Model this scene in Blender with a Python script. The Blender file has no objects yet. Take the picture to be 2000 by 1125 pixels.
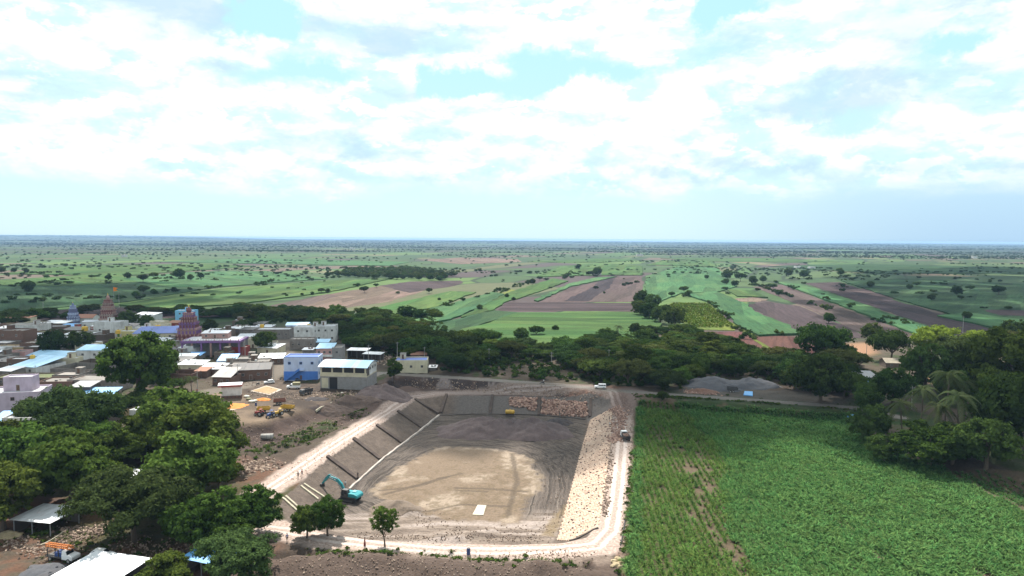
import bpy, math, random
import numpy as np
from mathutils import Vector, Matrix, Euler
R = math.radians
SC = bpy.context.scene
C = SC.collection
# ------------------------------------------------------------------ camera
FPX, CAMH = 1333.0, 60.0
cam_d = bpy.data.cameras.new('camera'); cam_d.lens = 24.0; cam_d.sensor_width = 36.0
cam_d.clip_start = 0.5; cam_d.clip_end = 90000.0
cam = bpy.data.objects.new('camera', cam_d); C.objects.link(cam)
CM = Matrix.Rotation(R(90-4.14), 3, 'X') @ Matrix.Rotation(R(0.40), 3, 'Z')
cam.matrix_world = Matrix.Translation((0, 0, CAMH)) @ CM.to_4x4()
SC.camera = cam
# ------------------------------------------------------------------ sun, sky, exposure
SUN_EL, SUN_AZ = 58.0, -14.0            # azimuth from +Y towards +X
sunv = Vector((math.sin(R(SUN_AZ))*math.cos(R(SUN_EL)), math.cos(R(SUN_AZ))*math.cos(R(SUN_EL)), math.sin(R(SUN_EL))))
sd = bpy.data.lights.new('sun', 'SUN'); sd.energy = 5.0; sd.angle = R(0.5); sd.color = (1.0, 0.95, 0.87)
sun = bpy.data.objects.new('sun', sd); C.objects.link(sun)
sun.rotation_euler = (-sunv).to_track_quat('-Z', 'Y').to_euler()
SC.view_settings.view_transform = 'Standard'; SC.view_settings.look = 'None'
SC.view_settings.gamma = 1.0; SC.view_settings.use_curve_mapping = False
SC.view_settings.exposure = 0.92
SC.cycles.max_bounces = 6; SC.cycles.volume_bounces = 0; SC.cycles.diffuse_bounces = 3
SC.cycles.transparent_max_bounces = 8
W = bpy.data.worlds.new('World'); SC.world = W; W.use_nodes = True

class NT:                                # tiny node helper
    def __init__(s, tree): s.t = tree; s.n = tree.nodes; s.l = tree.links
    def new(s, typ, **kw):
        nd = s.n.new(typ)
        for k, v in kw.items():
            if k.startswith('i_'):
                key = k[2:]; key = int(key) if key.isdigit() else key.replace('_', ' ')
                s.put(nd.inputs[key], v)
            else: setattr(nd, k, v)
        return nd
    def put(s, sock, v):
        if isinstance(v, bpy.types.NodeSocket): s.l.new(v, sock)
        else: sock.default_value = v
    def math(s, op, a, b=0.0, c=0.0, clamp=False):
        nd = s.n.new('ShaderNodeMath'); nd.operation = op; nd.use_clamp = clamp
        for i, v in enumerate((a, b, c)): s.put(nd.inputs[i], v)
        return nd.outputs[0]
    def vmath(s, op, a, b=None, sc=None):
        nd = s.n.new('ShaderNodeVectorMath'); nd.operation = op
        s.put(nd.inputs[0], a)
        if b is not None: s.put(nd.inputs[1], b)
        if sc is not None: s.put(nd.inputs['Scale'], sc)
        return nd.outputs['Value'] if op in ('LENGTH', 'DOT_PRODUCT') else nd.outputs['Vector']
    def mix(s, f, a, b, blend='MIX'):
        nd = s.n.new('ShaderNodeMix'); nd.data_type = 'RGBA'; nd.blend_type = blend
        s.put(nd.inputs[0], f); s.put(nd.inputs[6], a); s.put(nd.inputs[7], b)
        return nd.outputs[2]
    def ramp(s, f, pts, interp='LINEAR'):
        nd = s.n.new('ShaderNodeValToRGB'); s.put(nd.inputs[0], f)
        cr = nd.color_ramp; cr.interpolation = interp
        while len(cr.elements) < len(pts): cr.elements.new(0.5)
        for e, (p, c) in zip(cr.elements, pts):
            e.position = p
            e.color = (c, c, c, 1) if isinstance(c, (int, float)) else (*c[:3], 1)
        return nd.outputs[0]
    def noise(s, vec, scale, detail=4.0, rough=0.55, dist=0.0):
        nd = s.n.new('ShaderNodeTexNoise')
        if vec is not None: s.l.new(vec, nd.inputs['Vector'])
        nd.inputs['Scale'].default_value = scale; nd.inputs['Detail'].default_value = detail
        nd.inputs['Roughness'].default_value = rough; nd.inputs['Distortion'].default_value = dist
        return nd.outputs[0]
    def sstep(s, v, a, b):
        nd = s.n.new('ShaderNodeMapRange'); nd.interpolation_type = 'SMOOTHSTEP'; nd.clamp = True
        s.put(nd.inputs[0], v); nd.inputs[1].default_value = a; nd.inputs[2].default_value = b
        return nd.outputs[0]

def pdir(px, py):                        # viewing direction of a photo pixel
    d = CM @ Vector(((px-1000)/FPX, -(py-562.5)/FPX, -1.0)); return d.normalized()

def build_world():
    t = W.node_tree; t.nodes.clear(); N = NT(t)
    out = N.new('ShaderNodeOutputWorld'); bg = N.new('ShaderNodeBackground')
    sky = N.new('ShaderNodeTexSky'); sky.sky_type = 'NISHITA'; sky.sun_disc = False
    sky.sun_elevation = R(SUN_EL); sky.sun_rotation = R(SUN_AZ); sky.altitude = 600; sky.air_density = 1.0
    sky.dust_density = 1.2; sky.ozone_density = 1.0
    tc = N.new('ShaderNodeTexCoord').outputs['Generated']
    d = N.vmath('NORMALIZE', tc)
    sep = N.new('ShaderNodeSeparateXYZ', i_0=d); z = sep.outputs[2]
    # slow warp so that no bank of cloud has a plain outline
    wn = N.new('ShaderNodeTexNoise'); N.put(wn.inputs['Vector'], d); wn.inputs['Scale'].default_value = 9.0; wn.inputs['Detail'].default_value = 6.0; wn.inputs['Roughness'].default_value = 0.62
    warp = N.vmath('MULTIPLY', N.vmath('SUBTRACT', wn.outputs[1], (0.5, 0.5, 0.5)), (0.20, 0.10, 0.13))
    dw = N.vmath('ADD', d, warp)
    sc = N.vmath('MULTIPLY', d, (1.0, 1.0, 2.1))
    big = N.noise(N.vmath('ADD', sc, (3.7, 1.2, 0.4)), 5.0, 9.0, 0.60, 0.25)
    puff = N.noise(sc, 10.5, 8.0, 0.60)
    def ell(q0, px, py, rx, ry, soft0=1.25, soft1=0.25):
        q = N.vmath('MULTIPLY', N.vmath('SUBTRACT', q0, tuple(pdir(px, py))), (FPX/rx, FPX/rx, FPX/ry))
        return N.sstep(N.vmath('LENGTH', q), soft0, soft1)
    f = N.math('MULTIPLY_ADD', N.math('SUBTRACT', big, 0.5), 1.5, 0.46)
    f = N.math('MULTIPLY_ADD', N.math('SUBTRACT', puff, 0.5), 0.75, f)
    for (px, py, rx, ry, amp) in [(590,160,170,44,-.65),(1060,150,240,52,-.80),(890,165,70,55,-.5),(1410,180,70,60,-.4),(510,35,70,48,-1.1),(1400,22,60,55,-1.0),(1680,240,85,42,-.65),(1850,80,55,28,-.7),
                                  (60,330,260,60,.1),(30,60,60,60,-.35),
                                  (755,165,105,80,1.0),(690,225,190,66,.9),(855,215,60,60,.55),(760,290,330,70,.4),(958,200,34,34,.75),(1095,228,90,52,1.0),(1240,205,130,62,1.1),(1290,250,230,60,.5),
                                  (1200,300,400,50,.35),(250,150,300,130,.35),(1620,290,260,50,.25),(1900,250,160,50,.3)]:
        f = N.math('MULTIPLY_ADD', ell(dw, px, py, rx, ry), amp, f)
    hor = N.sstep(N.math('ADD', z, N.math('MULTIPLY', N.math('SUBTRACT', big, 0.5), 0.09)), 0.055, 0.105)
    cover = N.math('MULTIPLY', N.sstep(f, -0.16, 0.50), hor)
    # thick cores and undersides turn blue grey, thin parts pale cyan
    up = N.noise(N.vmath('ADD', N.vmath('MULTIPLY', d, (1.0, 1.0, 2.8)), (0.3, 0.1, 0.5)), 7.0, 7.0, 0.60, 0.3)
    thin = N.noise(N.vmath('ADD', N.vmath('MULTIPLY', d, (1.0, 1.0, 2.4)), (5.3, 0.1, 2.5)), 11.0, 7.0, 0.60, 0.2)
    grey = N.math('MULTIPLY', N.sstep(up, 0.47, 0.70), 0.80)
    for (px, py, rx, ry, amp) in [(690,75,150,50,.75),(370,30,200,60,.85),(1640,195,140,45,1.0),(610,290,150,40,.55),(1200,310,330,26,.45),(1800,45,130,90,.65),(1770,330,300,30,.6),(650,345,330,16,.6),(1300,347,380,14,.6),(1590,220,100,30,.4),(1500,110,90,30,.3),(120,180,120,50,.3)]:
        grey = N.math('MULTIPLY_ADD', ell(dw, px, py, rx, ry, 1.3, 0.1), amp, grey)
    grey = N.math('MINIMUM', grey, 1.0)
    lit = N.mix(N.math('MULTIPLY', N.sstep(thin, 0.38, 0.62), 0.95), (0.68, 0.68, 0.68, 1), (0.40, 0.56, 0.58, 1))
    pf = N.noise(N.vmath('ADD', sc, (0.0, 0.0, 0.030)), 10.5, 8.0, 0.60)      # the same puffs a little higher: their tops catch the sun
    rim = N.sstep(N.math('SUBTRACT', puff, pf), 0.00, 0.08)
    lit = N.mix(N.math('MULTIPLY', rim, 0.8), lit, (0.70, 0.70, 0.70, 1))
    shd = N.sstep(N.math('SUBTRACT', pf, puff), 0.01, 0.11)
    lit = N.mix(N.math('MULTIPLY', shd, 0.35), lit, (0.36, 0.47, 0.55, 1))
    lit = N.mix(N.math('MULTIPLY', grey, 0.8), lit, (0.31, 0.43, 0.55, 1))
    # clear sky: Nishita, its low band carries the pale humid veil seen over the plain
    sky_c = N.mix(1.0, sky.outputs[0], (0.085, 0.085, 0.085, 1), 'MULTIPLY')
    veil = N.mix(N.sstep(z, 0.02, 0.30), (0.385, 0.52, 0.555, 1), (0.31, 0.52, 0.55, 1))
    east = N.sstep(sep.outputs[0], 0.16, 0.60)
    veil = N.mix(N.math('MULTIPLY', east, N.sstep(z, 0.16, 0.0)), veil, (0.245, 0.38, 0.52, 1))
    sky_c = N.mix(N.sstep(z, 1.0, 0.25), sky_c, N.mix(0.90, sky_c, veil))
    col = N.mix(cover, sky_c, lit)
    col = N.mix(N.sstep(z, -0.008, -0.03), col, (0.16, 0.24, 0.30, 1))
    t.links.new(col, bg.inputs[0]); bg.inputs[1].default_value = 1.0
    # Nishita enters at 0.085 of its own strength through the multiply above
    t.links.new(bg.outputs[0], out.inputs[0])
build_world()

# ------------------------------------------------------------------ helpers
def gz(px, py, z=0.0):                   # photo pixel -> point of the horizontal plane at height z
    d = pdir(px, py); k = (z-CAMH)/d.z
    return np.array((d.x*k, d.y*k))
def gl(pts, z=0.0): return np.array([gz(a, b, z) for a, b in pts])
def _hash(ix, iy, s):
    h = (ix*374761393 + iy*668265263 + s*1442695041) & 0xffffffff
    h = ((h ^ (h >> 13))*1274126177) & 0xffffffff
    return ((h ^ (h >> 16)) & 0xffff)/65535.0
def vnoise(x, y, s=0):
    x = np.asarray(x, float); y = np.asarray(y, float)
    ix = np.floor(x).astype(np.int64); iy = np.floor(y).astype(np.int64)
    fx = x-ix; fy = y-iy; fx = fx*fx*(3-2*fx); fy = fy*fy*(3-2*fy)
    a = _hash(ix, iy, s); b = _hash(ix+1, iy, s); c = _hash(ix, iy+1, s); d = _hash(ix+1, iy+1, s)
    return (a*(1-fx)+b*fx)*(1-fy)+(c*(1-fx)+d*fx)*fy
def fbm(x, y, o=4, s=0):
    v = 0; a = .5
    for i in range(o): v = v+a*vnoise(x*2**i, y*2**i, s+i); a *= .5
    return v/(1-.5**o)
def seg_dist(x, y, poly, closed=False):
    n = len(poly); best = np.full(np.shape(x), 1e18)
    for i in range(n if closed else n-1):
        ax, ay = poly[i]; bx, by = poly[(i+1) % n]; dx, dy = bx-ax, by-ay
        L = dx*dx+dy*dy+1e-9
        t = np.clip(((x-ax)*dx+(y-ay)*dy)/L, 0, 1)
        best = np.minimum(best, (x-ax-t*dx)**2+(y-ay-t*dy)**2)
    return np.sqrt(best)
def inside(x, y, poly):
    r = np.zeros(np.shape(x), bool); n = len(poly); j = n-1
    for i in range(n):
        xi, yi = poly[i]; xj, yj = poly[j]
        if yi != yj:
            r ^= ((yi > y) != (yj > y)) & (x < (xj-xi)*(y-yi)/(yj-yi)+xi)
        j = i
    return r
def sdf(x, y, poly):                     # positive inside
    d = seg_dist(x, y, poly, True); return np.where(inside(x, y, poly), d, -d)
def ss(v, a, b):
    t = np.clip((v-a)/(b-a), 0, 1); return t*t*(3-2*t)

def tag(o, label=None, cat=None, group=None, kind=None):
    if label: o['label'] = label
    if cat: o['category'] = cat
    if group: o['group'] = group
    if kind: o['kind'] = kind
    return o
def thing(name, label, cat, loc=(0, 0, 0), rz=0.0, group=None):
    o = bpy.data.objects.new(name, None); C.objects.link(o); o.empty_display_size = .3
    o.location = loc; o.rotation_euler = (0, 0, rz)
    return tag(o, label, cat, group)
def copy_tree(o, kids, parent=None):
    c = o.copy(); C.objects.link(c)
    if parent is not None: c.parent = parent
    for ch in kids.get(o, ()): copy_tree(ch, kids, c)
    return c
def kids_of(root):
    k = {}
    def go(o):
        k[o] = list(o.children)
        for ch in k[o]: go(ch)
    go(root); return k
def mesh_from(name, verts, faces, mats=(), smooth=False, midx=None):
    me = bpy.data.meshes.new(name); me.from_pydata([tuple(v) for v in verts], [], faces)
    for m in mats: me.materials.append(m)
    if midx is not None: me.polygons.foreach_set('material_index', midx)
    if smooth: me.polygons.foreach_set('use_smooth', [True]*len(me.polygons))
    me.update(); return me
def quads_mesh(name, V, mats, attr=None, tri=False, smooth=False):   # V: (n,4,3) numpy
    n, k = V.shape[0], V.shape[1]
    me = bpy.data.meshes.new(name)
    me.vertices.add(n*k); me.vertices.foreach_set('co', V.reshape(-1).astype(np.float32))
    me.loops.add(n*k); me.loops.foreach_set('vertex_index', np.arange(n*k, dtype=np.int32))
    me.polygons.add(n); me.polygons.foreach_set('loop_start', np.arange(0, n*k, k, dtype=np.int32))
    me.polygons.foreach_set('loop_total', np.full(n, k, np.int32))
    for m in mats: me.materials.append(m)
    if attr is not None:
        a = me.attributes.new('tint', 'FLOAT', 'POINT')
        a.data.foreach_set('value', np.repeat(attr, k).astype(np.float32))
    me.update(calc_edges=True); return me
class MB:
    def __init__(s): s.v = []; s.f = []
    def add(s, vs, fs, M=None):
        o = len(s.v)
        for p in vs: s.v.append(tuple(M @ Vector(p)) if M is not None else tuple(p))
        s.f += [tuple(i+o for i in f) for f in fs]; return s
    def box(s, x0, x1, y0, y1, z0, z1, M=None):
        return s.add([(x0,y0,z0),(x1,y0,z0),(x1,y1,z0),(x0,y1,z0),(x0,y0,z1),(x1,y0,z1),(x1,y1,z1),(x0,y1,z1)],
                     [(0,3,2,1),(4,5,6,7),(0,1,5,4),(1,2,6,5),(2,3,7,6),(3,0,4,7)], M)
    def prism(s, prof, y0, y1, M=None):          # prof (x,z) list, counter-clockwise, extruded along y
        n = len(prof); vs = [(x, y0, z) for x, z in prof]+[(x, y1, z) for x, z in prof]
        fs = [tuple(range(n)), tuple(range(2*n-1, n-1, -1))]+[(i, i+n, (i+1) % n+n, (i+1) % n) for i in range(n)]
        return s.add(vs, fs, M)
    def tube(s, pts, r, n=8, cap=True):
        pts = [Vector(p) for p in pts]; rs = r if isinstance(r, (list, tuple)) else [r]*len(pts); rings = []
        for i, p in enumerate(pts):
            t = (pts[min(i+1, len(pts)-1)]-pts[max(i-1, 0)]).normalized()
            u = t.cross(Vector((0, 0, 1)) if abs(t.z) < .9 else Vector((1, 0, 0))).normalized(); w = t.cross(u)
            rings.append([p+(u*math.cos(2*math.pi*k/n)+w*math.sin(2*math.pi*k/n))*rs[i] for k in range(n)])
        vs = [q for rg in rings for q in rg]; fs = []
        for i in range(len(rings)-1):
            for k in range(n): fs.append((i*n+k, i*n+(k+1) % n, (i+1)*n+(k+1) % n, (i+1)*n+k))
        if cap: fs += [tuple(range(n-1, -1, -1)), tuple((len(rings)-1)*n+k for k in range(n))]
        return s.add(vs, fs)
    def lathe(s, prof, n=12, c=(0, 0, 0)):       # prof (r,z)
        vs = []; fs = []
        for r, z in prof:
            for k in range(n): vs.append((c[0]+r*math.cos(2*math.pi*k/n), c[1]+r*math.sin(2*math.pi*k/n), c[2]+z))
        for i in range(len(prof)-1):
            for k in range(n): fs.append((i*n+k, i*n+(k+1) % n, (i+1)*n+(k+1) % n, (i+1)*n+k))
        fs += [tuple(range(n-1, -1, -1)), tuple((len(prof)-1)*n+k for k in range(n))]
        return s.add(vs, fs)
    def build(s, name, mat, parent=None, smooth=False, bevel=0.0, loc=None):
        me = mesh_from(name, s.v, s.f, [mat], smooth)
        o = bpy.data.objects.new(name, me); C.objects.link(o)
        if parent is not None: o.parent = parent
        if loc is not None: o.location = loc
        if bevel:
            b = o.modifiers.new('bevel', 'BEVEL'); b.width = bevel; b.segments = 2; b.limit_method = 'ANGLE'
        return o
# ------------------------------------------------------------------ materials
MATS = {}
def newmat(name):
    m = bpy.data.materials.new(name); m.use_nodes = True; t = m.node_tree; t.nodes.clear(); N = NT(t)
    out = N.new('ShaderNodeOutputMaterial'); b = N.new('ShaderNodeBsdfPrincipled')
    t.links.new(b.outputs[0], out.inputs[0]); MATS[name] = m
    return m, N, b, out
def paint(name, col, rough=0.7, var=0.25, scale=2.0, dirt=(0.12, 0.09, 0.07), dirtamt=0.35, metal=0.0, bump=0.0, rand=0.0, streak=1.0):
    m, N, b, out = newmat(name)
    tc = N.new('ShaderNodeTexCoord').outputs['Object']
    oi = N.new('ShaderNodeObjectInfo').outputs['Random']
    p = N.vmath('ADD', tc, N.new('ShaderNodeCombineXYZ', i_0=N.math('MULTIPLY', oi, 97.0), i_1=N.math('MULTIPLY', oi, 41.0)).outputs[0])
    ps = N.vmath('MULTIPLY', p, (1, 1, streak))
    n1 = N.noise(ps, scale, 5.0, 0.6); n2 = N.noise(p, scale*0.28, 3.0, 0.5)
    c = N.mix(N.math('MULTIPLY', N.sstep(n1, 0.35, 0.75), var), (*col, 1), tuple(x*0.45 for x in col)+(1,))
    c = N.mix(N.math('MULTIPLY', N.sstep(n2, 0.42, 0.72), dirtamt), c, (*dirt, 1))
    if rand:
        hs = N.new('ShaderNodeHueSaturation'); N.put(hs.inputs['Color'], c)
        N.put(hs.inputs['Value'], N.math('MULTIPLY_ADD', oi, rand*2, 1-rand)); c = hs.outputs[0]
    N.put(b.inputs['Base Color'], c); b.inputs['Roughness'].default_value = rough; b.inputs['Metallic'].default_value = metal
    if bump:
        bp = N.new('ShaderNodeBump'); bp.inputs['Strength'].default_value = 0.6; bp.inputs['Distance'].default_value = bump
        N.put(bp.inputs['Height'], n1); N.put(b.inputs['Normal'], bp.outputs[0])
    return m
# ------------------------------------------------------------------ terrain
PLZ = 3.0                                # village and far plain lie 3 m above the rim road of the pit
crest = [(0,935),(180,915),(330,850),(395,824),(460,830),(520,822),(548,811),(600,797),(650,785),(700,773),(735,757),(770,736),
         (800,735),(900,741),(1000,748),(1100,755),(1190,766),(1245,776),(1400,786),(1550,797),(1662,802),(1725,835),(1800,866),(2000,930),(2300,1020)]
PLA = list(gl(crest, PLZ)); PLA = [np.array((-3000., PLA[0][1]-5))]+PLA+[np.array((3000., PLA[-1][1]-40)), np.array((3000., 3500.)), np.array((-3000., 3500.))]
RIM = gl([(811,779),(870,772),(1000,773),(1150,778),(1195,786),(1200,800),(1192,864),(1183,940),(1172,1020),(1150,1049),(1100,1061),(1000,1064),
          (850,1062),(720,1054),(640,1042),(560,1020),(545,985),(596,930),(640,893),(691,858),(736,831),(777,804)])
FLZ = -4.7
TAN = gl([(842,880),(870,874),(930,875),(1000,884),(1030,896),(1046,925),(1042,960),(1032,995),(1022,1018),(940,1024),(850,1016),(790,998),(728,968),(748,940),(790,908),(815,893)], FLZ)
NEARTAN = gl([(1102,985),(1112,985),(1086,1050),(1050,1048),(1072,1015)], FLZ)
ROAD = gl([(478,985),(510,964),(560,932),(640,877),(720,826),(800,778),(850,768),(1000,766),(1150,771),(1195,779),(1212,800),(1214,870),(1206,960),(1194,1035),
           (1165,1066),(1080,1074),(960,1076),(850,1074),(740,1064),(640,1052),(560,1036),(500,1030),(440,1030)])
LANE = gl([(556,655),(553,680),(566,700),(550,722),(520,742),(470,756),(410,764),(330,790)], PLZ)
TAR = gl([(700,742),(745,728),(800,732),(900,738),(1000,745),(1100,752),(1190,762),(1300,770),(1450,780),(1550,787),(1665,796),(1760,815)], PLZ)
YARD = gl([(395,765),(470,750),(560,745),(640,752),(720,770),(700,776),(650,788),(600,800),(548,813),(520,824),(460,832),(400,826)], PLZ)
def h_of(x, y, fine=True):
    x = np.asarray(x, float); y = np.asarray(y, float)
    dp = sdf(x, y, PLA)
    wob = (fbm(x/7, y/7, 3, 5)-.5)*3.0
    h = PLZ*ss(dp+wob*.6, -5.5, 0.5)
    dr = sdf(x, y, RIM)
    h = h - np.clip(dr*0.5, 0, -FLZ)*(dr > 0)
    # ditch at the foot of the yard bank, spoil hump by the hall
    near = (y < 330)
    dd = seg_dist(x, y, gl([(470,905),(560,872),(640,838),(690,812)], 0.0))
    h = h - 1.1*ss(dd, 3.0, 0.4)*near
    hb = seg_dist(x, y, gl([(735,775),(765,760),(790,752)], 3.0)); h = h + 2.2*ss(hb, 9, 0)*near
    # earth ridge along the lower edge and the ditch behind it
    rg = seg_dist(x, y, gl([(545,1110),(660,1092),(800,1098),(930,1110),(1060,1112),(1150,1125)], 1.2))
    h = h + 2.1*ss(rg, 7.0, 0.0)*near*(0.8+.5*fbm(x/6, y/6, 2, 8))
    dt = seg_dist(x, y, gl([(540,1085),(700,1084),(860,1087),(1000,1097),(1150,1110)], 0)); h = h - 0.9*ss(dt, 2.2, 0.3)*near
    # softly heaped spoil between yard and road
    outside = near*(dr < -7)*(sdf(x, y, FIELD) < -1.0)
    h = h + outside*(fbm(x/5, y/5, 4, 11)-.5)*(1.7-1.6*ss(sdf(x, y, YARD), -2, 1))*ss(-dr, 7, 14)*ss(seg_dist(x, y, TAR), 3, 6)*ss(seg_dist(x, y, LANE), 3, 8)
    fl = dr > 9.5
    dtan = sdf(x, y, TAN)
    rough = fl*ss(-dtan, 0.5, 3.0)
    h = h + rough*(fbm(x/2.2, y/2.2, 3, 21)-.5)*0.55 + fl*(fbm(x/1.1, y/1.1, 2, 31)-.5)*0.10
    # berm of scraped mud by the near side
    bm = seg_dist(x, y, gl([(745,985),(780,995),(800,1003)], FLZ)); h = h + fl*1.0*ss(bm, 4.5, 0)
    bm = seg_dist(x, y, gl([(860,1046),(900,1052),(960,1040)], FLZ)); h = h + fl*0.8*ss(bm, 3.0, 0)
    r2 = np.hypot(x, y)                   # long swells of the far plain
    h = h + ss(r2, 2600, 9000)*(fbm(x/2500, y/1100, 3, 41)-.5)*34
    h = h + ss(x+0.3*y, 0, -4000)*ss(r2, 9000, 16000)*55
    return h
FIELD = gl([(1243,788),(1400,791),(1550,803),(1655,812),(1690,852),(1745,885),(1840,918),(2030,1015),(2300,1160),(2300,1300),(1205,1300),(1217,1125),(1229,1000),(1236,900)])
FIELD2 = gl([(1850,920),(2000,945),(2300,1000),(2300,1150),(2040,1015)])
def hz(x, y): return float(h_of(np.array([x]), np.array([y]))[0])
def G(px, py, z=PLZ, far=900):           # photo pixel -> first point of the terrain seen through it
    d = pdir(px, py); k0 = (9-CAMH)/d.z; k1 = (-7-CAMH)/d.z
    if k0 < 0 or k0*math.hypot(d.x, d.y) > far:
        for _ in range(3): x, y = gz(px, py, z); z = hz(x, y)
        return Vector((x, y, z))
    k = np.linspace(k0, k1, 160); X = d.x*k; Y = d.y*k; Z = CAMH+d.z*k; e = Z-h_of(X, Y); i = int(np.argmax(e < 0)); i = max(i, 1)
    t = e[i-1]/(e[i-1]-e[i]+1e-9); kk = k[i-1]+(k[i]-k[i-1])*t
    return Vector((d.x*kk, d.y*kk, CAMH+d.z*kk))

def axis(a, b, c, d, fine, mid, far):    # nonuniform coordinates
    core = list(np.arange(b, c, fine)); lo = list(np.arange(a, b, mid)); hi = list(np.arange(c, d, mid))
    s = mid; p = d; up = []
    while p < far: up.append(p); s *= 1.10; p += s
    return lo, core, hi, up
lo, core, hi, up = axis(-260, -62, 58, 260, 0.42, 1.3, 20000)
dn = []; s = 1.3; p = -260
while p > -20000: s *= 1.10; p -= s; dn.append(p)
XS = np.array(dn[::-1]+lo+core+hi+up)
lo, core, hi, up = axis(96, 112, 275, 345, 0.42, 1.2, 24000)
YS = np.array([-1500, -600, -200, 0, 50, 80]+lo+core+hi+up)
GX, GY = np.meshgrid(XS, YS); gx = GX.ravel(); gy = GY.ravel()
gh = h_of(gx, gy)
nx, ny = len(XS), len(YS)
me = bpy.data.meshes.new('ground')
me.vertices.add(nx*ny); me.vertices.foreach_set('co', np.stack([gx, gy, gh], 1).astype(np.float32).ravel())
ii, jj = np.meshgrid(np.arange(nx-1), np.arange(ny-1)); a = (jj*nx+ii).ravel()
q = np.stack([a, a+1, a+nx+1, a+nx], 1).astype(np.int32)
me.loops.add(q.size); me.loops.foreach_set('vertex_index', q.ravel())
me.polygons.add(len(q)); me.polygons.foreach_set('loop_start', np.arange(0, q.size, 4, dtype=np.int32)); me.polygons.foreach_set('loop_total', np.full(len(q), 4, np.int32))
me.polygons.foreach_set('use_smooth', np.ones(len(q), bool)); me.update(calc_edges=True)
# earth colours by place
def lerp(a, b, t): return a*(1-t[:, None])+np.array(b)[None, :]*t[:, None]
n1 = fbm(gx/9, gy/9, 5, 3); n2 = fbm(gx/2.5, gy/2.5, 4, 17); n3 = fbm(gx/30, gy/30, 4, 27); n4 = fbm(gx/1.2, gy/1.2, 3, 57)
col = np.tile(np.array((0.085, 0.068, 0.048)), (len(gx), 1))
dP = sdf(gx, gy, PLA); dR = sdf(gx, gy, RIM); dT = sdf(gx, gy, TAN); dRoad = seg_dist(gx, gy, ROAD); dTar = seg_dist(gx, gy, TAR); dLane = seg_dist(gx, gy, LANE)
dY = sdf(gx, gy, YARD)
col = lerp(col, (0.075, 0.055, 0.042), ss(n1, .35, .7))
grassy = ss(n3*0.6+n2*0.4, .50, .60)*(gy < 345)*(dR < -12)*(dP > 3)
col = lerp(col, (0.035, 0.055, 0.016), grassy*.8)
# purple brown spoil on the bank and round the pit
spoil = ss(dP, 4, 0)*ss(dP, -24, -15)*(gy < 330)*(gx < 60)
col = lerp(col, (0.088, 0.060, 0.050), spoil)
col = lerp(col, (0.052, 0.036, 0.031), spoil*ss(n1*.6+n4*.4, .46, .60)*.85)
bankg = spoil*ss(seg_dist(gx, gy, gl([(470,880),(560,868),(640,820)], 1.0)), 7, 2)*ss(n2, .42, .55)
col = lerp(col, (0.040, 0.060, 0.018), bankg*.8)
# pink gravel patch left
pg = ss(seg_dist(gx, gy, gl([(470,905),(520,915)], 0)), 9, 2)*ss(n4, .35, .6)
col = lerp(col, (0.22, 0.13, 0.095), pg*.8)
col = lerp(col, (0.115, 0.085, 0.064), ss(dY, -2, 2)); 
col = lerp(col, (0.058, 0.043, 0.034), ss(dY, -1, 2)*ss(n1*.6+n4*.4, .44, .56))
yl = ss(dY, -1, 2)*ss(seg_dist(gx, gy, gl([(400,775),(450,800),(520,812)], PLZ)), 16, 5)*ss(n1, .2, .55)
col = lerp(col, (0.24, 0.175, 0.12), yl*.8)
col = lerp(col, (0.16, 0.135, 0.11), ss(dLane+n2*1.5, 6.0, 3.5)*(gy < 450))
bf = ss(dP, -7, -4)*ss(dP, 1.5, -.5)*(gy > 225)*(gy < 330)*(gx < 75)
col = lerp(col, (0.050, 0.038, 0.036), bf*ss(fbm(gx/5, gy/9, 4, 61), .40, .52)); col = lerp(col, (0.20, 0.165, 0.155), bf*ss(fbm(gx/4, gy/9, 4, 63), .55, .66))
# left lower corner: red brown earth
rc = (gy < 175)*ss(gx, -38, -50)
col = lerp(col, (0.13, 0.070, 0.045), rc*ss(n2, .3, .6)); col = lerp(col, (0.045, 0.055, 0.02), rc*ss(n3, .52, .62)*.7)
ridge = ss(seg_dist(gx, gy, gl([(545,1110),(800,1098),(1150,1125)], 1.2)), 11, 7)
col = lerp(col, (0.098, 0.070, 0.056), ridge)
col = lerp(col, (0.040, 0.032, 0.024), ss(seg_dist(gx, gy, gl([(540,1085),(700,1084),(860,1087),(1000,1097),(1150,1110)], 0)), 2.2, .5)*.7)
# slopes
slope = (dR > 0)*(dR < 9.4)
col = np.where(slope[:, None], np.array((0.128, 0.100, 0.082))*(0.55+.9*(.4*n2+.6*n4))[:, None], col)
fsl = slope*ss(gy, 236, 240)*ss(gx, -24, -18)
col = lerp(col, (0.135, 0.118, 0.108), fsl)
# pit floor
fl = ss(dR, 9.0, 9.8)
col = lerp(col, (0.150, 0.122, 0.104), fl)
nearside = fl*ss(gy, 158, 146)
nearside = fl*ss(dT+gy*0, -60, 0)*ss(gy+(n1-.5)*8, 160, 150)*ss(gx, 22, 16)
hs_ = fbm(gx/14, gy/1.6, 4, 71)
col = lerp(col, (0.27, 0.215, 0.175), nearside*.95)
col = lerp(col, (0.40, 0.335, 0.30), nearside*ss(hs_, .50, .62)*.8); col = lerp(col, (0.13, 0.10, 0.082), nearside*ss(hs_, .46, .36)*.8)
col = lerp(col, (0.215, 0.158, 0.090), ss(sdf(gx, gy, NEARTAN)+n2*2-1, -.5, 1)*.8)
tm = ss(dT+(n1-.5)*8+(n4-.5)*3, -.8, 1.6)*fl
col = lerp(col, (0.205, 0.152, 0.108), tm)
col = lerp(col, (0.33, 0.262, 0.20), tm*ss(n1, .52, .68)); col = lerp(col, (0.145, 0.108, 0.068), tm*ss(n4*.5+n3*.5, .56, .66)*.6)
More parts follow.
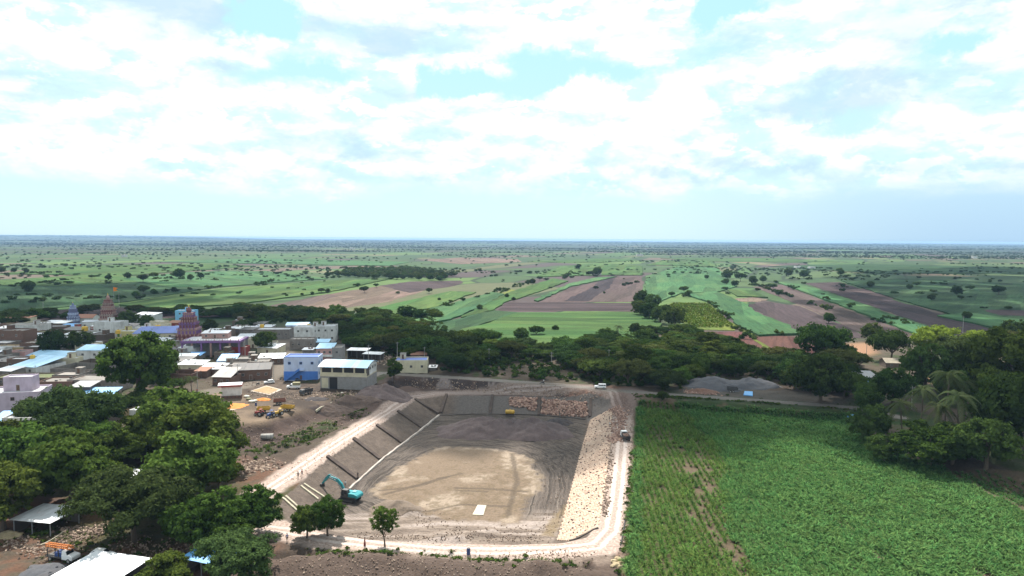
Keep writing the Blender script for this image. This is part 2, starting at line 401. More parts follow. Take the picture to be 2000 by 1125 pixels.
for ln, w_ in (([(890,953),(960,955),(1030,960)], .35), ([(890,958),(950,960)], .3), ([(740,958),(800,952),(860,934),(900,925)], .3), ([(748,966),(830,945),(880,930)], .3), ([(830,1000),(900,985),(1000,990)], .25), ([(1000,886),(1010,940),(990,1010)], .4)):
    dl = seg_dist(gx, gy, gl(ln, FLZ)); col = lerp(col, (0.105, 0.080, 0.058), tm*ss(dl+(n4-.5)*1.2, w_+.5, w_)*.75)
verge = ss(dRoad, 14, 9)*(gx > 20)*(dR < 0)*(gy < 262)*(gy > 118)
col = lerp(col, (0.20, 0.115, 0.085), verge*ss(n4, .2, .6)*.9)
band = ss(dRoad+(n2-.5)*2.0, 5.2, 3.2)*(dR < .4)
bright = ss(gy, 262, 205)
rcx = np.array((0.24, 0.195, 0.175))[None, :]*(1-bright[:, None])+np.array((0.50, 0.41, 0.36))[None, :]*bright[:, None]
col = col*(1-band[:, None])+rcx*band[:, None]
shoulder = ss(dRoad, 9, 6)*(1-band)*(dR < 0)*(gy < 150)*(gx > -30)
col = lerp(col, (0.24, 0.185, 0.150), shoulder*ss(n2, .3, .6)*.8)
# soil below the crops
f1 = ss(sdf(gx, gy, FIELD), -1, 0.3); col = lerp(col, (0.115, 0.085, 0.055), f1)
f2 = ss(sdf(gx, gy, FIELD2), -1, 0.3); col = lerp(col, (0.10, 0.075, 0.05), f2)
tar = ss(dTar+(n2-.5)*1.0, 2.9, 2.2); col = lerp(col, (0.20, 0.18, 0.16), tar)
vg = ss(dTar, 13, 9)*(1-tar)*(gx > 58)*(gy < 275); col = lerp(col, (0.028, 0.055, 0.015), vg*.9*ss(n2, .15, .45))
rt = ss(seg_dist(gx, gy, gl([(1215,790),(1232,768)], 2)), 7, 3); col = lerp(col, (0.21, 0.155, 0.135), rt*(1-tar))
gp = ss(seg_dist(gx, gy, gl([(1370,765),(1600,780)], PLZ)), 14, 6)*(dTar > 3); col = lerp(col, (0.11, 0.095, 0.08), gp)
pd = ss(sdf(gx, gy, gl([(1640,672),(1700,668),(1712,690),(1660,705),(1640,690)], PLZ)), -4, 4); col = lerp(col, (0.30, 0.17, 0.10), pd)
p2_ = ss(seg_dist(gx, gy, gl([(1850,745),(1875,755)], PLZ)), 12, 6); col = lerp(col, (0.28, 0.18, 0.11), p2_)
col = col*0.80
ca = me.color_attributes.new('earth', 'FLOAT_COLOR', 'POINT')
ca.data.foreach_set('color', np.concatenate([col, np.ones((len(gx), 1))], 1).astype(np.float32).ravel())
def fattr(name, v):
    a = me.attributes.new(name, 'FLOAT', 'POINT'); a.data.foreach_set('value', np.asarray(v, np.float32))
fattr('roadd', dRoad); fattr('tand', -dT); fattr('floorm', fl*(1-tm)*(1-.88*nearside)); fattr('roadm', band)
fattr('nearm', ss(np.hypot(gx, gy), 520, 400)); fattr('along', np.arctan2(gy-195, gx-8))
fattr('slopem', slope*1.0)
m, N, b, out = newmat('ground_earth')
A = lambda n: N.new('ShaderNodeAttribute', attribute_name=n).outputs['Fac']
pos = N.new('ShaderNodeNewGeometry').outputs['Position']
earth = N.new('ShaderNodeAttribute', attribute_name='earth').outputs['Color']
fn = N.noise(pos, 1.7, 6.0, 0.65); mn = N.noise(pos, 0.35, 5.0, 0.6)
c = N.mix(N.math('MULTIPLY', N.sstep(fn, .42, .75), .50), earth, N.mix(1.0, earth, (.45, .42, .40, 1), 'MULTIPLY'))
c = N.mix(N.math('MULTIPLY', N.sstep(fn, .5, .30), .35), c, N.mix(1.0, earth, (1.5, 1.45, 1.4, 1), 'MULTIPLY'))
# wheel ruts sweeping round the pit floor
tv = N.new('ShaderNodeCombineXYZ', i_0=N.math('ADD', N.math('MULTIPLY', A('tand'), 1.15), N.math('MULTIPLY', mn, 1.3)), i_1=N.math('MULTIPLY', A('along'), 3.0)).outputs[0]
rut = N.noise(tv, 1.0, 5.0, 0.62)
tv2 = N.vmath('MULTIPLY', tv, (2.3, 1.7, 1.0)); rut2 = N.noise(tv2, 1.0, 3.0, 0.6)
rutm = N.math('MULTIPLY', N.sstep(rut, .46, .60), A('floorm'))
c = N.mix(N.math('MULTIPLY', rutm, .74), c, (0.042, 0.035, 0.030, 1))
c = N.mix(N.math('MULTIPLY', N.math('MULTIPLY', N.sstep(rut2, .55, .66), A('floorm')), .65), c, (0.21, 0.175, 0.145, 1))
# two wheel lines on the haul road
rd = A('roadd'); wl = N.math('ABSOLUTE', N.math('SUBTRACT', N.math('ADD', rd, N.math('MULTIPLY', N.math('SUBTRACT', mn, .5), 0.9)), 1.05))
wheel = N.math('MULTIPLY', N.sstep(wl, .75, .25), A('roadm'))
mid = N.math('MULTIPLY', N.math('SUBTRACT', A('roadm'), wheel), 1.0, 0, True)
c = N.mix(N.math('MULTIPLY', mid, N.math('MULTIPLY_ADD', N.sstep(fn, .35, .6), .5, .15)), c, N.mix(1.0, c, (.62, .52, .46, 1), 'MULTIPLY'))
c = N.mix(N.math('MULTIPLY', wheel, .55), c, N.mix(1.0, c, (1.35, 1.38, 1.42, 1), 'MULTIPLY'))
# far plain: patchwork of fields
wv = N.vmath('MULTIPLY', pos, (1/150.0, 1/330.0, 0.0))
rotn = N.new('ShaderNodeVectorRotate', rotation_type='Z_AXIS'); N.put(rotn.inputs['Vector'], N.vmath('MULTIPLY', pos, (1, 1, 0))); rotn.inputs['Angle'].default_value = R(-62)
wn = N.noise(pos, 0.0035, 2.0, 0.5)
wv = N.vmath('ADD', N.vmath('MULTIPLY', rotn.outputs[0], (1/340.0, 1/95.0, 0)), N.new('ShaderNodeCombineXYZ', i_0=N.math('MULTIPLY', wn, 1.6), i_1=N.math('MULTIPLY', wn, 1.2)).outputs[0])
vo = N.new('ShaderNodeTexVoronoi'); vo.inputs['Scale'].default_value = 1.0; vo.inputs['Randomness'].default_value = 0.75; N.put(vo.inputs['Vector'], wv)
sepc = N.new('ShaderNodeSeparateColor'); N.put(sepc.inputs[0], vo.outputs['Color'])
fc = N.ramp(sepc.outputs[0], [(0, (.034,.066,.024)),(.22, (.052,.105,.030)),(.40, (.042,.076,.026)),(.55, (.075,.125,.034)),(.66, (.060,.095,.034)),(.74, (.085,.092,.045)),(.82, (.105,.080,.060)),(.90, (.060,.044,.042)),(1, (.030,.070,.030))], 'CONSTANT')
ve = N.new('ShaderNodeTexVoronoi'); ve.feature = 'DISTANCE_TO_EDGE'; ve.inputs['Scale'].default_value = 1.0; ve.inputs['Randomness'].default_value = .75; N.put(ve.inputs['Vector'], wv)
fc = N.mix(N.sstep(ve.outputs[0], .035, .012), fc, (.022, .038, .016, 1))
rows = N.noise(N.vmath('MULTIPLY', rotn.outputs[0], (.012, .35, 0)), 1.0, 4.0, .6)
fc = N.mix(N.math('MULTIPLY', N.sstep(rows, .4, .65), .30), fc, N.mix(1.0, fc, (.5, .5, .5, 1), 'MULTIPLY'))
sep2 = N.new('ShaderNodeSeparateXYZ', i_0=pos)
wood = N.noise(N.vmath('MULTIPLY', pos, (1, .8, 0)), .0016, 6.0, .62)
dist = N.vmath('LENGTH', pos)
fc = N.mix(N.math('MULTIPLY', N.sstep(wood, .40, .50), N.sstep(dist, 1700, 4000)), fc, (.022, .036, .020, 1))
dry = N.noise(N.vmath('ADD', pos, (900, 300, 0)), .0022, 4.0, .6)
fc = N.mix(N.math('MULTIPLY', N.math('MULTIPLY', N.sstep(dry, .60, .68), N.sstep(dist, 3600, 2200)), N.sstep(dist, 900, 1400)), fc, (.17, .125, .085, 1))
fc = N.mix(N.math('MULTIPLY', N.sstep(N.noise(pos, .05, 5, .7), .42, .7), .35), fc, N.mix(1.0, fc, (.45, .45, .45, 1), 'MULTIPLY'))
c = N.mix(A('nearm'), fc, c)
N.put(b.inputs['Base Color'], c); b.inputs['Roughness'].default_value = .92; b.inputs['Specular IOR Level'].default_value = .15
hgt = N.math('ADD', N.math('MULTIPLY', fn, .30), N.math('MULTIPLY', N.math('MULTIPLY', N.math('SUBTRACT', rut2, rut), A('floorm')), 1.1))
bp = N.new('ShaderNodeBump'); bp.inputs['Strength'].default_value = 1.0; bp.inputs['Distance'].default_value = .8
N.put(bp.inputs['Height'], N.math('MULTIPLY', hgt, A('nearm'))); N.put(b.inputs['Normal'], bp.outputs[0])
me.materials.append(m)
ground = bpy.data.objects.new('ground', me); C.objects.link(ground); tag(ground, kind='structure')
# ------------------------------------------------------------------ clouds that shade the plain (added out of view, outlines follow the wanted shade)
random.seed(5); rng = np.random.default_rng(5)
def icosphere(sub=1):
    import bmesh
    bm = bmesh.new(); bmesh.ops.create_icosphere(bm, subdivisions=sub, radius=1.0)
    v = np.array([p.co[:] for p in bm.verts]); f = [tuple(q.index for q in fc.verts) for fc in bm.faces]; bm.free(); return v, f
ICO1, ICO1F = icosphere(1); ICO2, ICO2F = icosphere(2)
m = bpy.data.materials.new('cloud_white'); m.use_nodes = True; N = NT(m.node_tree); m.node_tree.nodes.clear()
o_ = N.new('ShaderNodeOutputMaterial'); df = N.new('ShaderNodeBsdfDiffuse'); df.inputs[0].default_value = (.85, .85, .86, 1)
tr = N.new('ShaderNodeBsdfTransparent'); mx = N.new('ShaderNodeMixShader'); mx.inputs[0].default_value = .46
m.node_tree.links.new(tr.outputs[0], mx.inputs[1]); m.node_tree.links.new(df.outputs[0], mx.inputs[2]); m.node_tree.links.new(mx.outputs[0], o_.inputs[0])
SHADE_CLOUDM = m
def cloud(poly_px, step=26, rad=(20, 30), alt=820, seed=1, thin=0.0):
    rg = np.random.default_rng(seed); P = gl(poly_px, PLZ); off = np.array((sunv.x, sunv.y))*(alt/sunv.z)
    x0, y0 = P.min(0); x1, y1 = P.max(0); V = []; F = []
    for x in np.arange(x0, x1, step):
        for y in np.arange(y0, y1, step):
            px, py = x+rg.uniform(-.5, .5)*step, y+rg.uniform(-.5, .5)*step
            s = sdf(np.array([px]), np.array([py]), P)[0]
            if s < rad[0]*.6 or rg.random() < thin: continue
            r = rg.uniform(*rad)*(1 if s > rad[1] else .8)
            c = np.array((px+off[0], py+off[1], alt+rg.uniform(0, 20)+min(s, 90)*.25))
            v = ICO1*np.array((r, r, r*.55))*(1+rg.uniform(-.12, .12, (len(ICO1), 1)))+c
            F += [tuple(i+len(V)*len(ICO1) for i in f) for f in ICO1F]; V.append(v)
    o = bpy.data.objects.new('cloud', mesh_from('cloud', np.concatenate(V), F, [SHADE_CLOUDM], True)); C.objects.link(o); tag(o, kind='structure'); return o
cloud([(730,845),(900,872),(1100,868),(1180,850),(1260,860),(1500,856),(1700,885),(1850,935),(2100,965),(2300,800),(2100,752),(1850,738),(1650,722),(1450,722),(1250,706),(1080,716),(1000,690),(850,652),(600,612),(300,600),(0,592),
       (-200,700),(0,738),(200,752),(330,735),(420,700),(560,690),(640,745),(700,800)], seed=3)
cloud([(1560,640),(1800,665),(2200,700),(2500,560),(2300,528),(1900,520),(1650,528),(1540,560)], 44, (28, 44), seed=7, thin=.10)
cloud([(-300,612),(60,600),(420,596),(650,590),(420,560),(300,548),(-300,552)], 40, (26, 42), seed=9, thin=.25)
# ------------------------------------------------------------------ field sheets of the plain
def fieldmat(name, col, ang, col2=None, rowsc=.45, amt=.45, patch=.35):
    m, N, b, out = newmat(name)
    pos = N.new('ShaderNodeNewGeometry').outputs['Position']
    r = N.new('ShaderNodeVectorRotate', rotation_type='Z_AXIS'); N.put(r.inputs['Vector'], N.vmath('MULTIPLY', pos, (1, 1, 0))); r.inputs['Angle'].default_value = R(ang)
    rows = N.noise(N.vmath('MULTIPLY', r.outputs[0], (.03, rowsc, 0)), 1.0, 4.0, .6)
    rows2 = N.noise(N.vmath('MULTIPLY', r.outputs[0], (.012, .09, 0)), 1.0, 4.0, .6)
    sp = N.noise(pos, .55, 4.0, .7); big = N.noise(pos, .022, 4.0, .6)
    dk = tuple(x*.35 for x in col)+(1,); c = (*col, 1)
    c = N.mix(N.math('MULTIPLY', N.sstep(rows, .42, .64), amt), c, dk)
    c = N.mix(N.math('MULTIPLY', N.sstep(sp, .45, .70), amt), c, dk)
    c = N.mix(N.math('MULTIPLY', N.sstep(big, .45, .65), patch), c, (*(col2 or tuple(x*.6 for x in col)), 1))
    c = N.mix(N.math('MULTIPLY', N.sstep(rows2, .5, .66), .5), c, (*(col2 or tuple(x*1.5 for x in col)), 1))
    vs_ = N.new('ShaderNodeTexVoronoi'); vs_.inputs['Scale'].default_value = 1.0; N.put(vs_.inputs['Vector'], N.vmath('MULTIPLY', r.outputs[0], (1/120.0, 1/14.0, 0)))
    sv = N.new('ShaderNodeSeparateColor'); N.put(sv.inputs[0], vs_.outputs['Color'])
    hs = N.new('ShaderNodeHueSaturation'); N.put(hs.inputs['Color'], c); N.put(hs.inputs['Value'], N.math('MULTIPLY_ADD', sv.outputs[0], .55, .72)); N.put(hs.inputs['Hue'], N.math('MULTIPLY_ADD', sv.outputs[1], .035, .475)); c = hs.outputs[0]
    N.put(b.inputs['Base Color'], c); b.inputs['Roughness'].default_value = .95; b.inputs['Specular IOR Level'].default_value = .1
    bp = N.new('ShaderNodeBump'); bp.inputs['Strength'].default_value = 1; bp.inputs['Distance'].default_value = .6
    N.put(bp.inputs['Height'], N.math('ADD', rows, sp)); N.put(b.inputs['Normal'], bp.outputs[0]); return m
FM = dict(green=((.042,.094,.026), (.075,.115,.034)), teal=((.042,.108,.044), (.064,.128,.046)), deep=((.024,.058,.024), (.036,.072,.028)),
          yellow=((.095,.130,.026), (.070,.090,.030)), plough=((.056,.040,.040), (.036,.026,.027)), purple=((.085,.062,.056), (.064,.046,.043)),
          black=((.030,.023,.026), (.046,.036,.038)), tan=((.150,.110,.085), (.095,.072,.056)), red=((.095,.046,.036), (.068,.036,.031)))
_fz = [0.0]
def field(kind, pts, h, ang=None):
    P = gl(pts, PLZ); _fz[0] += .004
    if ang is None:
        d = P[1]-P[0]; best = 0
        for i in range(len(P)):
            e = P[(i+1) % len(P)]-P[i]; L = np.hypot(*e)
            if L > best: best = L; d = e
        ang = math.degrees(math.atan2(d[1], d[0]))
    key = f'{kind}_field_{int(round(ang/8))}'
    if key not in MATS: fieldmat(key, FM[kind][0], -round(ang/8)*8, FM[kind][1])
    # wobble the edge so that it is not ruler straight
    Q = []
    for i in range(len(P)):
        a, b = P[i], P[(i+1) % len(P)]; L = np.hypot(*(b-a)); k = max(1, int(L/9)); nrm = np.array((-(b-a)[1], (b-a)[0]))/max(L, 1)
        for j in range(k):
            q = a+(b-a)*j/k
            Q.append(q+nrm*(fbm(q[0]/16, q[1]/16, 3, 3)-.5)*6.0*(j > 0))
    n = len(Q); zt = PLZ+.05+h+_fz[0]; zb = PLZ-.05
    vs = [(q[0], q[1], zt) for q in Q]+[(q[0], q[1], zb) for q in Q]
    fs = [tuple(range(n)), tuple(range(2*n-1, n-1, -1))]+[(i, i+n, (i+1) % n+n, (i+1) % n) for i in range(n)]
    nm = 'crop_field' if h > .2 else 'ploughed_field'
    o = bpy.data.objects.new(nm, mesh_from(nm, vs, fs, [MATS[key]])); C.objects.link(o); tag(o, kind='structure'); return o
field('deep', [(-40,640),(-40,560),(250,548),(430,560),(250,590),(60,606)], .5)
field('plough', [(0,628),(60,612),(180,599),(440,606),(560,602),(640,607),(480,618),(160,626)], 0)
field('green', [(232,597),(330,580),(430,566),(640,549),(765,545),(640,572),(470,595),(330,604)], 1.0)
field('tan', [(560,603),(640,575),(770,554),(885,550),(760,590),(640,606)], 0)
field('purple', [(470,609),(560,590),(640,574),(660,578),(600,597),(560,608)], 0)
field('plough', [(740,558),(800,550),(900,548),(905,553),(880,560),(800,572)], 0)
field('green', [(-20,558),(0,548),(200,536),(330,548),(120,560)], .8)
field('teal', [(240,545),(360,532),(520,530),(640,545),(440,560),(330,562)], .8)
field('green', [(700,612),(790,590),(880,570),(930,572),(860,598),(760,622)], .9)
field('teal', [(770,622),(880,596),(960,572),(985,576),(950,596),(880,626),(810,640)], 1.1)
field('green', [(950,594),(990,574),(1080,545),(1110,550),(1040,575),(985,592),(966,606),(900,622)], .9)
field('yellow', [(880,600),(960,580),(1000,566),(1010,570),(960,588),(900,606)], .5)
field('deep', [(810,642),(880,628),(966,608),(1010,612),(930,640),(880,652)], .8)
field('teal', [(1043,588),(1110,556),(1165,543),(1205,541),(1160,551),(1114,561),(1050,590)], 1.1)
field('green', [(880,654),(935,640),(1010,614),(1236,613),(1285,622),(1290,640),(1236,690),(1100,694),(1040,680),(960,668)], 1.4, 0)
field('plough', [(974,604),(992,591),(1241,592),(1237,609),(974,606)], 0)
field('purple', [(1046,590),(1115,561),(1165,552),(1205,540),(1252,540),(1257,555),(1243,590)], 0)
field('black', [(1100,588.5),(1160,560),(1174,541.5),(1202,541.5),(1192,561),(1148,588.5)], .02)
field('teal', [(1258,590),(1262,556),(1262,540),(1330,520),(1400,524),(1440,560),(1400,571),(1330,574),(1290,590)], .9)
field('green', [(1050,541),(1090,522),(1170,514),(1255,520),(1255,538),(1180,538)], .8)
field('green', [(1262,518),(1300,508),(1390,508),(1400,522),(1330,519)], .7)
field('yellow', [(1292,600),(1312,591),(1384,592),(1440,640),(1434,646),(1350,644)], .15, 85)
field('teal', [(1386,591),(1336,577),(1400,571),(1452,594),(1482,614),(1545,641),(1562,655),(1482,658),(1446,641)], 1.3)
field('plough', [(1456,596),(1500,590),(1562,598),(1622,625),(1700,661),(1566,657),(1548,640),(1490,614)], 0)
field('purple', [(1470,560),(1528,556),(1620,592),(1680,616),(1760,642),(1830,663),(1712,664),(1630,625),(1564,597)], 0)
field('teal', [(1518,552),(1560,556),(1700,600),(1846,656),(1800,660),(1690,616),(1620,590)], 1.1)
field('plough', [(1570,553),(1640,551),(1752,588),(1962,650),(1975,662),(1880,660),(1710,601)], 0)
field('purple', [(1650,566),(1700,563),(1790,582),(1740,584)], .03)
field('deep', [(1642,549),(1760,545),(2100,560),(2200,640),(1985,652),(1760,588)], .8)
field('plough', [(1920,607),(2080,610),(2080,622),(1950,618)], .82)
field('teal', [(1830,618),(1900,614),(2080,640),(1990,652),(1930,640)], .9)
field('red', [(1378,650),(1436,648),(1560,659),(1640,668),(1640,690),(1545,692),(1482,686),(1420,668)], 0)
field('yellow', [(1462,642),(1478,660),(1512,686),(1504,694),(1470,664),(1446,644)], .1)
field('tan', [(1436,583),(1470,581),(1500,585),(1480,590),(1440,589)], 0)
field('green', [(1420,566),(1470,569),(1500,582),(1440,580)], .8)
field('green', [(0,535),(140,520),(420,516),(500,520),(240,540)], .6); field('teal', [(300,512),(500,505),(800,512),(760,520),(420,514)], .6)
field('tan', [(820,508),(900,503),(1010,506),(1020,512),(900,516)], 0); field('green', [(1030,512),(1180,505),(1250,508),(1180,513)], .6)
field('deep', [(1500,520),(1700,516),(2050,524),(2050,536),(1700,534)], .6); field('green', [(1290,505),(1500,504),(1640,512),(1420,512)], .6)
# ------------------------------------------------------------------ foliage
def leafmat(name, col, light, trans=.30):
    m = bpy.data.materials.new(name); m.use_nodes = True; N = NT(m.node_tree); m.node_tree.nodes.clear(); MATS[name] = m
    out = N.new('ShaderNodeOutputMaterial'); d = N.new('ShaderNodeBsdfDiffuse'); t = N.new('ShaderNodeBsdfTranslucent'); mx = N.new('ShaderNodeMixShader')
    tint = N.new('ShaderNodeAttribute', attribute_name='tint').outputs['Fac']; oi = N.new('ShaderNodeObjectInfo').outputs['Random']
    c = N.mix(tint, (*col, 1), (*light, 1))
    hs = N.new('ShaderNodeHueSaturation'); N.put(hs.inputs['Color'], c)
    N.put(hs.inputs['Hue'], N.math('MULTIPLY_ADD', oi, .05, .475)); N.put(hs.inputs['Value'], N.math('MULTIPLY_ADD', N.math('FRACT', N.math('MULTIPLY', oi, 7.3)), .7, .65))
    N.put(d.inputs[0], hs.outputs[0]); N.put(t.inputs[0], hs.outputs[0]); mx.inputs[0].default_value = trans
    m.node_tree.links.new(d.outputs[0], mx.inputs[1]); m.node_tree.links.new(t.outputs[0], mx.inputs[2]); m.node_tree.links.new(mx.outputs[0], out.inputs[0])
    return m
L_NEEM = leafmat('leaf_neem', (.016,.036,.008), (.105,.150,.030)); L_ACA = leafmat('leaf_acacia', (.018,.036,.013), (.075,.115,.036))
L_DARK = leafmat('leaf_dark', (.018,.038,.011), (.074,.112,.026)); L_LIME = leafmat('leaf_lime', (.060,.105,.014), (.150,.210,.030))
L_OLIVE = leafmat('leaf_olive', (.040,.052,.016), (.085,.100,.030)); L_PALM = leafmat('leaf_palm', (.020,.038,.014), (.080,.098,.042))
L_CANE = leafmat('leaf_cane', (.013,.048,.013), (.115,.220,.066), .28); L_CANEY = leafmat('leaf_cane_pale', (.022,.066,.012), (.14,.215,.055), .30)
L_VINE = leafmat('leaf_vine', (.075,.125,.015), (.16,.21,.03)); L_FAR = leafmat('leaf_far', (.022,.042,.016), (.056,.085,.028))
BARK = paint('bark', (.10, .075, .055), .9, .5, 3.0)
def crown(seed, R_=5.0, H=5.0, zc=5.5, lobes=16, leaves=4200, size=.42, flat=.0, elong=1.0, lobe=(.30,.48), mats=None, tufts=14):
    rg = np.random.default_rng(seed); cs = []; rr = []
    for i in range(lobes):
        while True:
            p = rg.uniform(-1, 1, 3)
            if np.linalg.norm(p) < 1 and p[2] > -.75: break
        p = p/np.linalg.norm(p)*(np.linalg.norm(p)**.5)*.78
        if flat: p[2] = abs(p[2])**.6*.9 if rg.random() < .7 else p[2]*.3
        cs.append(p*np.array((R_, R_, H/2))); rr.append(R_*rg.uniform(*lobe))
    cs = np.array(cs); rr = np.array(rr); lt = rg.uniform(.0, 1, lobes)
    w = rr**2/np.sum(rr**2); k = rg.choice(lobes, int(leaves*1.5), p=w)
    d = rg.normal(size=(len(k), 3)); d[:, 2] += .35; d /= np.linalg.norm(d, axis=1)[:, None]
    # leaves gather in tufts standing off each lobe, with gaps between
    sq = np.array((1, 1, (.78 if not flat else .48))); nt = tufts
    tu = rg.normal(size=(lobes*nt, 3)); tu[:, 2] += .25; tu /= np.linalg.norm(tu, axis=1)[:, None]; tr_ = rg.uniform(.72, 1.12, lobes*nt); tt = rg.random(lobes*nt)
    ti = k*nt+rg.integers(0, nt, len(k)); C0 = cs[k]+tu[ti]*(rr[k]*tr_[ti])[:, None]*sq; sig = (rr[k]*.62/nt**.5)[:, None]
    off = rg.normal(size=(len(k), 3))*sig*np.array((1.15, 1.15, .62)); P = C0+off; d = tu[ti]*.9+off/sig*.45; d /= np.linalg.norm(d, axis=1)[:, None]
    keep = np.ones(len(k), bool)
    for j in range(lobes):
        q = (P-cs[j])/sq; keep &= ~((np.linalg.norm(q, axis=1) < rr[j]*.60) & (k != j))
    P = P[keep][:leaves]; d = d[keep][:leaves]; ti = ti[keep][:leaves]; k = k[keep][:leaves]; n = len(P)
    nrm = d+rg.normal(size=(n, 3))*.65; nrm[:, 2] += .35; nrm /= np.linalg.norm(nrm, axis=1)[:, None]
    t = np.cross(nrm, rg.normal(size=(n, 3))); t /= np.linalg.norm(t, axis=1)[:, None]; b = np.cross(nrm, t)
    s = size*rg.uniform(.6, 1.35, n)[:, None]; P = P+np.array((0, 0, zc))
    V = np.stack([P-t*s*.5-b*s*.28*elong, P+t*s*.5-b*s*.34, P+t*s*.62+b*s*.3, P-t*s*.42+b*s*.36*elong], 1)
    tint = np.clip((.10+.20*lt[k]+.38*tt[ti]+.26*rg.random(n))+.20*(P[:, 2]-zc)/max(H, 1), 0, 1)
    V[:, :, 2] = np.maximum(V[:, :, 2], .15)
    return quads_mesh('crown', V, mats or [L_NEEM], tint)
def trunk_mb(seed, h=3.2, r=.28, spread=2.6, top=6.0, n=6):
    rg = random.Random(seed); mb = MB(); lean = (rg.uniform(-.3, .3), rg.uniform(-.3, .3))
    mb.tube([(0, 0, -.3), (lean[0]*.3, lean[1]*.3, h*.5), (lean[0], lean[1], h)], [r*1.4, r, r*.8], 8)
    for i in range(n):
        a = 2*math.pi*i/n+rg.uniform(-.4, .4); s = spread*rg.uniform(.6, 1.1)
        mb.tube([(lean[0], lean[1], h-.15), (lean[0]+math.cos(a)*s*.45, lean[1]+math.sin(a)*s*.45, h+(top-h)*.5), (lean[0]+math.cos(a)*s, lean[1]+math.sin(a)*s, top)], [r*.6, r*.4, r*.15], 5)
    return mb
PROTO = {}
def tree_proto(kind, variants):
    PROTO[kind] = []
    for cm, tm in variants: PROTO[kind].append((cm, tm))
tr_m = []
for s in range(5):
    mb = trunk_mb(s); tr_m.append(mesh_from('trunk', mb.v, mb.f, [BARK]))
mb = MB(); mb = trunk_mb(77, 2.2, .22, 3.4, 4.4, 8); flat_tr = mesh_from('trunk', mb.v, mb.f, [BARK])
mb = trunk_mb(78, 2.6, .16, 1.6, 4.6, 5); slim_tr = mesh_from('trunk', mb.v, mb.f, [BARK])
# unit shapes: radius 5, total height ~8.5
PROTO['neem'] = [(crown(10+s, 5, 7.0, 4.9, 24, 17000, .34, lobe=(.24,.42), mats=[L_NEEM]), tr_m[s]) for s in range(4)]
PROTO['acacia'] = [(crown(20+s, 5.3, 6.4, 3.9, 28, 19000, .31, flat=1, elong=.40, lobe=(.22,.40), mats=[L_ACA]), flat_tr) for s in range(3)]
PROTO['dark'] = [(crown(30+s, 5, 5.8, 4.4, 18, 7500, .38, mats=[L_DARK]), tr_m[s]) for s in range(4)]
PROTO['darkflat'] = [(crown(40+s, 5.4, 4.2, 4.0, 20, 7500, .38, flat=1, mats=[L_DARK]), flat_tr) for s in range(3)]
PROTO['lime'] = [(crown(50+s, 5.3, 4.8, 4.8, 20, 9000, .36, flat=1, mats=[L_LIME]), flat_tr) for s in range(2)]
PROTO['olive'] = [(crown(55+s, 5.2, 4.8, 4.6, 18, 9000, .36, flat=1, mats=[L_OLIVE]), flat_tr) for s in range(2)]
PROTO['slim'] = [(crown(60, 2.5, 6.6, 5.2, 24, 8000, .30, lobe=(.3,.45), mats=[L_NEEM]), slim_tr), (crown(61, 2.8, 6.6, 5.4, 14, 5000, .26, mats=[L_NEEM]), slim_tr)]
def palm_meshes(seed):
    rg = np.random.default_rng(seed); mb = MB(); mb.tube([(0, 0, -.3), (.2, .1, 2.5), (.55, .2, 5.2), (.7, .25, 8)], [.28, .2, .17, .15], 8)
    tk = mesh_from('trunk', mb.v, mb.f, [BARK]); Q = []; T = []
    for i in range(17):
        a = 2*math.pi*i/17*2.4+rg.uniform(-.2, .2); up = rg.uniform(-.1, 1.1); L = rg.uniform(3.6, 4.6); ct = rg.uniform(.2, .9)
        c0 = np.array((.7, .25, 8.0)); dr = np.array((math.cos(a), math.sin(a), 0)); pts = []
        for k in range(11):
            t = k/10; pts.append(c0+dr*L*t*math.cos(up*.6)+np.array((0, 0, L*(t*math.sin(up)*.9-t*t*.78))))
        sd_ = np.array((-dr[1], dr[0], 0))
        for k in range(10):
            p, q = pts[k], pts[k+1]; w = .60*math.sin(math.pi*(.12+.86*k/10))**.7
            for sg in (-1, 1):
                for u in (0., .5):
                    e = p+(q-p)*u; e2 = p+(q-p)*(u+.30)
                    Q.append(np.stack([e, e2, e2+sd_*sg*w+(q-p)*.5+np.array((0, 0, -.42*w)), e+sd_*sg*w+(q-p)*.45+np.array((0, 0, -.46*w))])); T.append(ct*.6+.3*rg.random())
    return quads_mesh('crown', np.array(Q), [L_PALM], np.array(T)), tk
PROTO['palm'] = [palm_meshes(1), palm_meshes(2)]
NM = {'neem':'broadleaf_tree','acacia':'acacia_tree','dark':'broadleaf_tree','darkflat':'acacia_tree','lime':'acacia_tree','olive':'acacia_tree','slim':'young_tree','palm':'palm_tree'}
TR = random.Random(3)
def plant(kind, loc, rad, hs=1.0, label=None, group=None, cat='tree', single=False):
    cm, tm = TR.choice(PROTO[kind]); base = 6.3 if kind not in ('slim', 'palm') else (3.5 if kind == 'slim' else 4.4)
    if kind not in ('slim', 'palm'): hs *= 1.22
    s = rad/base; r = thing(NM[kind], label, cat, loc, TR.uniform(0, 6.28), group); r.scale = (s, s, s*hs)
    for nm, me_ in (('trunk', tm), ('crown', cm)):
        o = bpy.data.objects.new(nm, me_); C.objects.link(o); o.parent = r
    return r
def tree_at(kind, cx, by, wpx, hs=1.0, label=None, group=None):
    p = G(cx, by); dist = (Vector((p.x, p.y, p.z))-cam.location).length
    return plant(kind, p, wpx/FPX*dist/2*1.04, hs, label, group)
def near_name(s): return s
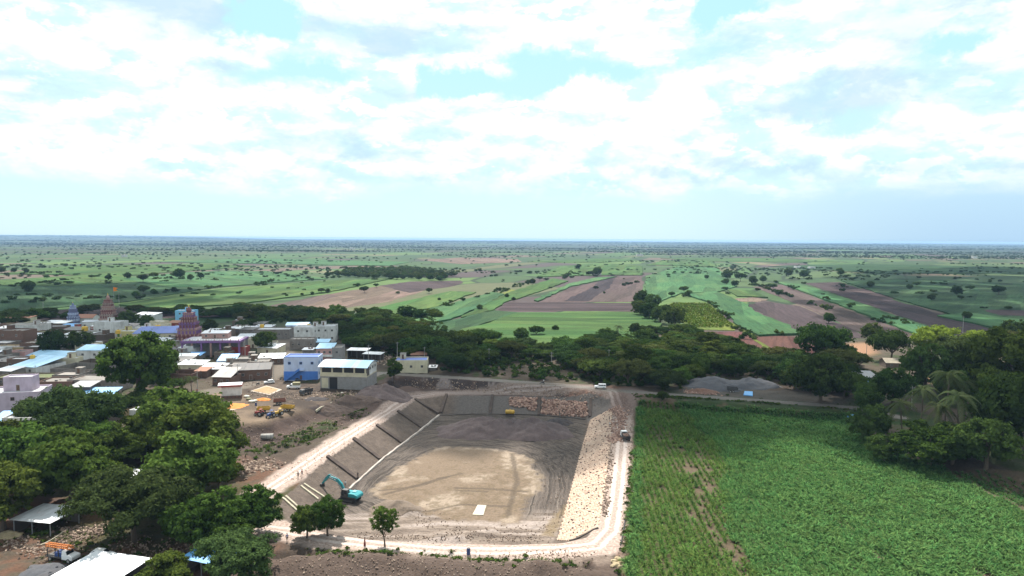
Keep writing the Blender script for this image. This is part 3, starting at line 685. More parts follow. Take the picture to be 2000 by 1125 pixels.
NEAR = [('neem',268,792,128,1.15,'tall spreading green tree in the middle of the village houses'),('neem',318,745,62,1.0,'smaller green tree against the right side of the big village tree'),
 ('acacia',150,885,150,1.1,'wide feathery acacia rising behind the white flat-roofed house at left'),('acacia',92,848,86,1.1,'blue-green acacia beside the lilac house'),
 ('neem',352,880,150,1.0,'broad green tree just below the village yard'),('neem',392,925,150,1.0,'dense green tree beside the pale rubble at the foot of the yard bank'),
 ('neem',42,968,132,1.0,'large green tree at the left edge below the white flat-roofed house'),('neem',140,990,140,1.05,'yellow-green tree in front of the acacia, behind the open shed'),
 ('neem',226,925,92,1.0,'light green tree above the half-hidden white shed roof'),('neem',8,1035,120,1.0,'green tree at the left edge touching the open shed roof'),
 ('acacia',262,1056,176,1.0,'widest grey-green acacia right of the open shed'),('neem',372,995,160,1.0,'rounded green tree behind the blue roof'),
 ('neem',398,1072,130,1.0,'dark green tree between the wide acacia and the leaning tree by the road'),('neem',488,1048,108,1.0,'leaning green tree with bare lower trunk beside the haul road'),
 ('neem',600,1050,66,1.1,'thin-stemmed green tree beside the haul road, left of a pair'),('neem',640,1046,72,1.1,'round green tree beside the haul road, right of a pair'),
 ('slim',752,1068,58,1.0,'lone young green tree on the near haul road edge'),('acacia',470,1150,134,1.0,'domed bright green acacia covering the blue sheet roof'),
 ('neem',318,1168,96,.9,'green tree at the bottom edge beside the large white roof'),('slim',770,750,40,1.0,'slender green tree on the spoil heap by the tar road'),
 ('darkflat',282,806,78,.7,'low flat acacia in front of the big village tree'),('dark',103,695,52,1.0,'dark round tree beside the village palm'),('dark',157,692,50,1.0,'dark round tree between grey roofs left of the yellow house'),
 ('dark',520,688,50,1.0,'dark round tree beside the village lane'),('neem',428,962,92,1.0,'green tree at the near end of the left haul road'),('neem',300,905,90,1.0,'green tree in the middle of the dense grove'),
 ('neem',185,905,84,1.0,'green tree under the feathery acacia'),('neem',96,925,84,1.0,'green tree beside the white flat-roofed house'),('neem',205,985,80,1.0,'green tree just left of the half-hidden white roof'),
 ('neem',275,880,76,1.0,'green tree hiding the foot of the white cube house'),('neem',322,1010,86,1.0,'green tree in front of the half-hidden white roof'),('neem',447,1085,80,.9,'dark green tree at the shaded bank below the leaning tree'),
 ('neem',2,905,80,1.0,'green tree cut by the left edge beside the blue sheet roof'),('darkflat',340,765,40,.8,'small dark tree beside the brick compound'),
 ('dark',410,652,34,1.0,'small dark tree behind the pink temple tower'),('dark',250,640,40,.9,'dark low tree behind the yellow house'),('dark',285,640,32,.9,'dark low tree beside the far white shed'),
 ('olive',172,618,38,.7,'flat pale tree beside the terracotta roof'),('slim',356,790,26,1.0,'small tree beside the red-roofed water shelter'),('palm',376,776,36,1.0,'small palm by the lane beside the brick compound'),
 ('palm',117,690,36,1.1,'tall coconut palm among the left village roofs'),('palm',480,652,26,1.0,'coconut palm behind the far village roofs')]
for k, x, y, w, hs, lb in NEAR: tree_at(k, x, y, w*(1.14 if k in ('neem', 'acacia') and w > 75 else 1.0), hs*(.82 if k in ('neem', 'acacia') and w > 75 else 1.0), lb)
RIGHT = [('neem',1815,915,128,.70,'large bright round tree at the corner of the cane field'),('dark',1702,868,76,1.1,'dark tree at the top right corner of the cane field'),
 ('dark',1742,795,84,1.0,'dark tree behind the coconut palms'),('dark',1806,765,92,1.1,'tall dark tree left of the bare tan patch'),('darkflat',1608,712,104,1.0,'big domed tree left of the tan earth patch'),
 ('lime',1826,705,88,.85,'lime green tree standing out behind the dark grove'),('lime',1916,712,88,.8,'yellow-green tree right of the lime green tree'),('darkflat',1740,708,80,1.0,'olive tree left of the lime green tree'),
 ('olive',1868,730,92,.9,'dull olive acacia between the two bright trees'),('dark',1985,680,56,1.0,'dark tree at the right edge by the ploughed strip'),('olive',1988,722,80,1.0,'brownish tree at the right edge'),
 ('dark',1898,772,94,1.0,'dark tree right of the bare tan patch'),('neem',1965,785,130,1.0,'broad green tree at the right edge of the grove'),('dark',1938,850,112,1.0,'dark tree in the deep shade behind the palms'),
 ('dark',1975,880,140,1.1,'large dark tree at the right edge above the young crop'),('dark',1925,915,110,.9,'dark low tree above the young crop'),('dark',1860,905,90,.9,'dark tree right of the large bright round tree'),
 ('dark',1726,905,70,.9,'dark shrubby tree on the cane field edge'),('dark',1602,786,112,1.0,'wide dark tree at the end of the belt by the tar road'),('darkflat',1648,780,70,1.0,'dark tree hiding the tar road bend'),
 ('dark',1575,662,30,1.0,'small dark tree at the corner of the turquoise field'),('dark',1618,632,24,1.0,'lone round tree in the dark ploughed field'),('dark',1702,668,42,1.0,'dark tree at the end of the ploughed field'),
 ('dark',1690,805,66,1.0,'dark tree in front of the low house with the blue sheet'),('neem',1950,820,90,1.0,'green tree in the middle of the right grove'),('neem',1860,790,70,.9,'green tree behind the palm crowns'),
('olive',1678,720,50,.7,'low scrubby tree beside the tan earth patch'),('olive',1885,885,60,.7,'scrubby tree near the sandy clearing'),
 ('palm',1762,862,54,1.25,'coconut palm leftmost of the group by the cane field'),('palm',1798,852,60,1.35,'coconut palm second from left in the group'),('palm',1842,848,68,1.5,'tallest coconut palm in the middle of the group'),
 ('palm',1884,842,60,1.35,'coconut palm at the far right of the group'),('palm',1828,884,56,1.45,'coconut palm behind the bright round tree'),('palm',1872,884,68,1.4,'coconut palm with wide hanging fronds near the clearing'),
 ('palm',1207,660,24,1.0,'single palm standing at the edge of the green field'),('dark',1240,652,26,1.0,'small round tree beside the single palm'),
 ('dark',1293,783,26,.9,'small bush-like tree on the verge of the tar road')]
for k, x, y, w, hs, lb in RIGHT: tree_at(k, x, y, w, hs, lb)
for x, y, w in [(1255,598,40),(1275,604,38),(1250,618,40),(1268,625,42),(1290,632,44),(1318,640,52),(1300,615,26),(1243,607,26)]:
    tree_at('dark', x, y, w, 1.0, 'dark tree in the clump left of the yellow-green field', 'dark trees in the clump by the yellow-green field')
MIDT = [(937,606,14),(712,572,18),(735,562,12),(700,560,10),(838,573,15),(628,573,14),(640,572,11),(990,582,11),(1003,588,10),(905,590,12),(880,592,9),(858,588,8),(1048,658,30),(1018,668,34),(1084,648,16),(1336,572,18),
 (1312,580,14),(1345,580,16),(1180,574,6),(1040,556,14),(1054,548,12),(1130,527,14),(1167,540,22),(1152,541,16),(1420,546,22),(1446,550,22),(1470,556,20),(1434,560,14),(1510,566,16),(1418,556,14),(1490,552,16),
 (1868,578,20),(1950,577,22),(1820,588,14),(1876,586,10),(1970,608,12),(1894,568,12),(1700,562,14),(1776,566,12),(1790,560,12),(1888,624,16),(1520,578,14),(1380,545,10),(1305,540,8),(1480,570,10),(1640,538,16),(1540,540,18),(1570,544,18),
 (280,552,20),(300,545,16),(250,545,14),(213,548,12),(350,545,22),(372,548,14),(392,545,14),(180,545,10),(92,545,9),(55,570,22),(280,575,22),(265,582,14),(300,575,12),(340,572,12),(50,535,12),(28,533,10),(4,534,14),(590,578,7),(610,576,8),(560,580,7)]
def zone(x, y):
    if x < 200: return 'beyond the left edge of the village', 'a'
    if x < 470: return 'beyond the temple towers', 'b'
    if x < 800: return 'beside the tan and brown fields behind the village', 'c'
    if x < 1030: return 'on the diagonal green strips left of centre', 'd'
    if x < 1200: return ('at the lower edge of the green field above the belt' if y > 630 else 'around the upper brown field'), 'e'
    if x < 1400: return 'on the turquoise crops right of the brown field', 'f'
    if x < 1600: return 'in the hedge line above the long dark ploughed strips', 'g'
    if x < 1830: return 'on the shaded field right of the ploughed strips', 'h'
    return 'in the dark green fields at the far right', 'i'
for x, y, w in MIDT:
    zl_, _ = zone(x, y); sz = 'medium sized dark' if w >= 18 else ('small dark' if w >= 11 else 'tiny dark')
    tree_at(TR.choice(['dark', 'darkflat', 'dark']), x, y, w*1.05, 1.0, f'{sz} tree standing {zl_}', f'{sz} trees {zl_}')
# the belt of scrub trees behind the tar road
BELT = gl([(470,606),(640,611),(850,618),(880,652),(1000,676),(1060,696),(1110,696),(1150,662),(1230,648),(1330,648),(1400,672),(1480,702),(1650,712),(1660,776),(1560,762),(1480,738),(1380,735),(1335,764),(1180,752),(1000,738),
          (862,728),(845,702),(760,697),(690,684),(665,650),(560,628),(480,645)], PLZ)
LEFTB = gl([(-60,625),(60,617),(340,612),(470,608),(470,622),(380,622),(200,612),(0,640),(-60,650)], PLZ)
def poisson(poly, rmin, n, seed, clear=()):
    rg = np.random.default_rng(seed); x0, y0 = poly.min(0); x1, y1 = poly.max(0); pts = []
    c = rg.uniform((x0, y0), (x1, y1), (n*14, 2)); c = c[inside(c[:, 0], c[:, 1], poly)]
    for p in c:
        if all((p[0]-q[0])**2+(p[1]-q[1])**2 > rmin*rmin for q in pts[-900:]):
            pts.append(p)
            if len(pts) >= n: break
    return np.array(pts)
bp_ = poisson(BELT, 7.4, 620, 4); bp_ = bp_[np.argsort(bp_[:, 1])]
dT_ = seg_dist(bp_[:, 0], bp_[:, 1], TAR); bp_ = bp_[dT_ > 7.5]
gap = fbm(bp_[:, 0]/38, bp_[:, 1]/38, 3, 77); bp_ = bp_[gap < .60]
SHED_OK = seg_dist(bp_[:, 0], bp_[:, 1], gl([(690,700),(735,700)], PLZ)); bp_ = bp_[SHED_OK > 9]
lp_ = poisson(LEFTB, 8, 70, 6)
NB = 120
def BZ(x): return 'behind the cream bungalow' if x < -18 else ('above the middle of the far bank' if x < 20 else ('behind the white jeep' if x < 62 else ('left of the grey gravel heaps' if x < 90 else 'around and right of the grey gravel heaps')))
for i, p in enumerate(bp_[:NB]):
    plant(TR.choice(['darkflat', 'dark', 'dark', 'darkflat', 'neem', 'olive', 'acacia', 'dark']), (p[0], p[1], PLZ), TR.uniform(5.2, 9.0), TR.uniform(.58, .85),
          f"dark scrub tree in the belt {BZ(p[0])}", f"scrub trees in the belt {BZ(p[0])}")
# ------------------------------------------------------------------ scattering
LIB = {}
def lib(name, objs_):
    col_ = bpy.data.collections.new(name)
    for i, me_ in enumerate(objs_):
        o = bpy.data.objects.new(f'{name}_{i:02d}', me_); col_.objects.link(o)
    LIB[name] = (col_, len(objs_)); return col_
def scatter(name, libname, pts, rotz, scl, seed=0, tilt=None, kind='stuff'):
    col_, nv = LIB[libname]; n = len(pts); rg = np.random.default_rng(seed)
    me_ = bpy.data.meshes.new(name); me_.vertices.add(n); me_.vertices.foreach_set('co', np.asarray(pts, np.float32).ravel())
    rot = np.zeros((n, 3), np.float32); rot[:, 2] = rotz
    if tilt is not None: rot[:, :2] = tilt
    me_.attributes.new('rot', 'FLOAT_VECTOR', 'POINT').data.foreach_set('vector', rot.ravel())
    sc3 = np.asarray(scl, np.float32); sc3 = np.repeat(sc3[:, None], 3, 1) if sc3.ndim == 1 else sc3
    me_.attributes.new('scl', 'FLOAT_VECTOR', 'POINT').data.foreach_set('vector', sc3.ravel())
    me_.attributes.new('idx', 'INT', 'POINT').data.foreach_set('value', rg.integers(0, nv, n).astype(np.int32)); me_.update()
    o = bpy.data.objects.new(name, me_); C.objects.link(o); tag(o, kind=kind)
    g = bpy.data.node_groups.new(name, 'GeometryNodeTree'); g.is_modifier = True
    g.interface.new_socket('Geometry', in_out='INPUT', socket_type='NodeSocketGeometry'); g.interface.new_socket('Geometry', in_out='OUTPUT', socket_type='NodeSocketGeometry')
    gi = g.nodes.new('NodeGroupInput'); go = g.nodes.new('NodeGroupOutput'); ip = g.nodes.new('GeometryNodeInstanceOnPoints'); ci = g.nodes.new('GeometryNodeCollectionInfo')
    ci.inputs['Collection'].default_value = col_; ci.inputs['Separate Children'].default_value = True; ci.inputs['Reset Children'].default_value = True
    ip.inputs['Pick Instance'].default_value = True
    def na(nm, t):
        a = g.nodes.new('GeometryNodeInputNamedAttribute'); a.data_type = t; a.inputs[0].default_value = nm; return a.outputs[0]
    e2r = g.nodes.new('FunctionNodeEulerToRotation')
    g.links.new(gi.outputs[0], ip.inputs['Points']); g.links.new(ci.outputs[0], ip.inputs['Instance'])
    g.links.new(na('idx', 'INT'), ip.inputs['Instance Index']); g.links.new(na('rot', 'FLOAT_VECTOR'), e2r.inputs[0]); g.links.new(e2r.outputs[0], ip.inputs['Rotation'])
    g.links.new(na('scl', 'FLOAT_VECTOR'), ip.inputs['Scale']); g.links.new(ip.outputs[0], go.inputs[0])
    md = o.modifiers.new('scatter', 'NODES'); md.node_group = g; return o
lib('belt_tree', [PROTO['dark'][i][0] for i in range(4)]+[PROTO['darkflat'][i][0] for i in range(3)]+[PROTO['olive'][0][0], PROTO['neem'][0][0], PROTO['acacia'][0][0]])
rest = np.concatenate([bp_[NB:], lp_]); n = len(rest); rg = np.random.default_rng(8); s = rg.uniform(.75, 1.35, n)
scatter('scrub_woodland', 'belt_tree', np.column_stack([rest, np.full(n, PLZ-.3)]), rg.uniform(0, 6.28, n), np.column_stack([s, s, s*rg.uniform(.6, .9, n)]), 8)
# low undergrowth between the belt trees
bush = [crown(70+s, 1.6, 1.8, .9, 6, 420, .38, mats=[L_DARK]) for s in range(3)]; lib('bush', bush)
ub = poisson(BELT, 3.2, 1500, 14); ub = ub[seg_dist(ub[:, 0], ub[:, 1], TAR) > 4.5]; n = len(ub); s = rg.uniform(.6, 1.5, n)
scatter('undergrowth', 'bush', np.column_stack([ub, np.full(n, PLZ)]), rg.uniform(0, 6.28, n), s, 9)
# distant trees, groves and hedges of the plain
fart = [crown(80+s, 5, 4.8, 4.0, 8, 300, 1.25, mats=[L_FAR]) for s in range(4)]; lib('far_tree', fart)
M_ = 110000; a = rg.uniform(-.72, .72, M_); r = np.exp(rg.uniform(np.log(700), np.log(18000), M_)); fx = np.sin(a)*r; fy = np.cos(a)*r
g1 = fbm(fx/420, fy/230, 4, 91); g2 = fbm(fx/90, fy/60, 3, 93); g3 = fbm(fx/2200, fy/700, 3, 95)
ca_, sa_ = math.cos(R(62)), math.sin(R(62)); u = fx*ca_+fy*sa_; v = -fx*sa_+fy*ca_
hedge = (np.abs(((v+60*g1)/120) % 1-.5) < .03) & (fbm(u/60, v/500, 2, 97) > .50)
pr = np.where(g1 > .58, .34, .004)+np.where(hedge, .55, 0)+np.where((g3 > .49) & (r > 2600), .75, 0)+np.where((g2 > .68), .04, 0)
pr = pr*np.where(r < 1400, .30, np.where(r < 2600, .55, 1))
k = rg.random(M_) < pr; fx, fy, r = fx[k], fy[k], r[k]; n = len(fx); s = rg.uniform(.22, .72, n)**1.0*(1+np.clip((r-2500)/9000, 0, 1)*1.6)
scatter('distant_trees', 'far_tree', np.column_stack([fx, fy, h_of(fx, fy)-.3]), rg.uniform(0, 6.28, n), np.column_stack([s*1.15, s*1.15, s*.82]), 10)
print('far trees', n, 'belt', len(bp_))
# a long palm grove left of centre
gp_ = gl([(640,541),(700,528),(800,527),(900,541),(860,549),(760,546)], PLZ); pp = poisson(gp_, 9, 260, 15)
lib('far_palm', [PROTO['palm'][0][0], PROTO['dark'][1][0]]); n = len(pp)
scatter('palm_grove', 'far_palm', np.column_stack([pp, np.full(n, PLZ)]), rg.uniform(0, 6.28, n), rg.uniform(.8, 1.15, n), 11)
hb = []
for ln in [[(1130,520),(1100,545)],[(500,560),(600,545),(720,540)],[(1410,552),(1500,560)],[(560,540),(640,552)],[(1540,545),(1660,548)],[(1660,545),(1900,560)],[(1720,535),(2000,540)],[(1470,556),(1640,612),(1760,640)],[(1518,552),(1620,588),(1840,655)],[(960,575),(1050,548)],[(870,600),(980,566)],
           [(180,552),(330,545),(420,548)],[(60,556),(200,540)],[(300,575),(440,560)],[(1390,592),(1440,640),(1500,685)],[(1330,645),(1400,650)],[(1560,655),(1480,656)],[(480,560),(560,545)]]:
    P = gl(ln, PLZ)
    for i in range(len(P)-1):
        L = np.hypot(*(P[i+1]-P[i]))
        for t in rg.random(int(L/6.5)): hb.append(P[i]+(P[i+1]-P[i])*t+rg.normal(size=2)*2.0)
hb = np.array(hb); hb = hb[fbm(hb[:, 0]/30, hb[:, 1]/30, 2, 99) > .45]; n = len(hb); s = rg.uniform(.6, 2.2, n)
scatter('hedgerow_scrub', 'bush', np.column_stack([hb, np.full(n, PLZ)]), rg.uniform(0, 6.28, n), s, 12)
# ------------------------------------------------------------------ the near crops
def cane_mesh(seed, h=1.7, nl=13, wid=.075, mats=None):
    rg = np.random.default_rng(seed); Q = []; T = []
    for i in range(nl):
        a = rg.uniform(0, 6.28); L = h*rg.uniform(.6, 1.1); d = np.array((math.cos(a), math.sin(a), 0)); sd_ = np.array((-d[1], d[0], 0))
        up = rg.uniform(.9, 1.35); base = np.array((rg.uniform(-.15, .15), rg.uniform(-.15, .15), 0)); droop = rg.uniform(.35, .85); pts = []
        for k in range(5):
            t = k/4; pts.append(base+d*L*(math.cos(up)*t+.25*t*t)+np.array((0, 0, L*(math.sin(up)*t-droop*t**2.6*.8))))
        tt = rg.random()
        for k in range(4):
            w0 = wid*(1-.8*abs(k/4-.35)); w1 = wid*(1-.8*abs((k+1)/4-.35)) if k < 3 else .006
            Q.append(np.stack([pts[k]-sd_*w0, pts[k]+sd_*w0, pts[k+1]+sd_*w1, pts[k+1]-sd_*w1])); T.append(np.clip(tt*.6+.4*k/3, 0, 1))
    return quads_mesh('cane', np.array(Q), mats, np.array(T))
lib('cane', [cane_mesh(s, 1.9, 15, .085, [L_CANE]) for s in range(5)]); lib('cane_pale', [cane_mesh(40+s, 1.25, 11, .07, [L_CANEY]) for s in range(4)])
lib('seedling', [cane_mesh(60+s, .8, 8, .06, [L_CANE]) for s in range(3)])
d0 = gz(1330, 870, 0); d1 = gz(1475, 1125, 0); rowd = (d0-d1)/np.hypot(*(d0-d1)); rown = np.array((rowd[1], -rowd[0]))
def rows_pts(poly, ds, dn, jit, seed):
    rg = np.random.default_rng(seed); rel = poly-d1; s0, s1 = (rel@rowd).min(), (rel@rowd).max(); t0, t1 = (rel@rown).min(), (rel@rown).max()
    S, T_ = np.meshgrid(np.arange(s0, s1, ds), np.arange(t0, t1, dn)); S = S.ravel()+rg.normal(size=S.size)*ds*.3; T_ = T_.ravel()+rg.normal(size=T_.size)*jit
    P = d1+S[:, None]*rowd+T_[:, None]*rown; k = (sdf(P[:, 0], P[:, 1], poly) > .4) & (sdf(P[:, 0], P[:, 1], PLA) < -2.0); return P[k], S[k], T_[k]
vis = lambda P: (np.abs(P[:, 0]) < .80*P[:, 1]+3) & (P[:, 1] > 105)
bound = gl([(1385,860),(1400,900),(1440,1000),(1480,1125)], 0)
P, S, T_ = rows_pts(FIELD, .50, 1.40, .10, 21); k = vis(P) & (P[:, 1] < 262); P, S, T_ = P[k], S[k], T_[k]
bx = np.interp(P[:, 1], bound[::-1, 1] if bound[0, 1] > bound[-1, 1] else bound[:, 1], bound[::-1, 0] if bound[0, 1] > bound[-1, 1] else bound[:, 0])
side = P[:, 0]-bx; pale = side+(fbm(P[:, 0]/9, P[:, 1]/16, 3, 5)-.5)*10 < 0
edge = sdf(P[:, 0], P[:, 1], FIELD) < 2.6
A_ = (~pale) | (edge & (rng.random(len(P)) < .7)); gapn = fbm(P[:, 0]/5, P[:, 1]/9, 3, 66); A_ &= (gapn < .80)
far_dark = fbm(P[:, 0]/14, P[:, 1]/20, 3, 67)
def put(name, lb, P, smin, smax, seed, z=None, patch=0):
    rg = np.random.default_rng(seed); n = len(P); s = rg.uniform(smin, smax, n)*(1+patch*(fbm(P[:, 0]/7, P[:, 1]/11, 3, seed)-.5))
    z = h_of(P[:, 0], P[:, 1]) if z is None else np.full(n, z)
    return scatter(name, lb, np.column_stack([P, z]), rg.uniform(0, 6.28, n), s, seed)
put('sugar_cane_crop', 'cane', P[A_], .85, 1.35, 22, patch=.7)
P2, S2, T2 = rows_pts(FIELD, .42, 1.45, .14, 23); k = vis(P2) & (P2[:, 1] < 262); P2, S2, T2 = P2[k], S2[k], T2[k]
bx = np.interp(P2[:, 1], bound[::-1, 1] if bound[0, 1] > bound[-1, 1] else bound[:, 1], bound[::-1, 0] if bound[0, 1] > bound[-1, 1] else bound[:, 0])
k = (P2[:, 0]-bx+(fbm(P2[:, 0]/9, P2[:, 1]/16, 3, 5)-.5)*10 < 1.0)
b1 = seg_dist(P2[:, 0], P2[:, 1], gl([(1330,868),(1350,930),(1400,1060)], 0)); b2 = seg_dist(P2[:, 0], P2[:, 1], gl([(1362,862),(1385,930),(1428,1070),(1450,1125)], 0))
k &= ~(((b1 < 1.0) | (b2 < 1.1)) & (rng.random(len(P2)) < .55)); k &= rng.random(len(P2)) < .93-.5*(fbm(P2[:, 0]/4, P2[:, 1]/8, 3, 68) > .64)
put('young_cane_rows', 'cane_pale', P2[k], 1.0, 1.6, 24, patch=.6)
P3, S3, T3 = rows_pts(FIELD2, .6, 1.3, .15, 25); k = vis(P3); put('seedling_rows', 'seedling', P3[k], 1.0, 1.8, 26)
# vine-like rows in the yellow-green field
VINE = gl([(1300,602),(1316,593),(1382,594),(1434,640),(1352,642)], PLZ); lib('vine_bush', [crown(90+s, .9, 1.3, .7, 4, 60, .45, mats=[L_VINE]) for s in range(3)])
x0, y0 = VINE.min(0); x1, y1 = VINE.max(0); X, Y = np.meshgrid(np.arange(x0, x1, 1.9), np.arange(y0, y1, 5.2)); vp = np.column_stack([X.ravel()+rng.normal(size=X.size)*.3, Y.ravel()+rng.normal(size=X.size)*.3])
vp = vp[inside(vp[:, 0], vp[:, 1], VINE)]; put('vine_rows', 'vine_bush', vp, .8, 1.3, 27, z=PLZ+.2)
# weeds and grass tufts on banks, verges and round the grove
lib('tuft', [cane_mesh(70+s, .7, 9, .05, [L_NEEM]) for s in range(3)]+[crown(95, .5, .7, .35, 3, 40, .3, mats=[L_NEEM])])
lib('dry_tuft', [cane_mesh(75+s, .8, 10, .05, [L_OLIVE]) for s in range(3)])
wp = []
def weeds(line, width, n, z=0.0): 
    P = gl(line, z); L = [np.hypot(*(P[i+1]-P[i])) for i in range(len(P)-1)]; tot = sum(L)
    for i, l in enumerate(L):
        m_ = int(n*l/tot); t = rng.random(m_)[:, None]; q = P[i]+(P[i+1]-P[i])*t+rng.normal(size=(m_, 2))*width; wp.append(q)
weeds([(455,880),(520,868),(600,848),(640,820)], 2.6, 420, 1); weeds([(1245,784),(1400,789),(1560,801),(1660,808)], 1.6, 1500, 1); weeds([(600,1085),(700,1092),(860,1095),(1000,1103),(1120,1112)], 1.6, 420, 0)
weeds([(680,800),(700,785),(660,770)], 3.0, 160, 3); weeds([(30,1040),(120,1045),(250,1070),(330,1080)], 5, 220, 0); weeds([(1236,880),(1222,1040),(1212,1125)], .5, 260, 0); weeds([(1380,738),(1480,742),(1600,760)], 6, 300, 3)
weeds([(20,738),(110,745)], 3, 200, 3); weeds([(160,712),(205,708)], 2, 120, 3); weeds([(330,705),(390,705)], 3, 200, 3); weeds([(1645,725),(1720,728)], 4, 260, 3)
wp = np.concatenate(wp); nn = fbm(wp[:, 0]/4, wp[:, 1]/4, 3, 70); wp = wp[nn > .40]
ok_ = seg_dist(wp[:, 0], wp[:, 1], TAR) > 2.8; wp = wp[ok_]
put('weeds', 'tuft', wp, .5, 1.5, 28); put('dry_weeds', 'dry_tuft', wp[::4]+.6, .5, 1.3, 29)
# ------------------------------------------------------------------ village
WHITE = paint('wall_white', (.60, .60, .58), .8, .45, 1.0, dirtamt=.42, rand=.12, streak=.3); LILAC = paint('wall_lilac', (.46, .38, .46), .8, .25, 1.0, dirtamt=.3, streak=.3)
CREAM = paint('wall_cream', (.55, .50, .36), .8, .25, 1.0, dirtamt=.28, streak=.3); YELLOW = paint('wall_yellow', (.52, .46, .20), .8, .25, 1.0, dirtamt=.25, streak=.3)
BLUE = paint('wall_blue', (.07, .20, .58), .8, .25, 1.0, dirtamt=.1, streak=.3); PALEB = paint('wall_pale_blue', (.48, .56, .74), .8, .25, 1.0, dirtamt=.2, streak=.3)
SKYB = paint('wall_sky_blue', (.22, .52, .75), .8, .25, 1.0, dirtamt=.1, streak=.3); GREY = paint('wall_grey', (.20, .18, .165), .9, .60, 1.2, dirtamt=.55, rand=.25, streak=.4)
BRICK = paint('wall_brick', (.15, .085, .062), .9, .45, 1.6, dirtamt=.35, rand=.2); MUD = paint('wall_mud', (.135, .100, .078), .95, .45, 1.0, dirtamt=.4, rand=.25)
PINK = paint('wall_pink', (.52, .30, .28), .8, .3, 1.0, dirtamt=.3); TAN_ = paint('wall_tan', (.38, .27, .14), .85, .3, 1.0, dirtamt=.3); TURQ = paint('wall_turquoise', (.16, .36, .40), .8, .3, 1.0, dirtamt=.25)
BLOCK = paint('wall_block', (.26, .25, .245), .9, .35, 2.5, dirtamt=.3); REDW = paint('wall_red', (.28, .045, .035), .8, .3, 1.2, dirtamt=.25); PURPLE = paint('trim_purple', (.20, .10, .26), .8, .25, 1.5, dirtamt=.15)
MAROON = paint('tower_maroon', (.17, .055, .06), .8, .4, 2.0, dirtamt=.2); ROSE = paint('tower_rose', (.38, .23, .20), .8, .4, 2.5, dirtamt=.3); STONEB = paint('tower_stone', (.38, .31, .27), .85, .4, 2.5, dirtamt=.3)
SLATEB = paint('tower_slate_blue', (.16, .18, .32), .85, .4, 2.5, dirtamt=.3); GOLD = paint('finial_gold', (.60, .40, .08), .4, .2, 2.0, dirtamt=0, metal=.3); SAFF = paint('saffron_cloth', (.75, .20, .02), .8, .1, 2, dirtamt=0)
def sheetmat(name, col, rough=.45, dirt=(.22, .15, .10), da=.25, metal=.0):
    m, N, b, out = newmat(name); tc = N.new('ShaderNodeTexCoord').outputs['Object']; oi = N.new('ShaderNodeObjectInfo').outputs['Random']
    n1 = N.noise(N.vmath('ADD', N.vmath('MULTIPLY', tc, (1, .25, 1)), N.new('ShaderNodeCombineXYZ', i_0=N.math('MULTIPLY', oi, 50.)).outputs[0]), .9, 5, .65)
    c = N.mix(N.math('MULTIPLY', N.sstep(n1, .45, .75), da), (*col, 1), (*dirt, 1)); hs = N.new('ShaderNodeHueSaturation'); N.put(hs.inputs['Color'], c); N.put(hs.inputs['Value'], N.math('MULTIPLY_ADD', oi, .24, .86))
    N.put(b.inputs['Base Color'], hs.outputs[0]); b.inputs['Roughness'].default_value = rough; b.inputs['Metallic'].default_value = metal
    w = N.new('ShaderNodeTexWave'); w.bands_direction = 'X'; w.inputs['Scale'].default_value = 1.6; N.put(w.inputs['Vector'], tc)
    bp = N.new('ShaderNodeBump'); bp.inputs['Strength'].default_value = .5; bp.inputs['Distance'].default_value = .05; N.put(bp.inputs['Height'], w.outputs[1]); N.put(b.inputs['Normal'], bp.outputs[0]); return m
S_WHITE = sheetmat('sheet_white', (.72, .74, .76), da=.4); S_BLUE = sheetmat('sheet_blue', (.13, .36, .68), da=.15); S_LBLUE = sheetmat('sheet_light_blue', (.36, .60, .80), da=.2); S_GREY = sheetmat('sheet_grey', (.25, .25, .26)); S_DARK = sheetmat('sheet_dark', (.085, .075, .07))
S_DBLUE = sheetmat('sheet_deep_blue', (.07, .13, .42), da=.12); S_PALE = sheetmat('sheet_pale', (.50, .53, .58), da=.3); S_TILE = sheetmat('roof_tile', (.27, .13, .085), .85)
SLAB = paint('roof_slab', (.24, .22, .20), .95, .45, .8, dirtamt=.45, rand=.25); SLABW = paint('roof_lime', (.50, .51, .53), .9, .4, .6, dirtamt=.35, rand=.1); GRASSR = paint('roof_grass', (.10, .12, .045), .95, .5, .8, dirtamt=.5)
GLASS = paint('dark_opening', (.018, .020, .024), .35, .1, 2, dirtamt=0); WOOD = paint('door_wood', (.12, .065, .04), .8, .3, 3, dirtamt=.2); CONC = paint('concrete', (.38, .36, .33), .9, .35, 1.5, dirtamt=.3); STEEL = paint('steel_grey', (.22, .23, .24), .6, .2, 2, dirtamt=.3)
TANKY = paint('tank_yellow', (.62, .38, .04), .5, .2, 2, dirtamt=.1); BLACKP = paint('plastic_black', (.02, .02, .022), .5, .1, 2, dirtamt=.1)
mb = MB(); mb.box(-.5, .5, -.06, .0, -.5, -.42); mb.box(-.5, .5, -.06, .0, .42, .5); mb.box(-.5, -.42, -.06, 0, -.42, .42); mb.box(.42, .5, -.06, 0, -.42, .42); mb.box(-.03, .03, -.05, 0, -.42, .42)
FRAME_V, FRAME_F = mb.v, mb.f; WIN_ME = {}
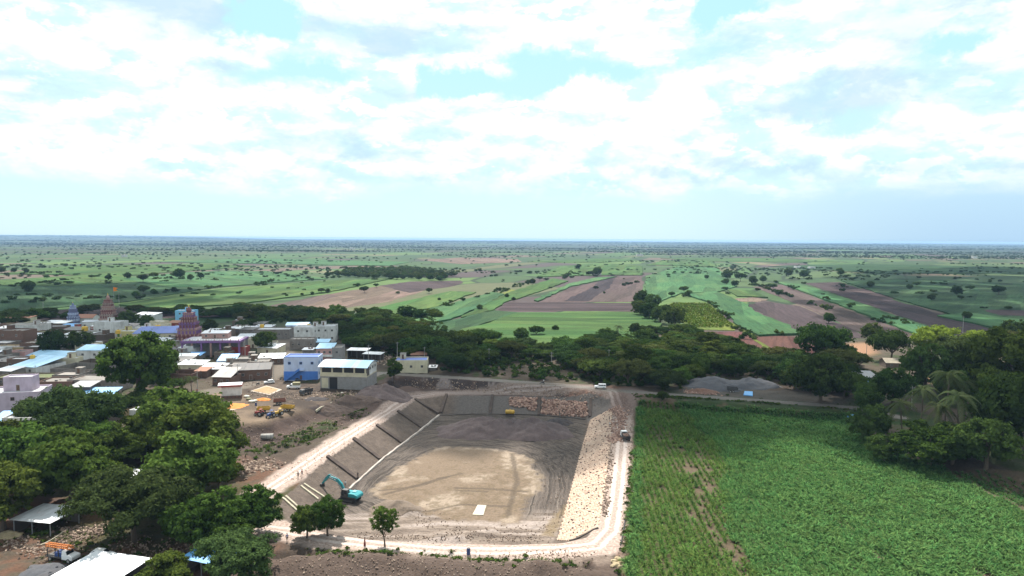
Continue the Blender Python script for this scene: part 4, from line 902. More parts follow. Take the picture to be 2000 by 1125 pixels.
def window(parent, x, z, w, h, frame=None, side=None, depth=0, name='window'):
    frame = frame or CONC; key = (frame.name, name)
    if key not in WIN_ME:
        pm = MB(); pm.box(-.42, .42, -.03, -.001, -.42, .42) if name == 'window' else pm.box(-.42, .42, -.05, -.001, -.5, .44)
        WIN_ME[key] = (mesh_from(name, FRAME_V, FRAME_F, [frame]), mesh_from('pane', pm.v, pm.f, [GLASS if name == 'window' else WOOD]))
    fm, pm = WIN_ME[key]; o = bpy.data.objects.new(name, fm); C.objects.link(o); o.parent = parent; o.scale = (w, 1, h)
    if side is None: o.location = (x, -.002, z)
    elif side == 'R': o.location = (x, depth, z); o.rotation_euler = (0, 0, math.pi/2)
    elif side == 'L': o.location = (x, depth, z); o.rotation_euler = (0, 0, -math.pi/2)
    p = bpy.data.objects.new('pane' if name == 'window' else 'panel', pm); C.objects.link(p); p.parent = o
    return o
FOOT = []; rzr = random.Random(12)
def house(label, cx, by, wpx, hpx, dep, rz, wall, roof, rm, nw=3, frame=None, sheets=0, name='house', cat='house', over=.35, slope=.10, sidewin=0, storeys=1, door=True, group=None, hm=None, wm=None, pos=None, winh=1.0, par=.45):
    p = Vector(pos) if pos is not None else G(cx, by); dist = (p-cam.location).length
    w = wm or wpx/FPX*dist; h = hm or hpx/FPX*dist*1.02; r = thing(name, label, cat, (p.x, p.y, p.z-.05), R(rz), group); FOOT.append((p.x, p.y, max(w, dep)*.55))
    t = .22; mb = MB(); top = h
    if roof == 'flat': top = h+par
    mb.box(-w/2, w/2, 0, t, -.3, top); mb.box(-w/2, w/2, dep-t, dep, -.3, top); mb.box(-w/2, -w/2+t, t, dep-t, -.3, top); mb.box(w/2-t, w/2, t, dep-t, -.3, top)
    if roof == 'gable': 
        for x0 in (-w/2, w/2-t): mb.add([(x0, 0, h), (x0+t, 0, h), (x0+t, dep, h), (x0, dep, h), (x0, dep/2, h+dep*.22), (x0+t, dep/2, h+dep*.22)], [(0, 1, 5, 4), (2, 3, 4, 5), (1, 2, 5), (0, 4, 3)])
    mb.build('wall', wall, r)
    if roof in ('flat', 'open'):
        if roof == 'flat': MB().box(-w/2+t+.002, w/2-t-.002, t+.002, dep-t-.002, h-.2, h).build('roof', rm, r)
        else: MB().box(-w/2+t+.002, w/2-t-.002, t+.002, dep-t-.002, .1, .2).build('floor', rm, r)
    elif roof == 'sheet':
        n = max(1, sheets); x0 = -w/2-over; W_ = w+2*over; rise = dep*slope; th = .06
        sm = None
        for i in range(n):
            a = W_/n; q = MB(); q.add([(0, -over, 0), (a*.985, -over, 0), (a*.985, dep+over, rise), (0, dep+over, rise), (0, -over, th), (a*.985, -over, th), (a*.985, dep+over, rise+th), (0, dep+over, rise+th)],
                                      [(0, 3, 2, 1), (4, 5, 6, 7), (0, 1, 5, 4), (1, 2, 6, 5), (2, 3, 7, 6), (3, 0, 4, 7)]) if sm is None else None
            if sm is None: sm = mesh_from('roof_sheet' if n > 1 else 'roof', q.v, q.f, [rm])
            o = bpy.data.objects.new(sm.name.split('.')[0], sm); C.objects.link(o); o.parent = r; o.location = (x0+a*i, 0, h+.01+(.025 if i % 2 else 0))
        if n == 1: pass
    elif roof == 'gable':
        for sg in (0, 1):
            y0, y1 = (-over, dep/2) if sg == 0 else (dep+over, dep/2); zr = h+dep*.22+.03; ze = h-over*.44+.03
            q = MB(); q.add([(-w/2-over, y0, ze), (w/2+over, y0, ze), (w/2+over, y1, zr), (-w/2-over, y1, zr), (-w/2-over, y0, ze+.08), (w/2+over, y0, ze+.08), (w/2+over, y1, zr+.08), (-w/2-over, y1, zr+.08)],
                            [(0, 3, 2, 1), (4, 5, 6, 7), (0, 1, 5, 4), (1, 2, 6, 5), (2, 3, 7, 6), (3, 0, 4, 7)]); q.build('roof', rm, r)
    elif roof == 'curve':
        prof = []; k = 9
        for i in range(k): a = i/(k-1); prof.append((-over+a*(dep+2*over), h+math.sin(a*math.pi)*dep*.16+.02))
        vs = [(-w/2-over, y, z) for y, z in prof]+[(w/2+over, y, z) for y, z in prof]+[(-w/2-over, y, z+.06) for y, z in prof]+[(w/2+over, y, z+.06) for y, z in prof]
        fs = [(i, i+1, k+i+1, k+i) for i in range(k-1)]+[(2*k+i, 3*k+i, 3*k+i+1, 2*k+i+1) for i in range(k-1)]+[(i, 2*k+i, 2*k+i+1, i+1) for i in range(k-1)]+[(k+i, k+i+1, 3*k+i+1, 3*k+i) for i in range(k-1)]
        MB().add(vs, fs).build('roof', rm, r)
        gv = [(y, z) for y, z in prof[1:-1]]; 
        for x0 in (-w/2, w/2-t):
            q = MB(); n_ = len(gv); q.add([(x0, max(0, y), z-.0) for y, z in gv]+[(x0, gv[-1][0], h), (x0, gv[0][0], h)], [tuple(range(n_+2))]); q.add([(x0+t, max(0, y), z) for y, z in gv]+[(x0+t, gv[-1][0], h), (x0+t, gv[0][0], h)], [tuple(range(n_+1, -1, -1))]); q.build('gable', wall, r)
    if roof == 'flat' and w > 6 and dep > 5.5 and rzr.random() < .5 and pos is None or (roof == 'flat' and group and rzr.random() < .4):
        x0 = rzr.uniform(-w/2+.5, w/2-3.2); MB().box(x0, x0+2.4, dep-3.2, dep-.6, h+.002, h+2.2).build('stair_room', wall, r); MB().box(x0-.15, x0+2.55, dep-3.35, dep-.45, h+2.202, h+2.32).build('stair_roof', SLAB, r); MB().box(x0+.7, x0+1.6, dep-3.23, dep-3.202, h+.05, h+1.9).build('door', WOOD, r)
    if rm in (S_PALE, S_DARK, S_WHITE, S_GREY, SLAB) and rzr.random() < .6:      # weights and scraps that hold the sheets down
        q = MB(); hh_ = h+.12 if roof == 'sheet' else h+.002
        for _ in range(rzr.randint(3, 8)): x = rzr.uniform(-w/2+.6, w/2-.9); y = rzr.uniform(.6, dep-.9); zz_ = hh_+(y*slope if roof == 'sheet' else 0); sx, sy = rzr.uniform(.25, .9), rzr.uniform(.2, .5); q.box(x, x+sx, y, y+sy, zz_, zz_+rzr.uniform(.15, .5))
        q.build('roof_clutter', rzr.choice([MUD, BRICK, STEEL, BLACKP]), r)
    sh = h/storeys
    for s_ in range(storeys):
        zc = s_*sh+sh*.55
        for i in range(nw):
            x = -w/2+w*(i+.5)/nw
            if door and s_ == 0 and i == nw//2: window(r, x, min(1.05, sh*.4), min(1.1, w*.3), min(2.1, sh*.8), frame, name='door')
            else: window(r, x, zc, min(1.1, w/nw*.5), min(1.1*winh, sh*.4), frame)
        for i in range(sidewin): window(r, w/2+.002, zc, min(1.1, dep/sidewin*.5), min(1.1, sh*.4), frame, side='R', depth=dep*(i+.5)/sidewin)
    return r, w, h, dep
def H(*a, **k): return house(*a, **k)
H('small far house with tan roof at the left edge behind the village', 30, 632, 46, 9, 7, 4, CREAM, 'sheet', S_TILE, 3)
H('long white flat-roofed house left of the coconut palm', 50, 657, 50, 17, 9, 3, WHITE, 'flat', SLAB, 3)
H('brown brick house with flat roof at the left edge', 20, 681, 46, 27, 9, -6, BRICK, 'flat', SLAB, 2, storeys=2)
H('low house with white sheet roof at the left edge', 8, 651, 28, 7, 8, 0, GREY, 'sheet', S_WHITE, 1)
H('grey house row in front of the long white house', 62, 672, 42, 12, 8, 4, GREY, 'sheet', S_PALE, 3)
H('tan-walled terrace at the left edge', 16, 694, 52, 11, 9, 4, TAN_, 'flat', SLAB, 0, door=False)
H('peach walled small house beside the tan terrace', 34, 703, 24, 12, 6, 4, PINK, 'flat', SLAB, 1)
H('dark brick house under the palm', 60, 690, 34, 15, 8, 0, BRICK, 'flat', SLAB, 2)
H('long white shed with pale blue sheet roof and a yellow tank behind', 47, 731, 48, 12, 14, -14, WHITE, 'sheet', S_LBLUE, 2, sheets=6, slope=.16, door=False)
H('shed with light blue sheet roof just behind the long white shed', 84, 706, 70, 8, 9, -12, GREY, 'sheet', S_LBLUE, 3, slope=.14, sheets=6)
H('white house with bright blue sheet roof and three small square windows', 185, 702, 58, 15, 8, 2, WHITE, 'sheet', S_LBLUE, 3, door=False, sheets=5, slope=.18)
H('tall white temple hall with flat roof below the tall grey tower', 208, 662, 44, 27, 9, -4, WHITE, 'flat', SLABW, 2)
H('white house with terracotta tiled roof beside the small blue tower', 158, 633, 38, 10, 9, 4, WHITE, 'gable', S_TILE, 4, door=False)
H('house with deep blue sheet roof beside the tiled house', 130, 646, 26, 7, 8, 0, PALEB, 'sheet', S_BLUE, 2)
H('long red-walled house with flat roof left of the temple hall', 156, 655, 52, 10, 8, 2, REDW, 'flat', SLAB, 4)
H('brown stone house right of the temple hall', 188, 674, 30, 16, 8, -6, MUD, 'flat', SLAB, 1)
H('far white shed with white sheet roof in front of the dark field', 281, 629, 38, 12, 9, -8, WHITE, 'sheet', S_WHITE, 2)
H('small white hut beside the far white shed', 254, 640, 12, 9, 4, 0, WHITE, 'flat', SLABW, 1)
H('light blue two-storey cube house behind the pink temple tower', 361, 628, 32, 18, 8, 6, SKYB, 'flat', SLABW, 2, storeys=2)
H('yellow two-storey house left of the deep blue roof', 250, 674, 46, 22, 9, -6, YELLOW, 'flat', SLABW, 3, storeys=2)
H('large open terrace house under a deep blue sheet roof', 312, 676, 84, 22, 15, 12, CREAM, 'sheet', S_DBLUE, 5, sheets=8, slope=.12, storeys=2)
H('dull red long house in front of the light blue cube house', 345, 640, 34, 8, 8, 0, REDW, 'sheet', S_TILE, 3)
H('pale house with lime roof behind the deep blue roof', 300, 652, 60, 9, 9, 4, WHITE, 'flat', SLABW, 3)
H('cream house between the deep blue roof and the pink tower', 340, 660, 28, 12, 8, 4, CREAM, 'flat', SLAB, 2)
H('unroofed grey compound of high stone walls left of the big tree', 158, 738, 108, 14, 14, -6, GREY, 'open', GRASSR, 0, door=False, name='compound', cat='compound')
H('walled yard with grass inside behind the grey compound', 180, 718, 60, 8, 10, -4, MUD, 'open', GRASSR, 0, door=False, name='compound', cat='compound')
H('long low mud house with grassy roof below the white shed', 50, 752, 100, 10, 10, 3, MUD, 'flat', GRASSR, 4)
H('dark grey stone house left of the big tree trunk', 180, 768, 84, 20, 10, -3, GREY, 'flat', SLAB, 3)
H('brown brick house above the acacia', 108, 768, 52, 17, 9, 5, BRICK, 'flat', SLAB, 2)
H('grey stepped house in front of the compound', 128, 750, 42, 13, 8, 2, GREY, 'flat', SLAB, 3)
H('black open-fronted shed on poles above the acacia', 157, 782, 32, 22, 7, 4, S_DARK, 'sheet', S_GREY, 0, door=False, name='shed', cat='shed')
H('low shed with blue sheet roof beside the black open-fronted shed', 180, 788, 58, 12, 8, 4, GREY, 'sheet', S_BLUE, 0, door=False, sheets=6, slope=.16, name='shed', cat='shed')
lil = H('large lilac two-storey house with red shutter at the left edge', 26, 812, 74, 34, 11, 16, LILAC, 'flat', SLABW, 3, storeys=2, frame=WOOD)
H('small lilac rooftop room on the large lilac house', 25, 0, 0, 0, 4.5, 10, LILAC, 'flat', SLABW, 1, hm=4.2, wm=8.5, pos=(lil[0].location.x-1.0, lil[0].location.y+4.0, lil[0].location.z+lil[2]+.1), name='rooftop_room', cat='room')
H('turquoise walled house between the lilac house and the acacia', 66, 808, 22, 22, 7, 8, TURQ, 'flat', SLAB, 1)
H('low blue sheet roof at the left edge below the lilac house', 12, 838, 44, 12, 7, 8, GREY, 'sheet', S_BLUE, 0, door=False, sheets=5, slope=.2, name='shed', cat='shed')
H('white flat-roofed house with one small window below the lilac house', 44, 866, 58, 38, 9, 5, WHITE, 'flat', SLABW, 2, door=False)
H('white cube house half hidden by the tree grove', 270, 834, 32, 26, 7, -10, WHITE, 'flat', SLABW, 2, sidewin=1)
H('orange-walled low house behind the white cube house', 238, 812, 26, 10, 6, 0, TAN_, 'flat', SLAB, 0, door=False)
# right half of the village
H('long row of small shops with blue sheet roof, along the lane', 442, 716, 30, 10, 7, 6, GREY, 'sheet', S_BLUE, 2, sheets=4, slope=.28)
H('grey shop with flat roof right of the blue sheet roof', 475, 718, 36, 14, 9, 8, GREY, 'flat', SLAB, 2)
H('shop with white sheet roof at the lane corner', 528, 712, 44, 11, 9, 10, BRICK, 'sheet', S_WHITE, 3, sheets=4)
H('brown shop building in the lane row', 505, 728, 38, 18, 9, 12, MUD, 'flat', SLAB, 3)
H('long dark shop building with doors facing the lane', 490, 742, 66, 18, 10, 14, BRICK, 'sheet', S_DARK, 5, sheets=6)
H('blue-fronted shop at the near end of the lane row', 515, 738, 16, 14, 6, 14, BLUE, 'flat', SLAB, 1)
H('grey flat-roofed house with a pale blue sheet patch', 466, 728, 62, 12, 9, 8, GREY, 'flat', SLAB, 2)
H('brick house with white roof left of the dark shops', 412, 734, 40, 12, 9, 4, BRICK, 'sheet', S_WHITE, 2)
H('low house with dark sheet roof beside the water shelter', 433, 752, 34, 14, 8, -6, BRICK, 'sheet', S_DARK, 3, slope=.3, sheets=4)
H('grey walled yard with brown heap behind the low dark roof', 455, 742, 36, 10, 7, 4, GREY, 'open', SLAB, 0, door=False, name='compound', cat='compound')
H('brick compound wall beside the palm by the lane', 348, 746, 48, 14, 10, -4, BRICK, 'open', GRASSR, 0, door=False, name='compound', cat='compound')
H('small house with bright blue sheet roof below the temple', 372, 704, 32, 8, 7, 3, GREY, 'sheet', S_BLUE, 2, sheets=4)
H('small red brick house with a sloping roof behind the palm by the lane', 392, 738, 20, 12, 6, 0, BRICK, 'sheet', S_TILE, 1)
H('red painted block wall shop right of the temple arcade', 466, 698, 28, 17, 6, 4, REDW, 'flat', SLAB, 1)
H('long flat-roofed building at the far end of the lane', 532, 662, 62, 16, 10, 4, GREY, 'flat', SLABW, 5)
H('barrel-roofed shed with pale blue roof behind the white houses', 580, 644, 40, 8, 9, 3, PALEB, 'curve', S_LBLUE, 2, name='shed', cat='shed')
H('two-storey white house with flat roof at the top of the lane', 600, 668, 48, 26, 10, 5, WHITE, 'flat', SLABW, 3, storeys=2)
H('white house with parapet and balcony right of the two-storey white house', 636, 668, 36, 28, 10, 6, WHITE, 'flat', SLABW, 3, storeys=2, sidewin=1)
H('unfinished grey house with pillars in front of the white houses', 590, 683, 44, 18, 8, 5, GREY, 'flat', SLAB, 4)
H('low annex with pale roof beside the unfinished grey house', 626, 680, 30, 11, 7, 6, GREY, 'sheet', S_LBLUE, 1)
H('small grey cabin with pale sheet roof by the lane', 601, 698, 19, 14, 4, 0, GREY, 'sheet', S_PALE, 1)
h31 = H('two-storey house with blue roof, white balcony and pink ground floor', 634, 712, 30, 30, 9, 4, PINK, 'sheet', S_LBLUE, 3, storeys=2, sidewin=0, sheets=4, slope=.12)
MB().box(-h31[1]/2-.1, h31[1]/2+.1, -1.3, -.03, h31[2]*.50, h31[2]*.50+.18).build('balcony_floor', WHITE, h31[0]); MB().box(-h31[1]/2-.1, h31[1]/2+.1, -1.38, -1.25, h31[2]*.50+.182, h31[2]*.50+1.1).build('balcony_wall', WHITE, h31[0])
H('grey block side house adjoining the pink and white house', 658, 712, 18, 30, 9, 4, BLOCK, 'flat', SLAB, 1, storeys=2, door=False)
# blue house with outside stair
bh, bw, bh_h, _ = H('two-storey house painted bright blue below and pale blue above, with an outside stair', 588, 742, 62, 40, 9, 3, PALEB, 'flat', S_DBLUE, 3, storeys=2, sidewin=2, frame=BLUE)
MB().box(-bw/2-.02, bw/2+.02, -.035, -.004, .02, bh_h*.40).build('blue_dado', BLUE, bh)
MB().box(-bw/2-.06, bw/2+.06, -.10, .22, bh_h+.452, bh_h+.60).build('parapet_band', BLUE, bh)
mb = MB(); 
for i in range(14):
    x = -bw*.46+i*.42; z = i*bh_h*.46/13; mb.box(x, x+.42, -1.3, -.06, max(0, z-.3), z+.12)
mb.build('stair', BLUE, bh); MB().box(-bw*.46+14*.42, bw*.10, -1.3, -.06, bh_h*.46, bh_h*.46+.15).build('landing', PALEB, bh)
mb = MB(); mb.add([(-bw*.46, -1.38, .9), (-bw*.46, -1.32, .9), (-bw*.46+5.9, -1.32, bh_h*.46+1.0), (-bw*.46+5.9, -1.38, bh_h*.46+1.0), (-bw*.46, -1.38, 0), (-bw*.46, -1.32, 0), (-bw*.46+5.9, -1.32, bh_h*.46), (-bw*.46+5.9, -1.38, bh_h*.46)], [(0, 1, 2, 3), (4, 7, 6, 5), (0, 3, 7, 4), (1, 5, 6, 2), (0, 4, 5, 1), (3, 2, 6, 7)]); mb.build('stair_wall', BLUE, bh)
# cream hall on block walls
p = G(671, 760); hall = thing('hall', 'cream hall with curved metal roof standing on grey block walls beside the tar road', 'hall', (p.x, p.y, p.z-.1), R(-6)); k = (p-cam.location).length/FPX; w = 90*k; zl = 24*k; zt = 42*k; dp_ = 12.5
mb = MB(); mb.box(-w/2, w/2, 0, .25, 0, zl); mb.box(-w/2, w/2, dp_-.25, dp_, 0, zl); mb.box(w/2-.25, w/2, .25, dp_-.25, 0, zl); mb.box(-w/2, -w/2+.25, .25, dp_-.25, 0, zl); mb.build('lower_wall', BLOCK, hall)
mb = MB(); mb.box(-w/2-.05, w/2+.05, -.05, dp_+.05, zl+.002, zl+.35); mb.box(-w/2, w/2, 0, .22, zl+.352, zl+(zt-zl)*.42); mb.box(-w/2, w/2, dp_-.22, dp_, zl+.352, zt); mb.box(-w/2, -w/2+.22, .22, dp_-.22, zl+.352, zt)
for i in range(5): x = -w/2+.25+(w-.9)*i/4; mb.box(x-.2, x+.42, 0, .2, zl+(zt-zl)*.42+.002, zt)
mb.build('upper_wall', CREAM, hall)
for i in range(4): x0 = -w/2+.25+(w-.9)*i/4+.42; x1 = -w/2+.25+(w-.9)*(i+1)/4-.2; o = MB().box(x0+.02, x1-.02, .08, .12, zl+(zt-zl)*.42+.02, zt-.02).build('window', GLASS, hall)
for i in range(4): y0 = .22+i*dp_/4.1; o = MB().box(w/2-.22, w/2, y0, y0+dp_/4.1-.05, zl+.352, zt).build('side_panel', [S_DARK, WHITE, WHITE, WHITE][i], hall)
for i in range(3): y0 = .6+(i+1)*dp_/4.1; MB().box(w/2+.003, w/2+.04, y0, y0+1.3, zt-1.4, zt-.4).build('window', GLASS, hall)
MB().box(-w*.30, -w*.13, -.06, -.003, .05, zl-.3).build('doorway', GLASS, hall); MB().box(-w*.47, -w*.33, -.05, -.003, .4, zl-.6).build('shutter', CREAM, hall)
k9 = 9; n_ = 9; prof = [(-.9+a/(k9-1)*(dp_+1.8), zt+.02+math.sin(a/(k9-1)*math.pi)*1.5) for a in range(k9)]
for i in range(n_):
    x0 = -w/2-.6+(w+1.2)*i/n_; x1 = x0+(w+1.2)/n_*.985; zz = .02*(i % 2)
    vs = [(x, y, z+dz+zz) for dz in (0, .06) for x in (x0, x1) for y, z in prof]; q = MB(); q.add(vs, [(j, j+1, k9+j+1, k9+j) for j in range(k9-1)]+[(2*k9+j, 3*k9+j, 3*k9+j+1, 2*k9+j+1) for j in range(k9-1)]+[(j, 2*k9+j, 2*k9+j+1, j+1) for j in range(k9-1)]+[(k9+j, k9+j+1, 3*k9+j+1, 3*k9+j) for j in range(k9-1)]+[(0, k9, 3*k9, 2*k9), (k9-1, 3*k9-1, 4*k9-1, 2*k9-1)]); q.build('roof_sheet', S_LBLUE if i % 3 else S_PALE, hall)
q = MB(); prof2 = [(max(.05, min(dp_-.05, y)), z) for y, z in prof]; q.add([(w/2-.1, y, z) for y, z in prof2]+[(w/2-.1, dp_-.05, zt), (w/2-.1, .05, zt)], [tuple(range(k9+2))]); q.build('gable', WHITE, hall)
H('cream bungalow with blue flat roof at the bend of the tar road', 803, 728, 62, 22, 9, 4, CREAM, 'flat', S_DBLUE, 3, door=False, sidewin=1)
H('small lean-to with white sheet beside the cream bungalow', 845, 724, 14, 6, 4, 0, GREY, 'sheet', S_WHITE, 0, door=False, name='shed', cat='shed')
def open_shed(label, cx, by, w, d, h, rz, rm, n=8, slope=-.10, wallm=None):
    p = G(cx, by); r = thing('open_shed', label, 'shed', p, R(rz)); rise = d*slope; hm_ = h
    for x in (-w/2+.2, 0, w/2-.2):
        for y in (.2, d-.2): MB().box(x-.08, x+.08, y-.08, y+.08, -.2, h+rise*(y/d)-.02).build('post', STEEL, r)
    a = (w+.8)/n
    for i in range(n): q = MB(); z = h+.02*(i % 2); q.add([(0, -.4, z), (a*.985, -.4, z), (a*.985, d+.4, z+rise), (0, d+.4, z+rise), (0, -.4, z+.05), (a*.985, -.4, z+.05), (a*.985, d+.4, z+rise+.05), (0, d+.4, z+rise+.05)], [(0, 3, 2, 1), (4, 5, 6, 7), (0, 1, 5, 4), (1, 2, 6, 5), (2, 3, 7, 6), (3, 0, 4, 7)]); o = q.build('roof_sheet', rm, r); o.location = (-w/2-.4+a*i, 0, 0)
    MB().box(-w/2+.3, w/2-.3, d-.12, d-.02, 0, h+rise-.1).build('back_wall', wallm or S_DARK, r); MB().box(-w/2+.02, -w/2+.1, .3, d-.2, 0, h-.3).build('side_wall', wallm or S_DARK, r); return r
open_shed('open cattle shed with bright white sheet roof among the trees at lower left', 62, 1046, 8.8, 7.5, 3.0, -10, S_WHITE, 9, .02)
open_shed('large white sheet roof at the bottom edge', 140, 1184, 11.0, 10.5, 3.4, -14, S_WHITE, 11, .03)
open_shed('white shed roof half hidden among the grove trees', 218, 958, 8.4, 6.0, 3.0, -8, S_WHITE, 8, .02)
open_shed('blue sheet roof partly under the domed acacia', 392, 1126, 8.0, 7.5, 2.8, -20, S_BLUE, 8, .03)
open_shed('open shed with left half of a broken white roof between the lane and the scrub', 697, 701, 9.5, 6, 4.0, -6, S_WHITE, 6, .05)
open_shed('lower white roof piece right of the broken white roof', 726, 706, 8.5, 5, 3.4, -10, S_WHITE, 5, .05)
H('long low farmhouse with grey roof beside the tar road bend', 1676, 752, 64, 14, 9, -8, GREY, 'sheet', S_GREY, 4, sheets=6)
open_shed('bright blue sheet lean-to in front of the long low farmhouse', 1676, 762, 9, 5, 2.6, -25, S_BLUE, 5, .10, GREY)
H('small hut with thatched pale roof in the right grove', 1752, 718, 36, 8, 7, -6, MUD, 'gable', paint('thatch', (.30, .26, .20), .95, .5, 2), 2, name='hut', cat='hut')
H('pink hut hidden in the scrub belt behind the broken roof', 818, 700, 30, 7, 6, 5, BRICK, 'sheet', S_TILE, 1, name='hut', cat='hut')
H('tiny blue-roofed hut in the scrub belt', 825, 668, 20, 6, 5, 5, GREY, 'sheet', S_BLUE, 1, name='hut', cat='hut')
for (x, y, w_, lb) in [(688, 487, 9, 'tiny white farm building far off left of centre'), (1560, 524, 8, 'far white farmhouse left of a pair on the plain'), (1588, 525, 9, 'far white farmhouse right of a pair on the plain'), (1250, 500, 12, 'far low white building right of centre'), (240, 502, 6, 'tiny far white building on the left plain'), (1905, 505, 6, 'tiny far white building on the right plain'), (1165,538,18,'farmstead in the dark tree clump by the upper brown field')]:
    H(lb, x, y, w_, 3.2, 14, 0, WHITE, 'flat', SLABW, 0, door=False, name='farm_building', cat='building')
# crowded smaller houses filling the old village
VIL = gl([(-60,650),(60,640),(200,640),(330,640),(470,638),(540,650),(548,690),(500,715),(420,742),(330,750),(220,740),(0,760),(-80,760)], PLZ)
rgv = np.random.default_rng(44); cnt = 0
wl = [(GREY, 'grey'), (MUD, 'brown mud'), (BRICK, 'red-brown brick'), (WHITE, 'white'), (GREY, 'grey'), (CREAM, 'cream'), (MUD, 'brown mud')]
rl = [('flat', SLAB, 'flat roof'), ('flat', SLABW, 'pale flat roof'), ('sheet', S_PALE, 'pale sheet roof'), ('sheet', S_DARK, 'dark sheet roof'), ('flat', GRASSR, 'grassy flat roof'), ('sheet', S_WHITE, 'white sheet roof')]
for tries in range(5000):
    x0, y0 = VIL.min(0); x1, y1 = VIL.max(0); x, y = rgv.uniform(x0, x1), rgv.uniform(y0, y1)
    if not inside(np.array([x]), np.array([y]), VIL)[0] or seg_dist(np.array([x]), np.array([y]), LANE)[0] < 7: continue
    if any((x-a)**2+(y-b-3)**2 < (c+2.0)**2 for a, b, c in FOOT): continue
    (wm_, wn), (rt_, rmm, rn) = wl[rgv.integers(len(wl))], rl[rgv.integers(len(rl))]
    H(f'small {wn} house with {rn} packed among the old village houses', 0, 0, 0, 0, rgv.uniform(5.5, 9), rgv.uniform(-10, 14), wm_, rt_, rmm, int(rgv.integers(1, 4)), hm=rgv.uniform(2.8, 4.6), wm=rgv.uniform(6.5, 11), pos=(x, y, PLZ), group=f'small {wn} houses with {rn}'); cnt += 1
    if cnt > 95: break
print('filler houses', cnt, 'objects', len(bpy.data.objects))
# temple towers
def tower(label, cx, by, wpx, hpx, cols, n, finial=True, flag=False):
    p = G(cx, by); k = (p-cam.location).length/FPX; w = wpx*k; h = hpx*k; r = thing('temple_tower', label, 'tower', p, R(8)); z = 0
    MB().box(-w/2, w/2, -w/2, w/2, -.2, h*.16).build('base', cols[0], r); z = h*.16; hh = h*.66
    fr = np.linspace(1, .30, n+1)
    for i in range(n):
        a = w/2*fr[i]*.94; th = hh/n*(1.25-.5*i/n); q = MB(); q.box(-a, a, -a, a, z+.002, z+th*.72); q.box(-a*1.10, a*1.10, -a*1.10, a*1.10, z+th*.722, z+th*.86); q.box(-a*.98, a*.98, -a*.98, a*.98, z+th*.862, z+th)
        q.build('tier', cols[(i+1) % len(cols)], r); q = MB(); m_ = 5
        for s_ in range(m_):
            x = -a+2*a*(s_+.5)/m_; u = a/m_*.45
            for (M_) in [Matrix.Rotation(R(90*j), 4, 'Z') for j in range(4)]: q.box(x-u, x+u, -a-.30, -a-.002, z+th*.05, z+th*.55, M_); q.box(x-u*.6, x+u*.6, -a*1.10-.12, -a*1.10-.002, z+th*.75, z+th*1.1, M_)
        q.build('niche', cols[(i+2) % len(cols)], r); z += th
    a = w/2*fr[n]*.8; MB().lathe([(a*.7, z), (a, z+h*.03), (a*1.02, z+h*.07), (a*.6, z+h*.11), (a*.15, z+h*.13)], 14).build('dome', cols[1], r); MB().lathe([(.05, z+h*.12), (a*.28, z+h*.145), (a*.12, z+h*.17), (.02, z+h*.21)], 8).build('finial', GOLD, r)
    return r, z+h*.2, k
tower('tall temple tower of rose and grey stone tiers with gold finial, left', 213, 640, 23, 56, [MAROON, ROSE, STONEB], 6)
tower('small slate blue temple tower beside the tiled house', 144, 634, 14, 36, [SLATEB, SLATEB, PALEB], 4)
tp = tower('broad maroon and pink temple tower with many niches, beside the purple arcade', 371, 676, 37, 70, [PURPLE, MAROON, ROSE], 5)
p = G(214, 636); k = (p-cam.location).length/FPX; fp = thing('flag', 'saffron flag flying on a tall pole above the tall temple tower', 'flag', (p.x+.6, p.y+4.5, p.z)); MB().tube([(0, 0, 0), (0, 0, 64*k)], .09, 6).build('pole', STEEL, fp)
MB().add([(0.09, 0, 57*k), (0.09, 0, 64*k), (7*k, .3, 62.5*k), (4*k, .1, 60*k), (6.5*k, .4, 58*k), (0.09, .05, 57*k), (0.09, .05, 64*k), (7*k, .35, 62.5*k), (4*k, .15, 60*k), (6.5*k, .45, 58*k)], [(0, 1, 2, 3, 4), (9, 8, 7, 6, 5), (1, 6, 7, 2), (0, 4, 9, 5), (2, 7, 8, 3), (3, 8, 9, 4)]).build('cloth', SAFF, fp)
# temple arcade with purple cornice
p = G(412, 698); k = (p-cam.location).length/FPX; ta = thing('temple_arcade', 'temple hall with purple cornice, arches and white parapet figures', 'temple', (p.x, p.y, p.z-.05), R(6)); w = 100*k; h = 26*k
q = MB(); q.box(-w/2, w/2, 6, 14, 0, h); q.build('wall', BLOCK, ta); MB().box(-w/2-.3, w/2+.3, -.4, 14.3, h+.002, h+1.0).build('cornice', PURPLE, ta); MB().box(-w/2+1, w/2-1, 1, 13, h+1.002, h+1.2).build('roof', SLABW, ta)
for i in range(7): MB().box(-w/2+i*(w-.8)/6, -w/2+.8+i*(w-.8)/6, 0, .8, 0, h).build('column', [PURPLE, ROSE][i % 2], ta)
for i in range(22): x = -w/2+.3+i*(w-.8)/21; MB().lathe([(.22, 0), (.26, .4), (.12, .6), (.2, .8), (.02, 1.05)], 8, (x, 0, h+1.0)).build('parapet_figure', WHITE if i % 3 else ROSE, ta)
MB().box(-w*.5+.9, -w*.5+5.5, -.12, -.02, .2, h*.8).build('white_panel', WHITE, ta)
H('sheet-roofed pavilion on the temple hall', 0, 0, 0, 0, 6, 8, ROSE, 'sheet', S_PALE, 3, hm=2.6, wm=12, pos=(ta.location.x-.5, ta.location.y+6, ta.location.z+h+1.2), name='pavilion', cat='pavilion')
